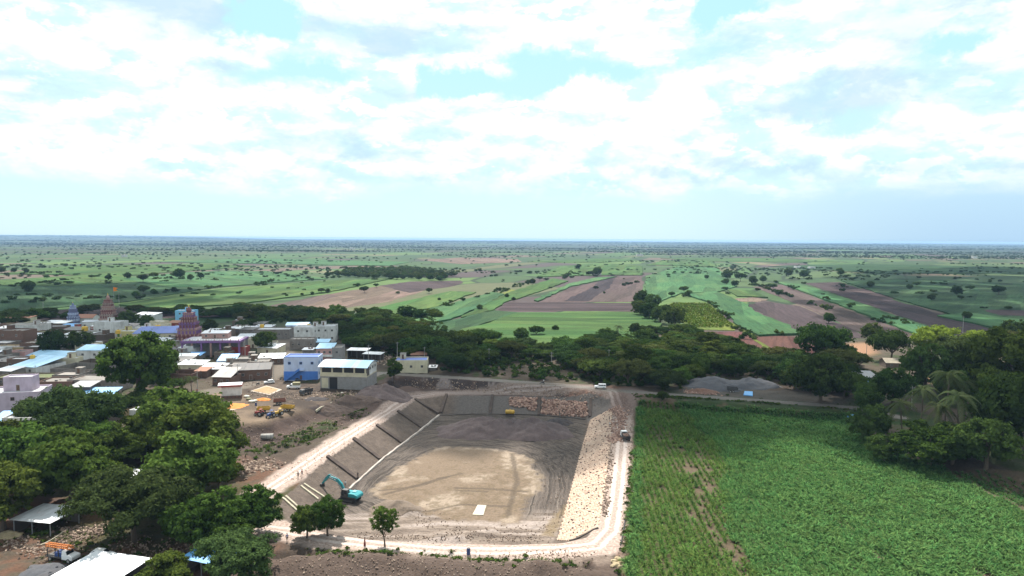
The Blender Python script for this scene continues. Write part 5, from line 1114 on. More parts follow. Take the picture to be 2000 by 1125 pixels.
# water tanks on roofs
def on_roof(label, px, py, z, m_, r_=.6, h_=1.3, cat='water tank', nm='water_tank'):
    x, y = gz(px, py, z); t_ = thing(nm, label, cat, (x, y, z)); MB().lathe([(r_*.9, 0), (r_, .1), (r_, h_*.8), (r_*.75, h_*.93), (r_*.3, h_)], 14).build('body', m_, t_); MB().lathe([(r_*.32, h_), (r_*.32, h_+.12)], 10).build('lid', BLACKP, t_); MB().box(-r_, r_, -r_, r_, -1.6, -.001).build('stand', CONC, t_)
on_roof('yellow water tank behind the long white shed roof', 64, 702, 7.5, TANKY, 1.0, 2.0); on_roof('yellow water tank above the long red house', 166, 646, 7.5, TANKY, 1.6, 2.6); on_roof('orange water tank beside the white temple hall', 231, 652, 9.5, TANKY, 1.1, 2.2)
on_roof('yellow water tank on the pale house behind the deep blue roof', 309, 642, 9.0, TANKY, 1.4, 2.2); on_roof('yellow water tank beside the barrel-roofed shed', 603, 639, 7.0, TANKY, 1.2, 2.0); on_roof('yellow tank on the white flat-roofed house', 42, 832, 8.6, TANKY, .9, 1.2); on_roof('white dish-topped tank on the lane shops', 500, 706, 7.0, WHITE, .5, .9)
on_roof('orange water tank at the far end of the lane', 512, 640, 8.0, TANKY, 1.2, 2.0)
# red-roofed water shelter
p = G(452, 779); sh = thing('water_shelter', 'small white shelter with red-edged white roof on a brick base by the lane', 'shelter', (p.x, p.y, p.z), R(16)); k = (p-cam.location).length/FPX; w = 34*k
MB().box(-w/2, w/2, 0, 3.0, -.1, 1.1).build('base', BRICK, sh); MB().box(-w/2+.15, w/2-.15, .15, 2.85, 1.102, 4.4).build('wall', WHITE, sh)
q = MB(); q.prism([(-w/2-.9, 4.402), (w/2+.3, 4.402), (w/2+.3, 5.0), (-w/2-.9, 5.0)], -.7, 3.7); q.build('roof_edge', REDW, sh)
q = MB(); vs = [(x, y, z) for x in (-w/2-.88, w/2+.28) for y, z in [(-.68, 5.002), (0.3, 5.35), (1.5, 5.5), (2.7, 5.35), (3.68, 5.002)]]; q.add(vs, [(0, 1, 6, 5), (1, 2, 7, 6), (2, 3, 8, 7), (3, 4, 9, 8), (4, 3, 2, 1, 0), (5, 6, 7, 8, 9), (0, 5, 9, 4)]); q.build('roof', S_WHITE, sh)
for i in range(5): MB().box(-w/2+.6+i*w/5.2, -w/2+.9+i*w/5.2, -.04, -.002, .5, .9).build('tap_niche', GLASS, sh)
# ------------------------------------------------------------------ the reservoir pit
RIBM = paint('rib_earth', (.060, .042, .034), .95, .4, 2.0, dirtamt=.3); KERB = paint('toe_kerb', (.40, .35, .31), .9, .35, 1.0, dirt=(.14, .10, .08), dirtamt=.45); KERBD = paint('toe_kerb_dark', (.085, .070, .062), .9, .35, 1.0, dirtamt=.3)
def T(px, py, dz=0, z=0): return G(px, py)
def strip(name, a, b, w, hgt, mat, parent, n=14, dz=0.0, taper=False):
    a, b = Vector((a.x, a.y, 0)), Vector((b.x, b.y, 0)); d = (b-a).normalized(); s = Vector((-d.y, d.x, 0))*w/2; vs = []; rgx = random.Random(int(a.x*10))
    for i in range(n+1):
        c = a+(b-a)*i/n
        for q, up in ((c+s, -.35), (c+s*.8, hgt*rgx.uniform(.85, 1.1)), (c-s*.8, hgt*rgx.uniform(.85, 1.1)), (c-s, -.35)): vs.append((q.x, q.y, hz(c.x, c.y)+up+dz))
    fs = []
    for i in range(n):
        o = i*4; fs += [(o, o+4, o+5, o+1), (o+1, o+5, o+6, o+2), (o+2, o+6, o+7, o+3)]
    fs += [(0, 1, 2, 3), (n*4+3, n*4+2, n*4+1, n*4)]
    return MB().add(vs, fs).build(name, mat, parent)
for (a, b, lb) in [((640,893),(698,936),'earth-covered rib nearest the excavator on the left slope'),((691,858),(744,898),'second earth rib from the excavator on the left slope'),((736,831),(786,866),'third earth rib from the excavator on the left slope'),
                   ((777,804),(824,836),'fourth earth rib from the excavator on the left slope'),((811,780),(857,808),'earth rib at the far left corner of the pit'),((872,772),(861,807),'narrow rib leftmost on the far slope'),((962,773),(957,809),'narrow rib second from left on the far slope'),
                   ((1054,777),(1052,812),'narrow rib at the left side of the stone panel'),((1154,780),(1152,815),'narrow rib at the right side of the stone panel')]:
    A_, B_ = T(*a), T(*b); far = a[1] < 779 or (a[1] < 781 and a[0] > 860); left = a[0] < 860
    tag(strip('slope_rib', A_, B_, 1.5 if left else 1.2, .6 if left else .6, RIBM, None, dz=0), lb, 'rib', 'ribs on the slopes of the pit')
def rimoff(px, py, z=0): return gz(px, py, z)
RC = np.array([sum(RIM[:, 0])/len(RIM), sum(RIM[:, 1])/len(RIM)])
def toe(px, py): # snap to where the slope meets the floor
    q = gz(px, py, FLZ); c = Vector((q[0], q[1], 0)); best = None
    for s in np.linspace(-6, 6, 61):
        u = q+(RC-q)/np.hypot(*(RC-q))*s; e = abs(sdf(np.array([u[0]]), np.array([u[1]]), RIM)[0]-9.9)
        if best is None or e < best[0]: best = (e, u)
    return Vector((best[1][0], best[1][1], FLZ))
tk = [toe(*q) for q in [(672,958),(744,898),(786,866),(824,836),(856,808)]]
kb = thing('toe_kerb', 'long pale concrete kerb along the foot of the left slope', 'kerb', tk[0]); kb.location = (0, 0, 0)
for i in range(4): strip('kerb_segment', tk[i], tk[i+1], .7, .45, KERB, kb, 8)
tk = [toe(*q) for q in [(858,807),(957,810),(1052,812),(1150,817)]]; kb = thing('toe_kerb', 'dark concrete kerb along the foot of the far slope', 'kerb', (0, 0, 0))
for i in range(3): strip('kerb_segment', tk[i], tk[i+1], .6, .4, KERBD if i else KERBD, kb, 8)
# stone pitching
RKD = paint('stone_dark', (.07, .045, .04), .95, .3, 2)
def rockmat(name, a, b):
    m, N, bs, out = newmat(name); oi = N.new('ShaderNodeObjectInfo').outputs['Random']; pos = N.new('ShaderNodeTexCoord').outputs['Object']
    c = N.ramp(oi, [(0, a), (.35, tuple((x+y)/2 for x, y in zip(a, b))), (.7, b), (.86, tuple(x*1.25 for x in b)), (1, tuple(x*.45 for x in a))])
    c = N.mix(N.math('MULTIPLY', N.noise(pos, 2.0, 4, .6), .5), c, N.mix(1.0, c, (.55, .5, .5, 1), 'MULTIPLY')); N.put(bs.inputs['Base Color'], c); bs.inputs['Roughness'].default_value = .95; return m
RK1 = rockmat('stone_pink', (.16, .085, .065), (.36, .24, .185)); RK2 = rockmat('stone_cream', (.40, .27, .20), (.50, .38, .295)); RK3 = rockmat('stone_rubble', (.13, .085, .065), (.33, .25, .19))
def rock_me(seed, flat=.6, mat=RK1):
    rg = np.random.default_rng(seed); v = ICO1.copy()*(1+rg.uniform(-.28, .28, (len(ICO1), 1))); v *= np.array((.5*rg.uniform(.8, 1.2), .5*rg.uniform(.7, 1.0), .5*flat)); return mesh_from('rock', v, ICO1F, [mat])
lib('rock_dark', [rock_me(40+s, .5, RKD) for s in range(3)]); lib('rock_pink', [rock_me(s, .75, RK1) for s in range(5)]); lib('rock_cream', [rock_me(10+s, .26, RK2) for s in range(5)]); lib('rubble', [rock_me(20+s, .8, RK3) for s in range(5)])
def slope_poly(pxs): return np.array([(lambda t: (t.x, t.y))(T(*q)) for q in pxs])
def sheet_on(poly, name, mat, parent, step=1.2, dz=.10):
    x0, y0 = poly.min(0); x1, y1 = poly.max(0); xs = np.arange(x0, x1+step, step); ys = np.arange(y0, y1+step, step); V = []; F = []; idx = {}
    XX, YY = np.meshgrid(xs, ys); HH = h_of(XX.ravel(), YY.ravel()).reshape(XX.shape)+dz; IN = inside(XX.ravel()+step/2, YY.ravel()+step/2, poly).reshape(XX.shape)
    for j, i in zip(*np.nonzero(IN[:-1, :-1])):
        q = []
        for (a, b) in ((i, j), (i+1, j), (i+1, j+1), (i, j+1)):
            if (a, b) not in idx: idx[(a, b)] = len(V); V.append((float(XX[b, a]), float(YY[b, a]), float(HH[b, a])))
            q.append(idx[(a, b)])
        F.append(tuple(q))
    n0 = len(V); V2 = V+[(x, y, z-.5) for x, y, z in V]; ed = {}
    for f in F:
        for a, b in zip(f, f[1:]+f[:1]): ed[(a, b)] = 1
    F2 = F+[tuple(i+n0 for i in f[::-1]) for f in F]+[(b, a, a+n0, b+n0) for (a, b) in ed if (b, a) not in ed]
    return MB().add(V2, F2).build(name, mat, parent)
BED = paint('mortar_bed', (.46, .34, .25), .95, .3, 1.2, dirt=(.34, .20, .14), dirtamt=.4)
P_R = slope_poly([(1196,797),(1192,864),(1183,940),(1168,1031),(1112,1056),(1088,1055),(1117,950),(1135,880),(1153,820)])
rv = thing('stone_revetment', 'long slope of cream and pink pitched stones down the right side of the pit', 'stone pitching', (0, 0, 0)); sheet_on(P_R, 'mortar_bed', BED, rv, .4, .12)
def pack(poly, step, jit, seed):
    rg = np.random.default_rng(seed); x0, y0 = poly.min(0); x1, y1 = poly.max(0); X, Y = np.meshgrid(np.arange(x0, x1, step), np.arange(y0, y1, step)); q = np.column_stack([X.ravel(), Y.ravel()])+rg.normal(size=(X.size, 2))*jit; return q[sdf(q[:, 0], q[:, 1], poly) > .25]
def stones(name, lb, pts, seed, smin, smax, dz=.16, parent=None, tilt=.3):
    rg = np.random.default_rng(seed); n = len(pts); o = scatter(name, lb, np.column_stack([pts, h_of(pts[:, 0], pts[:, 1])+dz]), rg.uniform(0, 6.28, n), rg.uniform(smin, smax, n), seed, tilt=rg.normal(size=(n, 2))*tilt)
    if parent is not None: o.parent = parent
    return o
q = pack(P_R, .56, .11, 31); q = q[rng.random(len(q)) < .9]; stones('pitching_stones', 'rock_cream', q, 31, .5, .95, .10, rv, .05)
q = pack(P_R, 2.0, .7, 36); stones('dark_gap_stones', 'rock_dark', q, 37, .35, .7, .22, rv, .3)
for pl, lb, s_ in [([(1058,778),(1150,780),(1149,813),(1055,811)], 'panel of loose pink stones at the right of the far slope', 33), ([(994,775),(1050,777),(1048,806),(1020,797),(992,794)], 'half-laid patch of pink stones beside the full stone panel', 34)]:
    t_ = thing('stone_pitching', lb, 'stone panel', (0, 0, 0)); q = pack(slope_poly(pl), .62, .2, s_); stones('panel_stones', 'rock_pink', q, s_, .8, 1.5, .15, t_, .5)
# rubble
def rub(name, pl, n, lb, seed, smin, smax, sd_=1.2, z=0):
    P = np.array([(lambda t: (t.x, t.y))(T(*q, z=z)) for q in pl]); rg = np.random.default_rng(seed); pts = []
    for i in range(len(P)-1):
        t = rg.random(n//(len(P)-1))[:, None]; pts.append(P[i]+(P[i+1]-P[i])*t+rg.normal(size=(len(t), 2))*sd_)
    pts = np.concatenate(pts); o = stones(name, lb, pts, seed, smin, smax, .08, None, .6); return o
rub('stone_pile', [(1205,795),(1212,815),(1207,845),(1200,862)], 560, 'rock_pink', 41, .4, 1.1, 1.3); rub('roadside_rubble', [(1193,860),(1188,930),(1180,1010)], 260, 'rubble', 42, .3, .8, .5)
rub('rubble', [(460,915),(490,905),(520,912)], 420, 'rubble', 43, .3, 1.1, 2.6); rub('rubble', [(420,905),(470,925)], 240, 'rubble', 44, .3, .9, 2.2); rub('verge_gravel', [(1236,800),(1234,900),(1226,1000),(1217,1100)], 420, 'rubble', 45, .15, .5, .6)
rub('rubble', [(620,775),(660,770),(700,778)], 260, 'rubble', 46, .3, .9, 2.6, 3); rub('rubble', [(1345,765),(1390,768)], 240, 'rock_pink', 47, .4, 1.0, 1.6, 3); rub('rubble', [(560,1110),(700,1105),(900,1115),(1120,1120)], 700, 'rubble', 48, .12, .45, 3.2)
rub('rubble', [(120,1035),(170,1045),(210,1030)], 300, 'rubble', 49, .25, .8, 1.6); rub('debris', [(20,1060),(80,1075),(140,1060)], 300, 'rubble', 50, .25, .7, 1.8); rub('rubble', [(440,850),(520,862),(600,840),(690,815)], 500, 'rubble', 51, .15, .55, 3.5, 1); rub('rubble', [(700,690),(760,700),(740,712)], 340, 'rubble', 52, .4, 1.2, 3.0, 3)
rub('floor_clods', [(760,980),(900,1040),(1060,1045),(1100,930)], 500, 'rubble', 53, .12, .40, 2.4, -4.7); rub('rubble', [(240,1065),(330,1070),(380,1090)], 300, 'rubble', 54, .2, .6, 2.0)
rub('road_clods', [(560,940),(640,884),(760,800)], 260, 'rubble', 55, .10, .35, 2.6); rub('road_clods', [(800,1082),(1000,1088),(1150,1085)], 360, 'rubble', 56, .10, .40, 1.3); rub('berm_clods', [(700,1046),(850,1050),(1050,1052)], 300, 'rubble', 57, .12, .45, .9)
BOULD = paint('boulder', (.42, .33, .20), .95, .5, 1.5, dirtamt=.2); tw = [(1199,1098,.9),(1207,1094,1.0),(1212,1101,.8),(1203,1105,1.0),(1210,1109,.9),(1217,1106,.6),(1196,1107,.6)]
for i, (x, y, s) in enumerate(tw):
    p = T(x, y); v = ICO2*(1+.30*(np.array([vnoise(a*2+i*7, b*2+c*3, i) for a, b, c in ICO2])[:, None]-.5)*1.6)*np.array((s*.75, s*.6, s*.45)); o = bpy.data.objects.new('boulder', mesh_from('boulder', v, ICO2F, [BOULD])); C.objects.link(o); o.location = (p.x, p.y, p.z+s*.2)
    tag(o, 'pale ochre boulder in the small heap at the field corner by the haul road', 'boulder', 'boulders heaped at the field corner')
rub('yard_litter', [(470,768),(560,775),(640,770)], 260, 'rubble', 58, .15, .7, 3.5); rub('yard_litter', [(420,748),(480,752),(545,744)], 200, 'rubble', 59, .2, .6, 2.0); rub('far_bank_rubble', [(800,750),(900,757),(1050,764),(1170,772)], 500, 'rubble', 60, .2, .7, 1.6)
# heaps
def heap(name, label, px, py, lx, ly, h, mat, seed=1, rz=0, cat='heap', lump=.35, base=None, noise=2.2):
    p = T(px, py, z=base if base is not None else 0); n = 44; V = []; F = []
    u, v = np.meshgrid(np.linspace(-1, 1, n), np.linspace(-1, 1, n)); r = np.hypot(u, v); X = u*lx; Y = v*ly
    rr = r+(fbm(u*2+seed, v*2, 3, seed)-.5)*.5; z = h*np.clip(1-rr, 0, 1)**.85*(1+lump*(fbm(X/noise+seed, Y/noise, 4, seed+3)-.5)*2)+(fbm(X/.7, Y/.7, 2, seed+9)-.5)*.12*h*(rr < .95)
    ca_, sa_ = math.cos(R(rz)), math.sin(R(rz)); wx = p.x+X*ca_-Y*sa_; wy = p.y+X*sa_+Y*ca_; gz_ = h_of(wx.ravel(), wy.ravel()).reshape(wx.shape)
    zz = np.where(rr < 1.0, gz_+z+.01, gz_-.25)
    V = [(X.ravel()[i]*1.0, Y.ravel()[i], zz.ravel()[i]-p.z) for i in range(n*n)]; F = [(j*n+i, j*n+i+1, (j+1)*n+i+1, (j+1)*n+i) for j in range(n-1) for i in range(n-1)]
    o = bpy.data.objects.new(name, mesh_from(name, V, F, [mat], True)); C.objects.link(o); o.location = p; o.rotation_euler.z = R(rz); return tag(o, label, cat)
E_PUR = paint('earth_purple', (.098, .072, .070), .97, .5, 2.2, dirt=(.055, .040, .036), dirtamt=.5, bump=.25); E_BR = paint('earth_brown', (.085, .057, .045), .97, .5, 2.2, dirt=(.045, .032, .027), dirtamt=.5, bump=.25); E_DK = paint('earth_dark', (.040, .033, .034), .97, .5, 2.0, dirtamt=.2, bump=.2); GRAV = paint('gravel_grey', (.070, .072, .082), .95, .45, 2.5, dirtamt=.15, bump=.15)
GRAIN = paint('grain_orange', (.50, .17, .025), .9, .3, 3.0, dirt=(.5, .28, .10), dirtamt=.3, bump=.03); GRAINT = paint('grain_tan', (.30, .19, .09), .9, .4, 1.5, dirt=(.36, .26, .16), dirtamt=.4, bump=.03); EARTHR = paint('earth_red', (.16, .085, .06), .95, .5, 2.0, dirtamt=.2, bump=.2)
heap('dirt_mound', 'broad purple-brown earth mound on the pit floor, left lobe', 945, 843, 16, 10.5, 5.2, E_PUR, 3, 4, base=-4.7, cat='mound'); heap('dirt_mound', 'broad purple-brown earth mound on the pit floor, right lobe', 1038, 844, 15, 11, 4.8, E_PUR, 6, -6, base=-4.7, cat='mound'); heap('dirt_mound', 'small black earth heap right of the broad mound', 1092, 826, 5.5, 5, 1.5, E_DK, 8, 0, base=-4.7, cat='mound')
heap('gravel_heap', 'grey gravel heap beside the tar road, left one', 1392, 752, 13, 11, 3.0, GRAV, 11, -20, base=3); heap('gravel_heap', 'dark grey gravel heap beside the tar road, right one', 1470, 752, 12, 9, 3.2, GRAV, 12, 10, base=3)
heap('stone_heap', 'reddish rubble heap beside the tar road', 1372, 765, 5.5, 4, 1.4, EARTHR, 13, 0, base=3); heap('gravel_heap', 'flat black gravel heap at the lower left beside the white roof', 84, 1118, 4.2, 4.0, 1.0, GRAV, 14, 0)
heap('grain_pile', 'bright orange grain pile drying in the yard', 452, 793, 5.6, 4.2, .8, GRAIN, 15, 0, base=3, lump=.1); heap('grain_pile', 'small orange grain pile behind the trailers', 514, 781, 2.6, 1.8, .8, GRAIN, 16, 0, base=3, lump=.1)
heap('earth_heap', 'dark earth heap in the yard right of the trailers', 618, 780, 4.5, 3.0, .9, E_DK, 17, 0, base=3); heap('earth_heap', 'brown spoil heap beside the slender tree', 752, 770, 11, 7, 3.6, E_PUR, 18, 20, base=2); heap('earth_heap', 'dark brown spoil heap on the bank crest below the cream hall', 700, 790, 8, 4.5, 2.4, E_BR, 31, 25, base=2); heap('earth_heap', 'dark brown spoil heap on the bank crest right of the pale timber', 664, 808, 7, 4.0, 2.0, E_BR, 32, 25, base=2); heap('straw_heap', 'straw heap at the left edge behind the rig truck', 18, 1048, 3, 2.2, 1.3, paint('straw', (.34, .27, .16), .95, .5, 3, dirtamt=.2, bump=.1), 19)
heap('earth_heap', 'tan spoil heap on the pit floor left of the dried mud', 775, 990, 6.5, 4.0, 1.5, paint('earth_tan', (.16, .12, .09), .97, .5, 2.2, dirtamt=.3, bump=.2), 21, 10, base=-4.7)
def quad_sheet(name, label, pts, mat, cat, z=0, th=.12, dz=.05, parent=None):
    P = [T(a, b, z=z) for a, b in pts]; zz = max(p.z for p in P)+dz; vs = [(p.x, p.y, p.z+dz+th) for p in P]+[(p.x, p.y, p.z+dz-.05) for p in P]; n = len(P)
    o = MB().add(vs, [tuple(range(n)), tuple(range(2*n-1, n-1, -1))]+[(i, i+n, (i+1) % n+n, (i+1) % n) for i in range(n)]).build(name, mat, parent)
    if label: tag(o, label, cat)
    return o
TARP = paint('tarp_pale', (.36, .30, .24), .8, .2, 2, dirtamt=.1)
tp_ = thing('grain_sheet', 'pale tarpaulin spread with tan grain in the yard', 'tarpaulin', (0, 0, 0)); quad_sheet('tarpaulin', None, [(489,764),(520,753),(551,761),(527,771.5)], TARP, '', 3, .03, .02, tp_); quad_sheet('grain', None, [(494,763.6),(520,755),(544,761),(526,769.5)], GRAINT, '', 3, .10, .03, tp_)
quad_sheet('tarpaulin', 'white plastic sheet under the bright orange grain pile', [(428,797),(455,801),(480,794),(470,789),(440,791)], TARP, 'tarpaulin', 3, .02, .02)
SLABC = paint('slab_pale', (.50, .46, .36), .9, .3, 1, dirtamt=.25); quad_sheet('concrete_slab', 'small pale concrete slab on the dried mud', [(923,1006),(944,1007),(950,988),(933,987)], SLABC, 'slab', -4.7, .18, 0)
# formwork boards on the near left slope
FORM = paint('formwork_timber', (.42, .38, .28), .85, .4, 2, dirtamt=.3)
for (a, b, lb) in [((594,946),(634,972),'pale formwork board beside the bucket, upper one of a pair'),((588,950),(622,976),'pale formwork board, lower one of the pair below the bucket'),((558,970),(588,996),'pale formwork board nearest the trees, upper one'),((552,974),(580,998),'pale formwork board nearest the trees, lower one')]:
    o = strip('formwork_board', T(*a), T(*b), .55, .35, FORM, None, 6); tag(o, lb, 'board', 'formwork boards on the near left slope')
o = strip('timber_pole', T(617, 804, z=3), T(648, 788, z=3), .45, .5, FORM, None, 6); tag(o, 'long pale timber lying on the yard bank', 'timber')
o = strip('timber_pole', T(80, 1066), T(132, 1035), .22, .3, FORM, None, 5); tag(o, 'long pale pole lying behind the rig truck', 'timber')
a, b = T(1221, 1016), T(1212, 1066); o = MB().tube([a+Vector((0, 0, .15)), (a+b)/2+Vector((.1, 0, .15)), b+Vector((0, 0, .15))], .13, 8).build('pipe', BLACKP); tag(o, 'black pipe lying beside the haul road bend', 'pipe')
o = strip('wing_wall', T(1112, 1057), T(1168, 1032), .35, .30, KERBD, None, 6); tag(o, 'thin dark wing wall across the near end of the stone slope', 'wall')
p = T(522, 858, z=1); cp = thing('culvert_pipe', 'large whitish concrete culvert pipe lying below the yard bank', 'pipe', (p.x, p.y, p.z+.85), R(8))
q = MB(); ns = 18; prof = [(-1.75, .85), (1.75, .85), (1.75, .70), (-1.75, .70)]; vs = [(x, r_*math.cos(2*math.pi*k/ns), r_*math.sin(2*math.pi*k/ns)) for x, r_ in prof for k in range(ns)]; q.add(vs, [(i*ns+k, i*ns+(k+1) % ns, ((i+1) % 4)*ns+(k+1) % ns, ((i+1) % 4)*ns+k) for i in range(4) for k in range(ns)]); q.build('pipe_wall', CONC, cp, True)
for x in (-1.2, 0, 1.2): q = MB(); vs = [(x+dx, r_*math.cos(2*math.pi*k/ns), r_*math.sin(2*math.pi*k/ns)) for dx, r_ in ((-.06, .853), (-.06, .88), (.06, .88), (.06, .853)) for k in range(ns)]; q.add(vs, [(i*ns+k, i*ns+(k+1) % ns, ((i+1) % 4)*ns+(k+1) % ns, ((i+1) % 4)*ns+k) for i in range(4) for k in range(ns)]); q.build('band', STEEL, cp)
def barrel(label, px, py, m_, s=1.0, z=0):
    p = T(px, py, z=z); b_ = thing('barrel', label, 'barrel', p); MB().lathe([(.30*s, 0), (.32*s, .05), (.32*s, .42*s), (.335*s, .45*s), (.32*s, .48*s), (.32*s, .95*s), (.30*s, 1.0*s)], 16).build('body', m_, b_); MB().lathe([(.27*s, 1.0*s+.001), (.27*s, 1.03*s)], 14).build('lid', BLACKP, b_)
NAVY = paint('drum_blue', (.02, .05, .16), .5, .2, 2, dirtamt=.1); barrel('dark blue drum standing on the near haul road', 915, 1082, NAVY, 1.15); barrel('blue drum in the yard between white sacks', 500, 792, NAVY, 1.0, 3)
# yellow water bowser on the pit floor
p = T(996, 812, z=-4.7); bw_ = thing('water_bowser', 'small yellow water tank trailer at the foot of the far slope', 'tank trailer', (p.x, p.y, p.z), R(-6)); YEL = paint('machine_yellow', (.50, .30, .035), .5, .25, 2, dirtamt=.15)
def xcyl(x0, x1, r_, z, n=16, y=0): return [(x, y+r_*rr*math.cos(2*math.pi*k/n), z+r_*rr*math.sin(2*math.pi*k/n)) for x, rr in ((x0, .5), (x0+.15, .95), (x0+.3, 1), (x1-.3, 1), (x1-.15, .95), (x1, .5)) for k in range(n)], [(i*n+k, i*n+(k+1) % n, (i+1)*n+(k+1) % n, (i+1)*n+k) for i in range(5) for k in range(n)]+[tuple(range(n-1, -1, -1)), tuple(5*n+k for k in range(n))]
v_, f_ = xcyl(-1.7, 1.7, .78, 1.45); MB().add(v_, f_).build('tank', YEL, bw_, True); MB().box(-1.6, 1.9, -.5, .5, .50, .66).build('chassis', BLACKP, bw_); MB().lathe([(.25, 0), (.25, .25)], 10, (0, 0, 2.2)).build('hatch', YEL, bw_)
# ------------------------------------------------------------------ machines and vehicles
TYRE = paint('tyre', (.018, .017, .017), .9, .2, 3, dirt=(.10, .08, .06), dirtamt=.35); RIM_M = paint('wheel_rim', (.35, .34, .32), .5, .2, 3, dirtamt=.2); CARW = paint('car_white', (.74, .75, .76), .3, .08, 1, dirt=(.45, .40, .34), dirtamt=.2); CGL = paint('car_glass', (.02, .025, .03), .08, 0, 1, dirtamt=0)
LAMP = paint('lamp_glass', (.6, .6, .55), .2, 0, 1, dirtamt=0); RLAMP = paint('tail_lamp', (.35, .02, .02), .3, 0, 1, dirtamt=0); TEAL = paint('machine_teal', (.012, .23, .26), .38, .15, 1, dirt=(.10, .10, .09), dirtamt=.22); DGREY = paint('machine_grey', (.05, .05, .052), .6, .2, 2, dirtamt=.25); ROADR = paint('tractor_red', (.30, .03, .025), .45, .25, 2, dirtamt=.25); BLUET = paint('tractor_blue', (.03, .07, .22), .45, .2, 2, dirtamt=.2); RUST = paint('trailer_rust', (.20, .075, .045), .8, .4, 2, dirtamt=.3); OLIVEC = paint('canvas_olive', (.26, .24, .14), .9, .2, 2, dirtamt=.2); ORANGE = paint('rig_orange', (.62, .19, .03), .5, .2, 2, dirtamt=.1)
WM = {}
def wheel(parent, x, y, r_, w=.22, rimr=.55):
    key = (round(r_, 2), round(w, 2))
    if key not in WM:
        n = 18; q = MB(); vs = [(rr*math.cos(2*math.pi*k/n), yy, rr*math.sin(2*math.pi*k/n)) for yy, rr in ((-w/2, r_*.6), (-w/2, r_*.92), (-w*.3, r_), (w*.3, r_), (w/2, r_*.92), (w/2, r_*.6)) for k in range(n)]
        q.add(vs, [(i*n+k, i*n+(k+1) % n, (i+1)*n+(k+1) % n, (i+1)*n+k) for i in range(5) for k in range(n)]); u = MB(); vs = [(rr*math.cos(2*math.pi*k/n), yy, rr*math.sin(2*math.pi*k/n)) for yy, rr in ((-w*.42, .05), (-w*.42, r_*.6), (w*.42, r_*.6), (w*.42, .05)) for k in range(n)]
        u.add(vs, [(i*n+k, i*n+(k+1) % n, (i+1)*n+(k+1) % n, (i+1)*n+k) for i in range(3) for k in range(n)]+[tuple(range(n)), tuple(3*n+k for k in range(n-1, -1, -1))]); WM[key] = (mesh_from('tyre', q.v, q.f, [TYRE], True), mesh_from('rim', u.v, u.f, [RIM_M]))
    a = bpy.data.objects.new('wheel', WM[key][0]); C.objects.link(a); a.parent = parent; a.location = (x, y, r_); b_ = bpy.data.objects.new('rim', WM[key][1]); C.objects.link(b_); b_.parent = a; return a
def hull(prof, w, belt=None, tuck=.80):       # prof (x,z), +x is the front
    q = MB(); q.prism(prof, -w/2, w/2)
    if belt: q.v = [(x, y*(1-(1-tuck)*min(1, max(0, (z-belt)/.45))), z) for x, y, z in q.v]
    return q
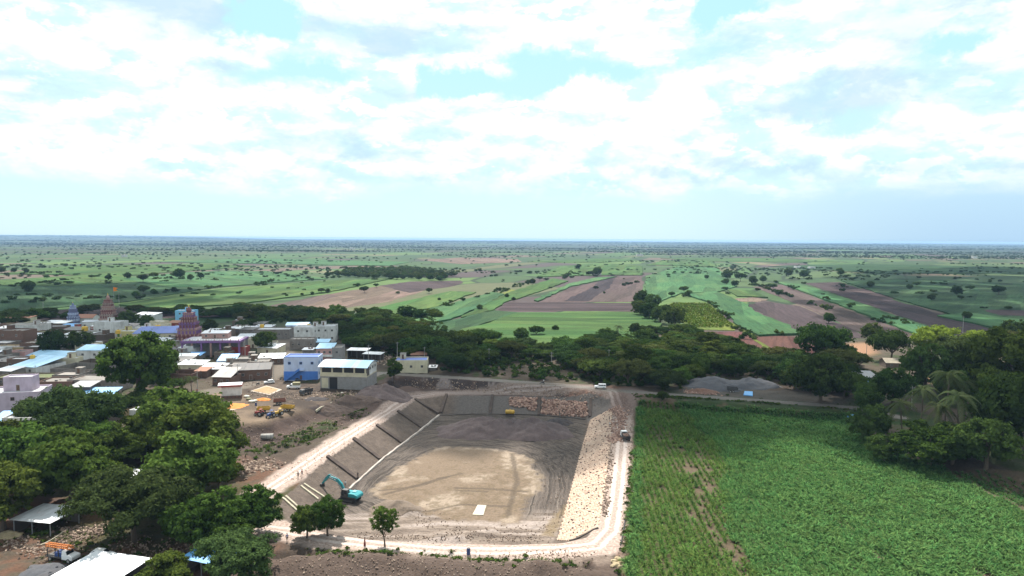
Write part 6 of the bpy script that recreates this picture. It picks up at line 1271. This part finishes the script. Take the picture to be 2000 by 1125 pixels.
def car(name, label, cat, px, py, rz, kind, z=3):
    p = T(px, py, z=z); c = thing(name, label, cat, p, R(rz))
    if kind == 'hatch':
        hull([(-1.95,.35),(1.9,.35),(1.98,.62),(1.85,.82),(1.0,.95),(-1.98,.95),(-2.0,.6)], 1.70).build('body', CARW, c, bevel=.06); hull([(1.05,.952),(.35,1.45),(-1.35,1.50),(-1.92,.952)], 1.62, .95, .80).build('cabin', CARW, c, bevel=.04)
        hull([(1.0,.99),(.42,1.41),(.36,1.41),(.9,.99)], 1.5, .95, .82).build('windscreen', CGL, c).location = (.05, 0, 0); hull([(-1.30,1.44),(-1.85,1.0),(-1.95,1.0),(-1.36,1.46)], 1.45, .95, .82).build('rear_window', CGL, c).location = (-.03, 0, 0)
        for s in (-1, 1):
            q = MB(); q.add([(.85, s*.825, 1.0), (.32, s*.69, 1.38), (-1.2, s*.69, 1.42), (-1.6, s*.825, 1.0), (.85, s*.80, 1.0), (.32, s*.665, 1.38), (-1.2, s*.665, 1.42), (-1.6, s*.80, 1.0)], [(0, 1, 2, 3) if s < 0 else (3, 2, 1, 0), (0, 4, 5, 1), (1, 5, 6, 2), (2, 6, 7, 3), (3, 7, 4, 0)]); q.build('side_window', CGL, c)
            MB().box(1.86, 1.99, s*.72-.16, s*.72+.16, .62, .78).build('headlight', LAMP, c); MB().box(-2.02, -1.93, s*.72-.12, s*.72+.12, .68, .90).build('tail_light', RLAMP, c)
            for x in (-1.2, 1.2): wheel(c, x, s*.76, .31, .2)
    if kind == 'pickup':
        hull([(-2.6,.55),(2.35,.55),(2.45,.9),(2.3,1.12),(1.35,1.22),(.25,1.25),(.25,.8),(-2.6,.8)], 1.75).build('body', CARW, c, bevel=.05); hull([(1.4,1.222),(.85,1.85),(.25,1.88),(.25,1.252)], 1.65, 1.22, .86).build('cab', CARW, c, bevel=.04); hull([(1.38,1.27),(.93,1.78),(.84,1.78),(1.25,1.27)], 1.5, 1.22, .86).build('windscreen', CGL, c).location = (.05, 0, 0)
        for s in (-1, 1): q = MB(); q.box(.35, 1.1, s*.80-.012, s*.80+.012, 1.30, 1.70); q.build('side_window', CGL, c); MB().box(2.32, 2.46, s*.7-.15, s*.7+.15, .88, 1.05).build('headlight', LAMP, c); [wheel(c, x, s*.78, .36, .22) for x in (-1.7, 1.6)]
        MB().box(-2.6, .2, -.88, .88, .802, 1.35).build('load_bed', CARW, c); MB().box(-2.55, .15, -.84, .84, 1.352, 2.45).build('canopy', OLIVEC, c, bevel=.08)
    if kind == 'jeep':
        hull([(-2.2,.55),(2.1,.55),(2.15,.95),(2.0,1.12),(.85,1.18),(-2.2,1.18)], 1.72).build('body', CARW, c, bevel=.04); hull([(.85,1.182),(.55,1.88),(-2.15,1.88),(-2.2,1.182)], 1.66, 1.2, .9).build('cabin', CARW, c, bevel=.03); hull([(.86,1.24),(.64,1.78),(.58,1.78),(.75,1.24)], 1.5, 1.2, .9).build('windscreen', CGL, c).location = (.04, 0, 0)
        for s in (-1, 1):
            for x0, x1 in ((-.25, .5), (-1.15, -.35), (-2.05, -1.25)): MB().box(x0, x1, s*.80-.02, s*.80+.02, 1.25, 1.70).build('side_window', CGL, c)
            MB().box(2.05, 2.18, s*.65-.13, s*.65+.13, .82, 1.02).build('headlight', LAMP, c); [wheel(c, x, s*.78, .38, .24) for x in (-1.4, 1.4)]
    if kind == 'tipper':
        hull([(1.0,.6),(2.7,.6),(2.75,1.3),(2.45,2.15),(1.0,2.2)], 1.9, 1.4, .88).build('cab', CARW, c, bevel=.05); MB().box(.93, .998, -.75, .75, 1.35, 2.0).build('rear_window', CGL, c); hull([(2.76,1.35),(2.52,2.02),(2.44,2.02),(2.66,1.35)], 1.6, 1.4, .88).build('windscreen', CGL, c)
        q = MB(); q.box(-2.6, .85, -1.0, -.92, .95, 1.75); q.box(-2.6, .85, .92, 1.0, .95, 1.75); q.box(.77, .85, -.92, .92, .95, 1.9); q.box(-2.6, .85, -.92, .92, .85, .948); q.build('load_bed', DGREY, c); MB().box(-2.68, -2.602, -1.0, 1.0, .9, 1.7).build('tailgate', BLACKP, c)
        MB().box(-2.5, 2.6, -.4, .4, .5, .8).build('chassis', BLACKP, c); rgx = np.random.default_rng(4)
        V = []; F = []
        for i in range(90): v = ICO1*(1+rgx.uniform(-.25, .25, (len(ICO1), 1)))*rgx.uniform(.14, .30)+np.array((rgx.uniform(-2.35, .6), rgx.uniform(-.75, .75), rgx.uniform(1.3, 1.75))); F += [tuple(a+len(V)*len(ICO1) for a in f) for f in ICO1F]; V.append(v)
        o = bpy.data.objects.new('stones', mesh_from('stones', np.concatenate(V), F, [RK1])); C.objects.link(o); tag(o, kind='stuff'); o.parent = c
        for s in (-1, 1): [wheel(c, x, s*.85, .42, .3) for x in (-1.7, 1.9)]
    if kind == 'dark':
        hull([(.9,.6),(2.4,.6),(2.5,1.2),(2.2,1.95),(.9,2.0)], 1.8, 1.3, .9).build('cab', DGREY, c, bevel=.04); hull([(2.51,1.25),(2.27,1.85),(2.2,1.85),(2.42,1.25)], 1.5, 1.3, .9).build('windscreen', CGL, c); q = MB(); q.box(-2.4, .8, -.95, -.85, .9, 2.1); q.box(-2.4, .8, .85, .95, .9, 2.1); q.box(-2.4, .8, -.85, .85, .8, .898); q.box(.7, .8, -.85, .85, .9, 2.1); q.build('load_bed', BLACKP, c)
        MB().box(-2.3, .68, -.84, .84, .9, 1.75).build('load', E_DK, c)
        for s in (-1, 1): [wheel(c, x, s*.82, .40, .26) for x in (-1.6, 1.7)]
    if kind == 'rig':
        hull([(.6,.6),(2.9,.6),(3.0,1.1),(2.9,1.35),(1.75,1.5),(.6,1.5)], 1.9).build('bonnet', CARW, c, bevel=.05); hull([(1.75,1.502),(1.35,2.2),(.6,2.25),(.6,1.502)], 1.8, 1.5, .88).build('cab', CARW, c, bevel=.04); hull([(1.74,1.56),(1.42,2.1),(1.34,2.1),(1.62,1.56)], 1.6, 1.5, .88).build('windscreen', CGL, c).location = (.04, 0, 0)
        MB().box(-3.0, .5, -.95, .95, .75, .95).build('platform', DGREY, c); MB().box(-1.2, .3, -.7, .7, .952, 1.7).build('engine', BLUET, c)
        for x in (-2.7, -.2): 
            for s in (-1, 1): MB().box(x-.06, x+.06, s*.8-.06, s*.8+.06, .952, 2.35).build('post', DGREY, c)
        q = MB()
        for s in (-1, 1): q.box(-3.6, 2.2, s*.35-.06, s*.35+.06, 2.36, 2.50); q.box(-3.6, 2.2, s*.35-.06, s*.35+.06, 2.80, 2.92)
        for i in range(12): x = -3.5+i*.5; q.box(x, x+.08, -.29, .29, 2.37, 2.46); q.box(x, x+.08, -.29, .29, 2.81, 2.90); [q.box(x, x+.07, s*.35-.05, s*.35+.05, 2.502, 2.798) for s in (-1, 1)]
        q.build('mast', ORANGE, c)
        for s in (-1, 1): MB().box(1.2, 1.3, s*.79-.02, s*.79+.02, 1.6, 1.9).build('mirror', BLACKP, c); [wheel(c, x, s*.85, .45, .3) for x in (-2.0, 2.1)]
    return c
car('car', 'white hatchback parked at the lane mouth in the yard', 'car', 526, 749, 205, 'hatch'); car('pickup_truck', 'white pickup with olive canvas canopy near the blue house', 'pickup', 573, 759, 184, 'pickup'); car('small_truck', 'dark loaded truck parked right of the white pickup', 'truck', 598, 770, 235, 'dark')
car('jeep', 'white jeep on the tar road above the pit corner', 'jeep', 1172, 759, 175, 'jeep'); car('stone_truck', 'small truck seen from behind, loaded with pink stones on the right haul road', 'truck', 1221, 858, 94, 'tipper', 0); car('rig_truck', 'white truck carrying an orange drilling mast at lower left', 'truck', 124, 1094, -14, 'rig', 0)
car('car', 'white car half hidden behind the large white roof', 'car', 200, 1088, -8, 'hatch', 0)
def tractor(label, px, py, rz, m_):
    p = T(px, py, z=3); c = thing('tractor', label, 'tractor', p, R(rz)); hull([(.1,.75),(1.6,.75),(1.65,1.2),(1.5,1.42),(.1,1.48)], .62).build('bonnet', m_, c, bevel=.05); MB().box(-.9, .15, -.35, .35, .6, 1.0).build('body', DGREY, c); MB().box(-.75, -.3, -.25, .25, 1.002, 1.2).build('seat', BLACKP, c); MB().box(-.8, -.7, -.25, .25, 1.21, 1.55).build('seat_back', BLACKP, c)
    for s in (-1, 1): hull([(-1.2,1.2),(-1.0,1.5),(-.3,1.55),(0,1.2),(-.2,1.3),(-.9,1.35)], .35).build('mudguard', m_, c).location = (0, s*.62, 0); wheel(c, -.55, s*.68, .72, .38); wheel(c, 1.25, s*.60, .42, .22); MB().tube([(-.75, s*.5, 1.2), (-.75, s*.5, 2.15)], .04, 6).build('roll_bar', BLACKP, c)
    MB().tube([(.9, .2, 1.45), (.9, .2, 2.1)], .05, 6).build('exhaust', BLACKP, c); MB().tube([(-.05, 0, 1.3), (-.2, 0, 1.6)], .04, 6).build('steering_column', BLACKP, c); MB().box(-.9, -.05, -.55, .55, 2.152, 2.22).build('canopy', m_, c); return c
def trailer(label, px, py, rz, m_, tilt=0):
    p = T(px, py, z=3); c = thing('trailer', label, 'trailer', p, R(rz)); q = MB(); q.box(-2.0, 2.0, -1.05, -.98, 1.12, 1.95); q.box(-2.0, 2.0, .98, 1.05, 1.12, 1.95); q.box(-2.0, -1.93, -.98, .98, 1.12, 1.95); q.box(1.93, 2.0, -.98, .98, 1.12, 1.95); q.build('side_board', m_, c); MB().box(-2.0, 2.0, -1.05, 1.05, 1.0, 1.118).build('floor', DGREY, c)
    q = MB()
    for i in range(6): x = -1.9+i*.76; q.box(x-.04, x+.04, -1.10, -1.052, 1.1, 1.95); q.box(x-.04, x+.04, 1.052, 1.10, 1.1, 1.95)
    q.build('rib', m_, c); MB().box(-1.9, 1.9, -.4, .4, .8, .998).build('chassis', DGREY, c); MB().tube([(1.9, 0, .85), (3.1, 0, .6)], .08, 6).build('drawbar', DGREY, c)
    for s in (-1, 1): wheel(c, -.75, s*.85, .42, .24); wheel(c, .25, s*.85, .42, .24)
    return c
trailer('yellow-sided trailer left of the parked trailers, tail to the yard edge', 515, 806, 14, YEL); trailer('yellow-sided trailer right of the parked trailers', 562, 803, -10, YEL); trailer('rusty red trailer standing behind the two yellow trailers', 546, 790, 20, RUST)
tractor('red tractor under the left yellow trailer side', 507, 812, 165, ROADR); tractor('dark blue tractor between the trailers at the bank edge', 529, 815, 250, BLUET); tractor('small yellow tractor beside the right trailer', 545, 811, 235, YEL)
trailer('dark flat trailer parked beside the grey gravel heaps', 1430, 766, -12, DGREY); quad_sheet('tarpaulin', 'blue tarpaulin on the ground beside the tar road', [(1452,772),(1470,774),(1470,766),(1454,765)], S_BLUE, 'tarpaulin', 3, .25, .05)
quad_sheet('tarpaulin', 'blue plastic sheet at the top right corner of the cane field', [(1654,815),(1668,817),(1668,811),(1656,810)], S_BLUE, 'tarpaulin', 2, .3, .05)
SACK = paint('sack_white', (.60, .58, .50), .85, .3, 2, dirtamt=.2)
for i, (x, y, s, lb) in enumerate([(482,776,1.0,'white sack bundle nearest the water shelter'),(486,781,.9,'pale green sack bundle behind the grain pile'),(492,786,1.1,'white sacks left of the small orange pile'),(498,784,.8,'small white sack beside the blue drum'),(668,768,.5,'white sack below the cream hall')]):
    p = T(x, y, z=3); v = ICO2*np.array((s*1.1, s*.8, s*.5))*(1+.25*(np.array([vnoise(a*2+i*5, b*2+c, i+3) for a, b, c in ICO2])[:, None]-.5)); o = bpy.data.objects.new('sack', mesh_from('sack', v, ICO2F, [SACK if i != 1 else OLIVEC], True)); C.objects.link(o); o.location = (p.x, p.y, p.z+s*.35); tag(o, lb, 'sack')
# excavator
p = T(683, 978, z=-4.7); ex = thing('excavator', 'teal crawler excavator with arm reaching over the left slope', 'excavator', (p.x, p.y, p.z), R(158)); S_ = 1.12
for s in (-1, 1):
    n = 20; prof = []
    for k in range(n//2): a = math.pi/2+math.pi*k/(n//2-1); prof.append((-1.6+.45*math.cos(a), .47+.45*math.sin(a)))
    for k in range(n//2): a = -math.pi/2+math.pi*k/(n//2-1); prof.append((1.6+.45*math.cos(a), .47+.45*math.sin(a)))
    hull(prof, .6).build('track', TYRE, ex).location = (0, s*1.15, 0); MB().box(-1.7, 1.7, s*1.15-.32, s*1.15+.32, .35, .62).build('track_frame', DGREY, ex)
MB().lathe([(.75, .9), (.75, 1.08)], 20).build('turntable', DGREY, ex); hull([(-2.5,1.1),(1.5,1.1),(1.5,1.35),(-.2,1.40),(-.2,1.36),(-2.5,1.35)], 2.7).build('deck', DGREY, ex)
q = MB(); prof = [(-2.55,1.352),(-.45,1.352),(-.45,2.15),(-1.9,2.2),(-2.45,2.0)]; q.prism(prof, -1.33, 1.33); q.build('engine_cover', TEAL, ex, bevel=.12); MB().box(-1.7, -.8, -.6, .3, 2.202, 2.34).build('hood_panel', paint('hood_panel', (.16, .42, .50), .5, .2, 1, dirtamt=.1), ex); MB().tube([(-1.1, -.9, 2.15), (-1.1, -.9, 2.75)], .07, 8).build('exhaust', BLACKP, ex)
hull([(-2.75,1.2),(-2.2,1.2),(-2.2,2.0),(-2.6,1.95),(-2.8,1.6)], 2.5).build('counterweight', TEAL, ex, bevel=.10); MB().box(-.4, 1.2, -1.33, -.35, 1.42, 1.95).build('tool_box', TEAL, ex, bevel=.05)
cb = hull([(-.35,1.42),(1.35,1.42),(1.45,2.0),(1.1,2.85),(-.25,2.85)], .98).build('cab', DGREY, ex, bevel=.05); cb.location = (0, .84, 0)
for (x0, x1, z0, z1) in ((-.2, .5, 1.95, 2.7), (.6, 1.12, 1.6, 2.65)): o = MB().box(x0, x1, .50, .515, z0, z1).build('window', CGL, cb)
hull([(1.47,2.0),(1.14,2.78),(1.10,2.78),(1.40,2.0)], .85).build('windscreen', CGL, cb)
def arm(pts, wid, name, m_, parent=ex, y=-.05): return hull(pts, wid).build(name, m_, parent, bevel=.04)
o = arm([(.85,1.55),(1.25,1.45),(2.2,2.9),(3.1,3.75),(5.6,4.5),(5.75,4.75),(5.4,4.95),(2.9,4.45),(1.9,3.6)], .42, 'boom', TEAL); o.location = (0, -.05, 0)
o = arm([(5.2,4.95),(5.0,5.25),(5.5,5.2),(6.1,4.6),(7.45,2.95),(7.2,2.75),(5.7,4.1)], .34, 'stick', TEAL); o.location = (0, -.05, 0)
MB().tube([(1.5, .25, 1.7), (2.9, .25, 3.5)], .09, 8).build('boom_cylinder', STEEL, ex); MB().tube([(1.5, -.35, 1.7), (2.9, -.35, 3.5)], .09, 8).build('boom_cylinder', STEEL, ex); MB().tube([(3.0, -.05, 4.6), (4.95, -.05, 5.3)], .09, 8).build('stick_cylinder', STEEL, ex); MB().tube([(5.6, -.05, 5.15), (7.3, -.05, 3.6)], .07, 8).build('bucket_cylinder', STEEL, ex)
q = MB(); q.prism([(7.1,2.9),(7.5,2.9),(7.75,2.3),(7.6,1.7),(7.1,1.35),(6.7,1.4),(7.15,1.55),(7.4,1.85),(7.45,2.2),(7.2,2.55)], -.6, .5); q.build('bucket', DGREY, ex); 
for s in (-.6, .46): MB().prism([(7.12,2.85),(7.12,2.5),(6.85,1.45),(7.1,1.40),(7.55,1.75),(7.68,2.3),(7.45,2.85)], s-.03, s+.03).build('bucket_side', DGREY, ex)
for i in range(5): MB().prism([(6.72,1.36),(6.75,1.46),(6.42,1.52)], -.55+i*.23, -.45+i*.23).build('bucket_tooth', STEEL, ex)
ex.scale = (S_, S_, S_)
# lettering on the boom is unreadable in the photograph: only its pale patches are built
for x0 in (3.5, 4.15, 4.7): q = MB(); q.add([(x0, -.285, 4.05+(x0-3.1)*.3), (x0+.42, -.285, 4.05+(x0+.42-3.1)*.3), (x0+.42, -.285, 4.28+(x0+.42-3.1)*.3), (x0, -.285, 4.28+(x0-3.1)*.3)], [(0, 1, 2, 3)]); q.v = q.v+[(x, y+.012, z) for x, y, z in q.v]; q.f += [(7, 6, 5, 4), (0, 4, 5, 1), (1, 5, 6, 2), (2, 6, 7, 3), (3, 7, 4, 0)]; o = q.build('boom_mark', CARW, ex); o.location = (0, .55, 0)
# ------------------------------------------------------------------ people
SKIN = paint('skin', (.16, .085, .055), .6, .1, 3, dirtamt=0); HAIR = paint('hair', (.012, .010, .010), .6, .1, 3, dirtamt=0)
def cloth(name, c): return paint('cloth_'+name, c, .85, .2, 4, dirtamt=.1)
CL = dict(dark=cloth('dark', (.03, .03, .04)), maroon=cloth('maroon', (.16, .025, .03)), white=cloth('white', (.60, .60, .60)), blue=cloth('blue', (.06, .10, .28)), brown=cloth('brown', (.10, .06, .04)), red=cloth('red', (.35, .04, .03)))
def person(label, px, py, shirt, trousers, rz=0, pose='stand', z=0, h=1.7, long=False):
    p = T(px, py, z=z); r = thing('person', label, 'person', p, R(rz)); k = h/1.7
    st = .13 if pose == 'stand' else .26; af = .10 if pose == 'stand' else .34
    J = dict(pel=(0,0,.95), wai=(0,0,1.10), che=(0,0,1.32), nec=(0,.0,1.47), hd0=(0,.01,1.54), hd1=(0,.02,1.63), hd2=(0,.0,1.70), hl=(-.10,0,.90), kl=(-.11,-st*.7,.50), al=(-.12,-st*.4,.09), tl=(-.13,-st*.4-.16,.04), hr=(.10,0,.90), kr=(.11,st*.3,.50), ar=(.12,st*.9,.09), tr=(.13,st*.9-.16,.04),
             sl=(-.19,0,1.40), el=(-.25,.03-af*.2,1.13), wl=(-.27,-af,.92), hl2=(-.27,-af-.05,.84), sr=(.19,0,1.40), er=(.25,.03,1.13), wr=(.27,-af*.4,.90), hr2=(.27,-af*.4-.04,.82))
    RR = dict(pel=.145, wai=.125, che=.155, nec=.055, hd0=.075, hd1=.105, hd2=.08, hl=.09, kl=.06, al=.04, tl=.035, hr=.09, kr=.06, ar=.04, tr=.035, sl=.06, el=.042, wl=.028, hl2=.035, sr=.06, er=.042, wr=.028, hr2=.035)
    E = [('pel','wai'),('wai','che'),('che','nec'),('nec','hd0'),('hd0','hd1'),('hd1','hd2'),('pel','hl'),('hl','kl'),('kl','al'),('al','tl'),('pel','hr'),('hr','kr'),('kr','ar'),('ar','tr'),('che','sl'),('sl','el'),('el','wl'),('wl','hl2'),('che','sr'),('sr','er'),('er','wr'),('wr','hr2')]
    nm = list(J); key = ('person', pose, long)
    if key not in WM:
        me_ = bpy.data.meshes.new('body'); me_.from_pydata([J[n] for n in nm], [(nm.index(a), nm.index(b)) for a, b in E], []); o = bpy.data.objects.new('tmp', me_); C.objects.link(o); o.modifiers.new('s', 'SKIN'); sub = o.modifiers.new('d', 'SUBSURF'); sub.levels = 1
        for i, n in enumerate(nm): me_.skin_vertices[0].data[i].radius = (RR[n], RR[n]*(.8 if n in ('pel', 'wai', 'che') else 1)); me_.skin_vertices[0].data[i].use_root = (n == 'pel')
        dg = bpy.context.evaluated_depsgraph_get(); WM[key] = bpy.data.meshes.new_from_object(o.evaluated_get(dg)); bpy.data.objects.remove(o)
    me_ = WM[key].copy(); me_.materials.clear(); [me_.materials.append(m_) for m_ in (SKIN, shirt, trousers)]
    for f in me_.polygons:
        c = f.center; arms = abs(c.x) > .20 and c.z < 1.3; f.material_index = 0 if (c.z > 1.46 or (arms and c.z < 1.15 and abs(c.x) > .22) or c.z < .08) else (1 if c.z > .98 else 2); f.use_smooth = True
    o = bpy.data.objects.new('body', me_); C.objects.link(o); o.parent = r; q = MB(); q.lathe([(.10, 1.62), (.112, 1.67), (.10, 1.73), (.05, 1.77)], 12, (0, .02, 0)); q.build('hair', HAIR, r, True); q = MB(); q.add([(-.012, -.09, 1.62), (.012, -.09, 1.62), (0, -.125, 1.60), (0, -.09, 1.65)], [(0, 1, 2), (0, 2, 3), (1, 3, 2), (0, 3, 1)]); q.build('nose', SKIN, r)
    if long: MB().lathe([(.24, .12), (.20, .5), (.15, .98)], 14).build('skirt', trousers, r, True)
    r.scale = (k, k, k); return r
person('person in dark clothes standing on the left haul road, left of two', 582.5, 934, CL['dark'], CL['dark'], 20); person('person in dark maroon shirt walking on the left haul road, right of two', 590, 930, CL['maroon'], CL['dark'], -30, 'walk')
person('person in white shirt standing behind the excavator', 674.5, 951, CL['white'], CL['dark'], 10, z=-4.7); person('person in dark clothes standing at the toe kerb beyond the excavator', 699, 934, CL['dark'], CL['brown'], 0, z=-4.7)
person('person in maroon dress standing on the near haul road between the two trees', 712.5, 1066, CL['maroon'], CL['maroon'], -60, 'stand', h=1.68, long=True); person('person in dark shirt working at the top of the stone slope', 1190, 823, CL['dark'], CL['dark'], 60); person('person in white shirt working on the stone slope edge', 1191, 834, CL['white'], CL['dark'], -50, 'walk')
person('person in blue clothes in the shade below the leaning tree', 561, 1058, CL['blue'], CL['dark'], 20); person('person in pale shirt in the shade near the leaning tree', 519, 1058, CL['white'], CL['blue'], -20); person('person in white shirt far along the tar road beside a motorbike', 1062, 749, CL['white'], CL['dark'], 40, z=3)
person('person in red shirt standing at the brick compound corner', 385, 768, CL['red'], CL['dark'], 0, z=3); person('person in brown clothes by the lane shops', 497, 744, CL['brown'], CL['dark'], 30, z=3)
def motorbike(label, px, py, rz, z=3):
    p = T(px, py, z=z); c = thing('motorbike', label, 'motorbike', p, R(rz)); wheel(c, -.65, 0, .30, .1); wheel(c, .65, 0, .30, .1); hull([(-.5,.45),(.35,.45),(.45,.8),(.1,.95),(-.1,.82),(-.75,.85),(-.6,.7)], .24).build('body', BLACKP, c, bevel=.03); MB().box(-.7, -.05, -.13, .13, .861, .94).build('seat', DGREY, c); MB().tube([(.62, 0, .32), (.42, 0, 1.0)], .035, 6).build('fork', STEEL, c); MB().tube([(.40, -.33, 1.02), (.44, 0, 1.0), (.40, .33, 1.02)], .025, 6).build('handlebar', BLACKP, c)
motorbike('black motorbike coming down the lane mouth beside the white car', 504, 752, 250); motorbike('motorbike parked at the left foot of the blue house', 551, 741, 10); motorbike('motorbike standing before the blue house wall', 581, 743, 0); motorbike('motorbike on the far stretch of the tar road', 1059, 750, 175)
# ------------------------------------------------------------------ poles and wires
POLE = paint('pole_concrete', (.36, .35, .33), .9, .2, 2, dirtamt=.2); pl = [(479,700,10,'behind the temple arcade'),(720,712,9,'beside the broken white roof'),(776,703,8.5,'left of the cream bungalow'),(829,702,6,'in the scrub belt behind the bungalow'),(955,712,7.5,'in the scrub belt, middle one'),(1077,718,7,'in the scrub belt right of the middle one'),
  (1189,712,7,'in the scrub belt above the white jeep'),(465,748,7.5,'in front of the dark shops'),(386,764,9,'beside the palm by the lane'),(544,700,7.5,'at the turn of the lane'),(85,614,9,'at the far left of the village'),(1880,652,11,'behind the right grove in the ploughed strip'),(1952,718,9,'in the right grove'),(1692,694,8,'beside the tan earth patch'),(233,601,11,'in the field behind the tall tower'),(70,742,6,'on the long white shed'),(535,744,8,'at the edge of the lane near the white car'),(1780,800,8,'between the palms')]
for x, y, h, w_ in pl:
    p = T(x, y, z=3); r = thing('utility_pole', f'thin concrete utility pole {w_}', 'pole', p); MB().tube([(0, 0, -.2), (0, 0, h)], [.15, .09], 8).build('post', POLE, r); MB().box(-.7, .7, -.05, .05, h-.6, h-.5).build('crossarm', STEEL, r)
    for s in (-.6, 0, .6): MB().lathe([(.04, 0), (.06, .08), (.03, .16)], 6, (s, 0, h-.5)).build('insulator', CONC, r)
def wire(label, a, b, h, sag=1.2, r_=.035, az=3):
    A_, B_ = T(*a, z=az), T(*b, z=az); A_.z += h; B_.z += h; o = MB().tube([A_.lerp(B_, t)+Vector((0, 0, -sag*4*t*(1-t))) for t in np.linspace(0, 1, 13)], r_, 4).build('power_line', BLACKP); tag(o, label, 'wire', 'power lines')
wire('upper power line crossing the dark corner below the right grove', (1850, 890), (2040, 955), 7.5); wire('lower power line crossing the dark corner below the right grove', (1850, 894), (2040, 960), 6.8); wire('power line strung along the scrub belt behind the pit', (955, 712), (1077, 718), 6.6, 1.0); wire('power line strung above the white jeep', (1077, 718), (1189, 712), 6.6, 1.0); wire('power line from the arcade pole to the shop pole', (479, 700), (465, 748), 7.2, 1.0)
HAZE_D = 6.0e-5
# ------------------------------------------------------------------ air
m = bpy.data.materials.new('haze_air'); m.use_nodes = True; N = NT(m.node_tree); m.node_tree.nodes.clear()
o_ = N.new('ShaderNodeOutputMaterial'); pv = N.new('ShaderNodeVolumePrincipled')
pv.inputs['Color'].default_value = (0.42, 0.66, 1.0, 1); pv.inputs['Density'].default_value = HAZE_D; pv.inputs['Anisotropy'].default_value = 0.0
m.node_tree.links.new(pv.outputs[0], o_.inputs['Volume'])
mb = MB(); mb.box(-21500, 21500, -1600, 26000, -45, 62.5)
hz_o = mb.build('haze', m); tag(hz_o, kind='stuff')
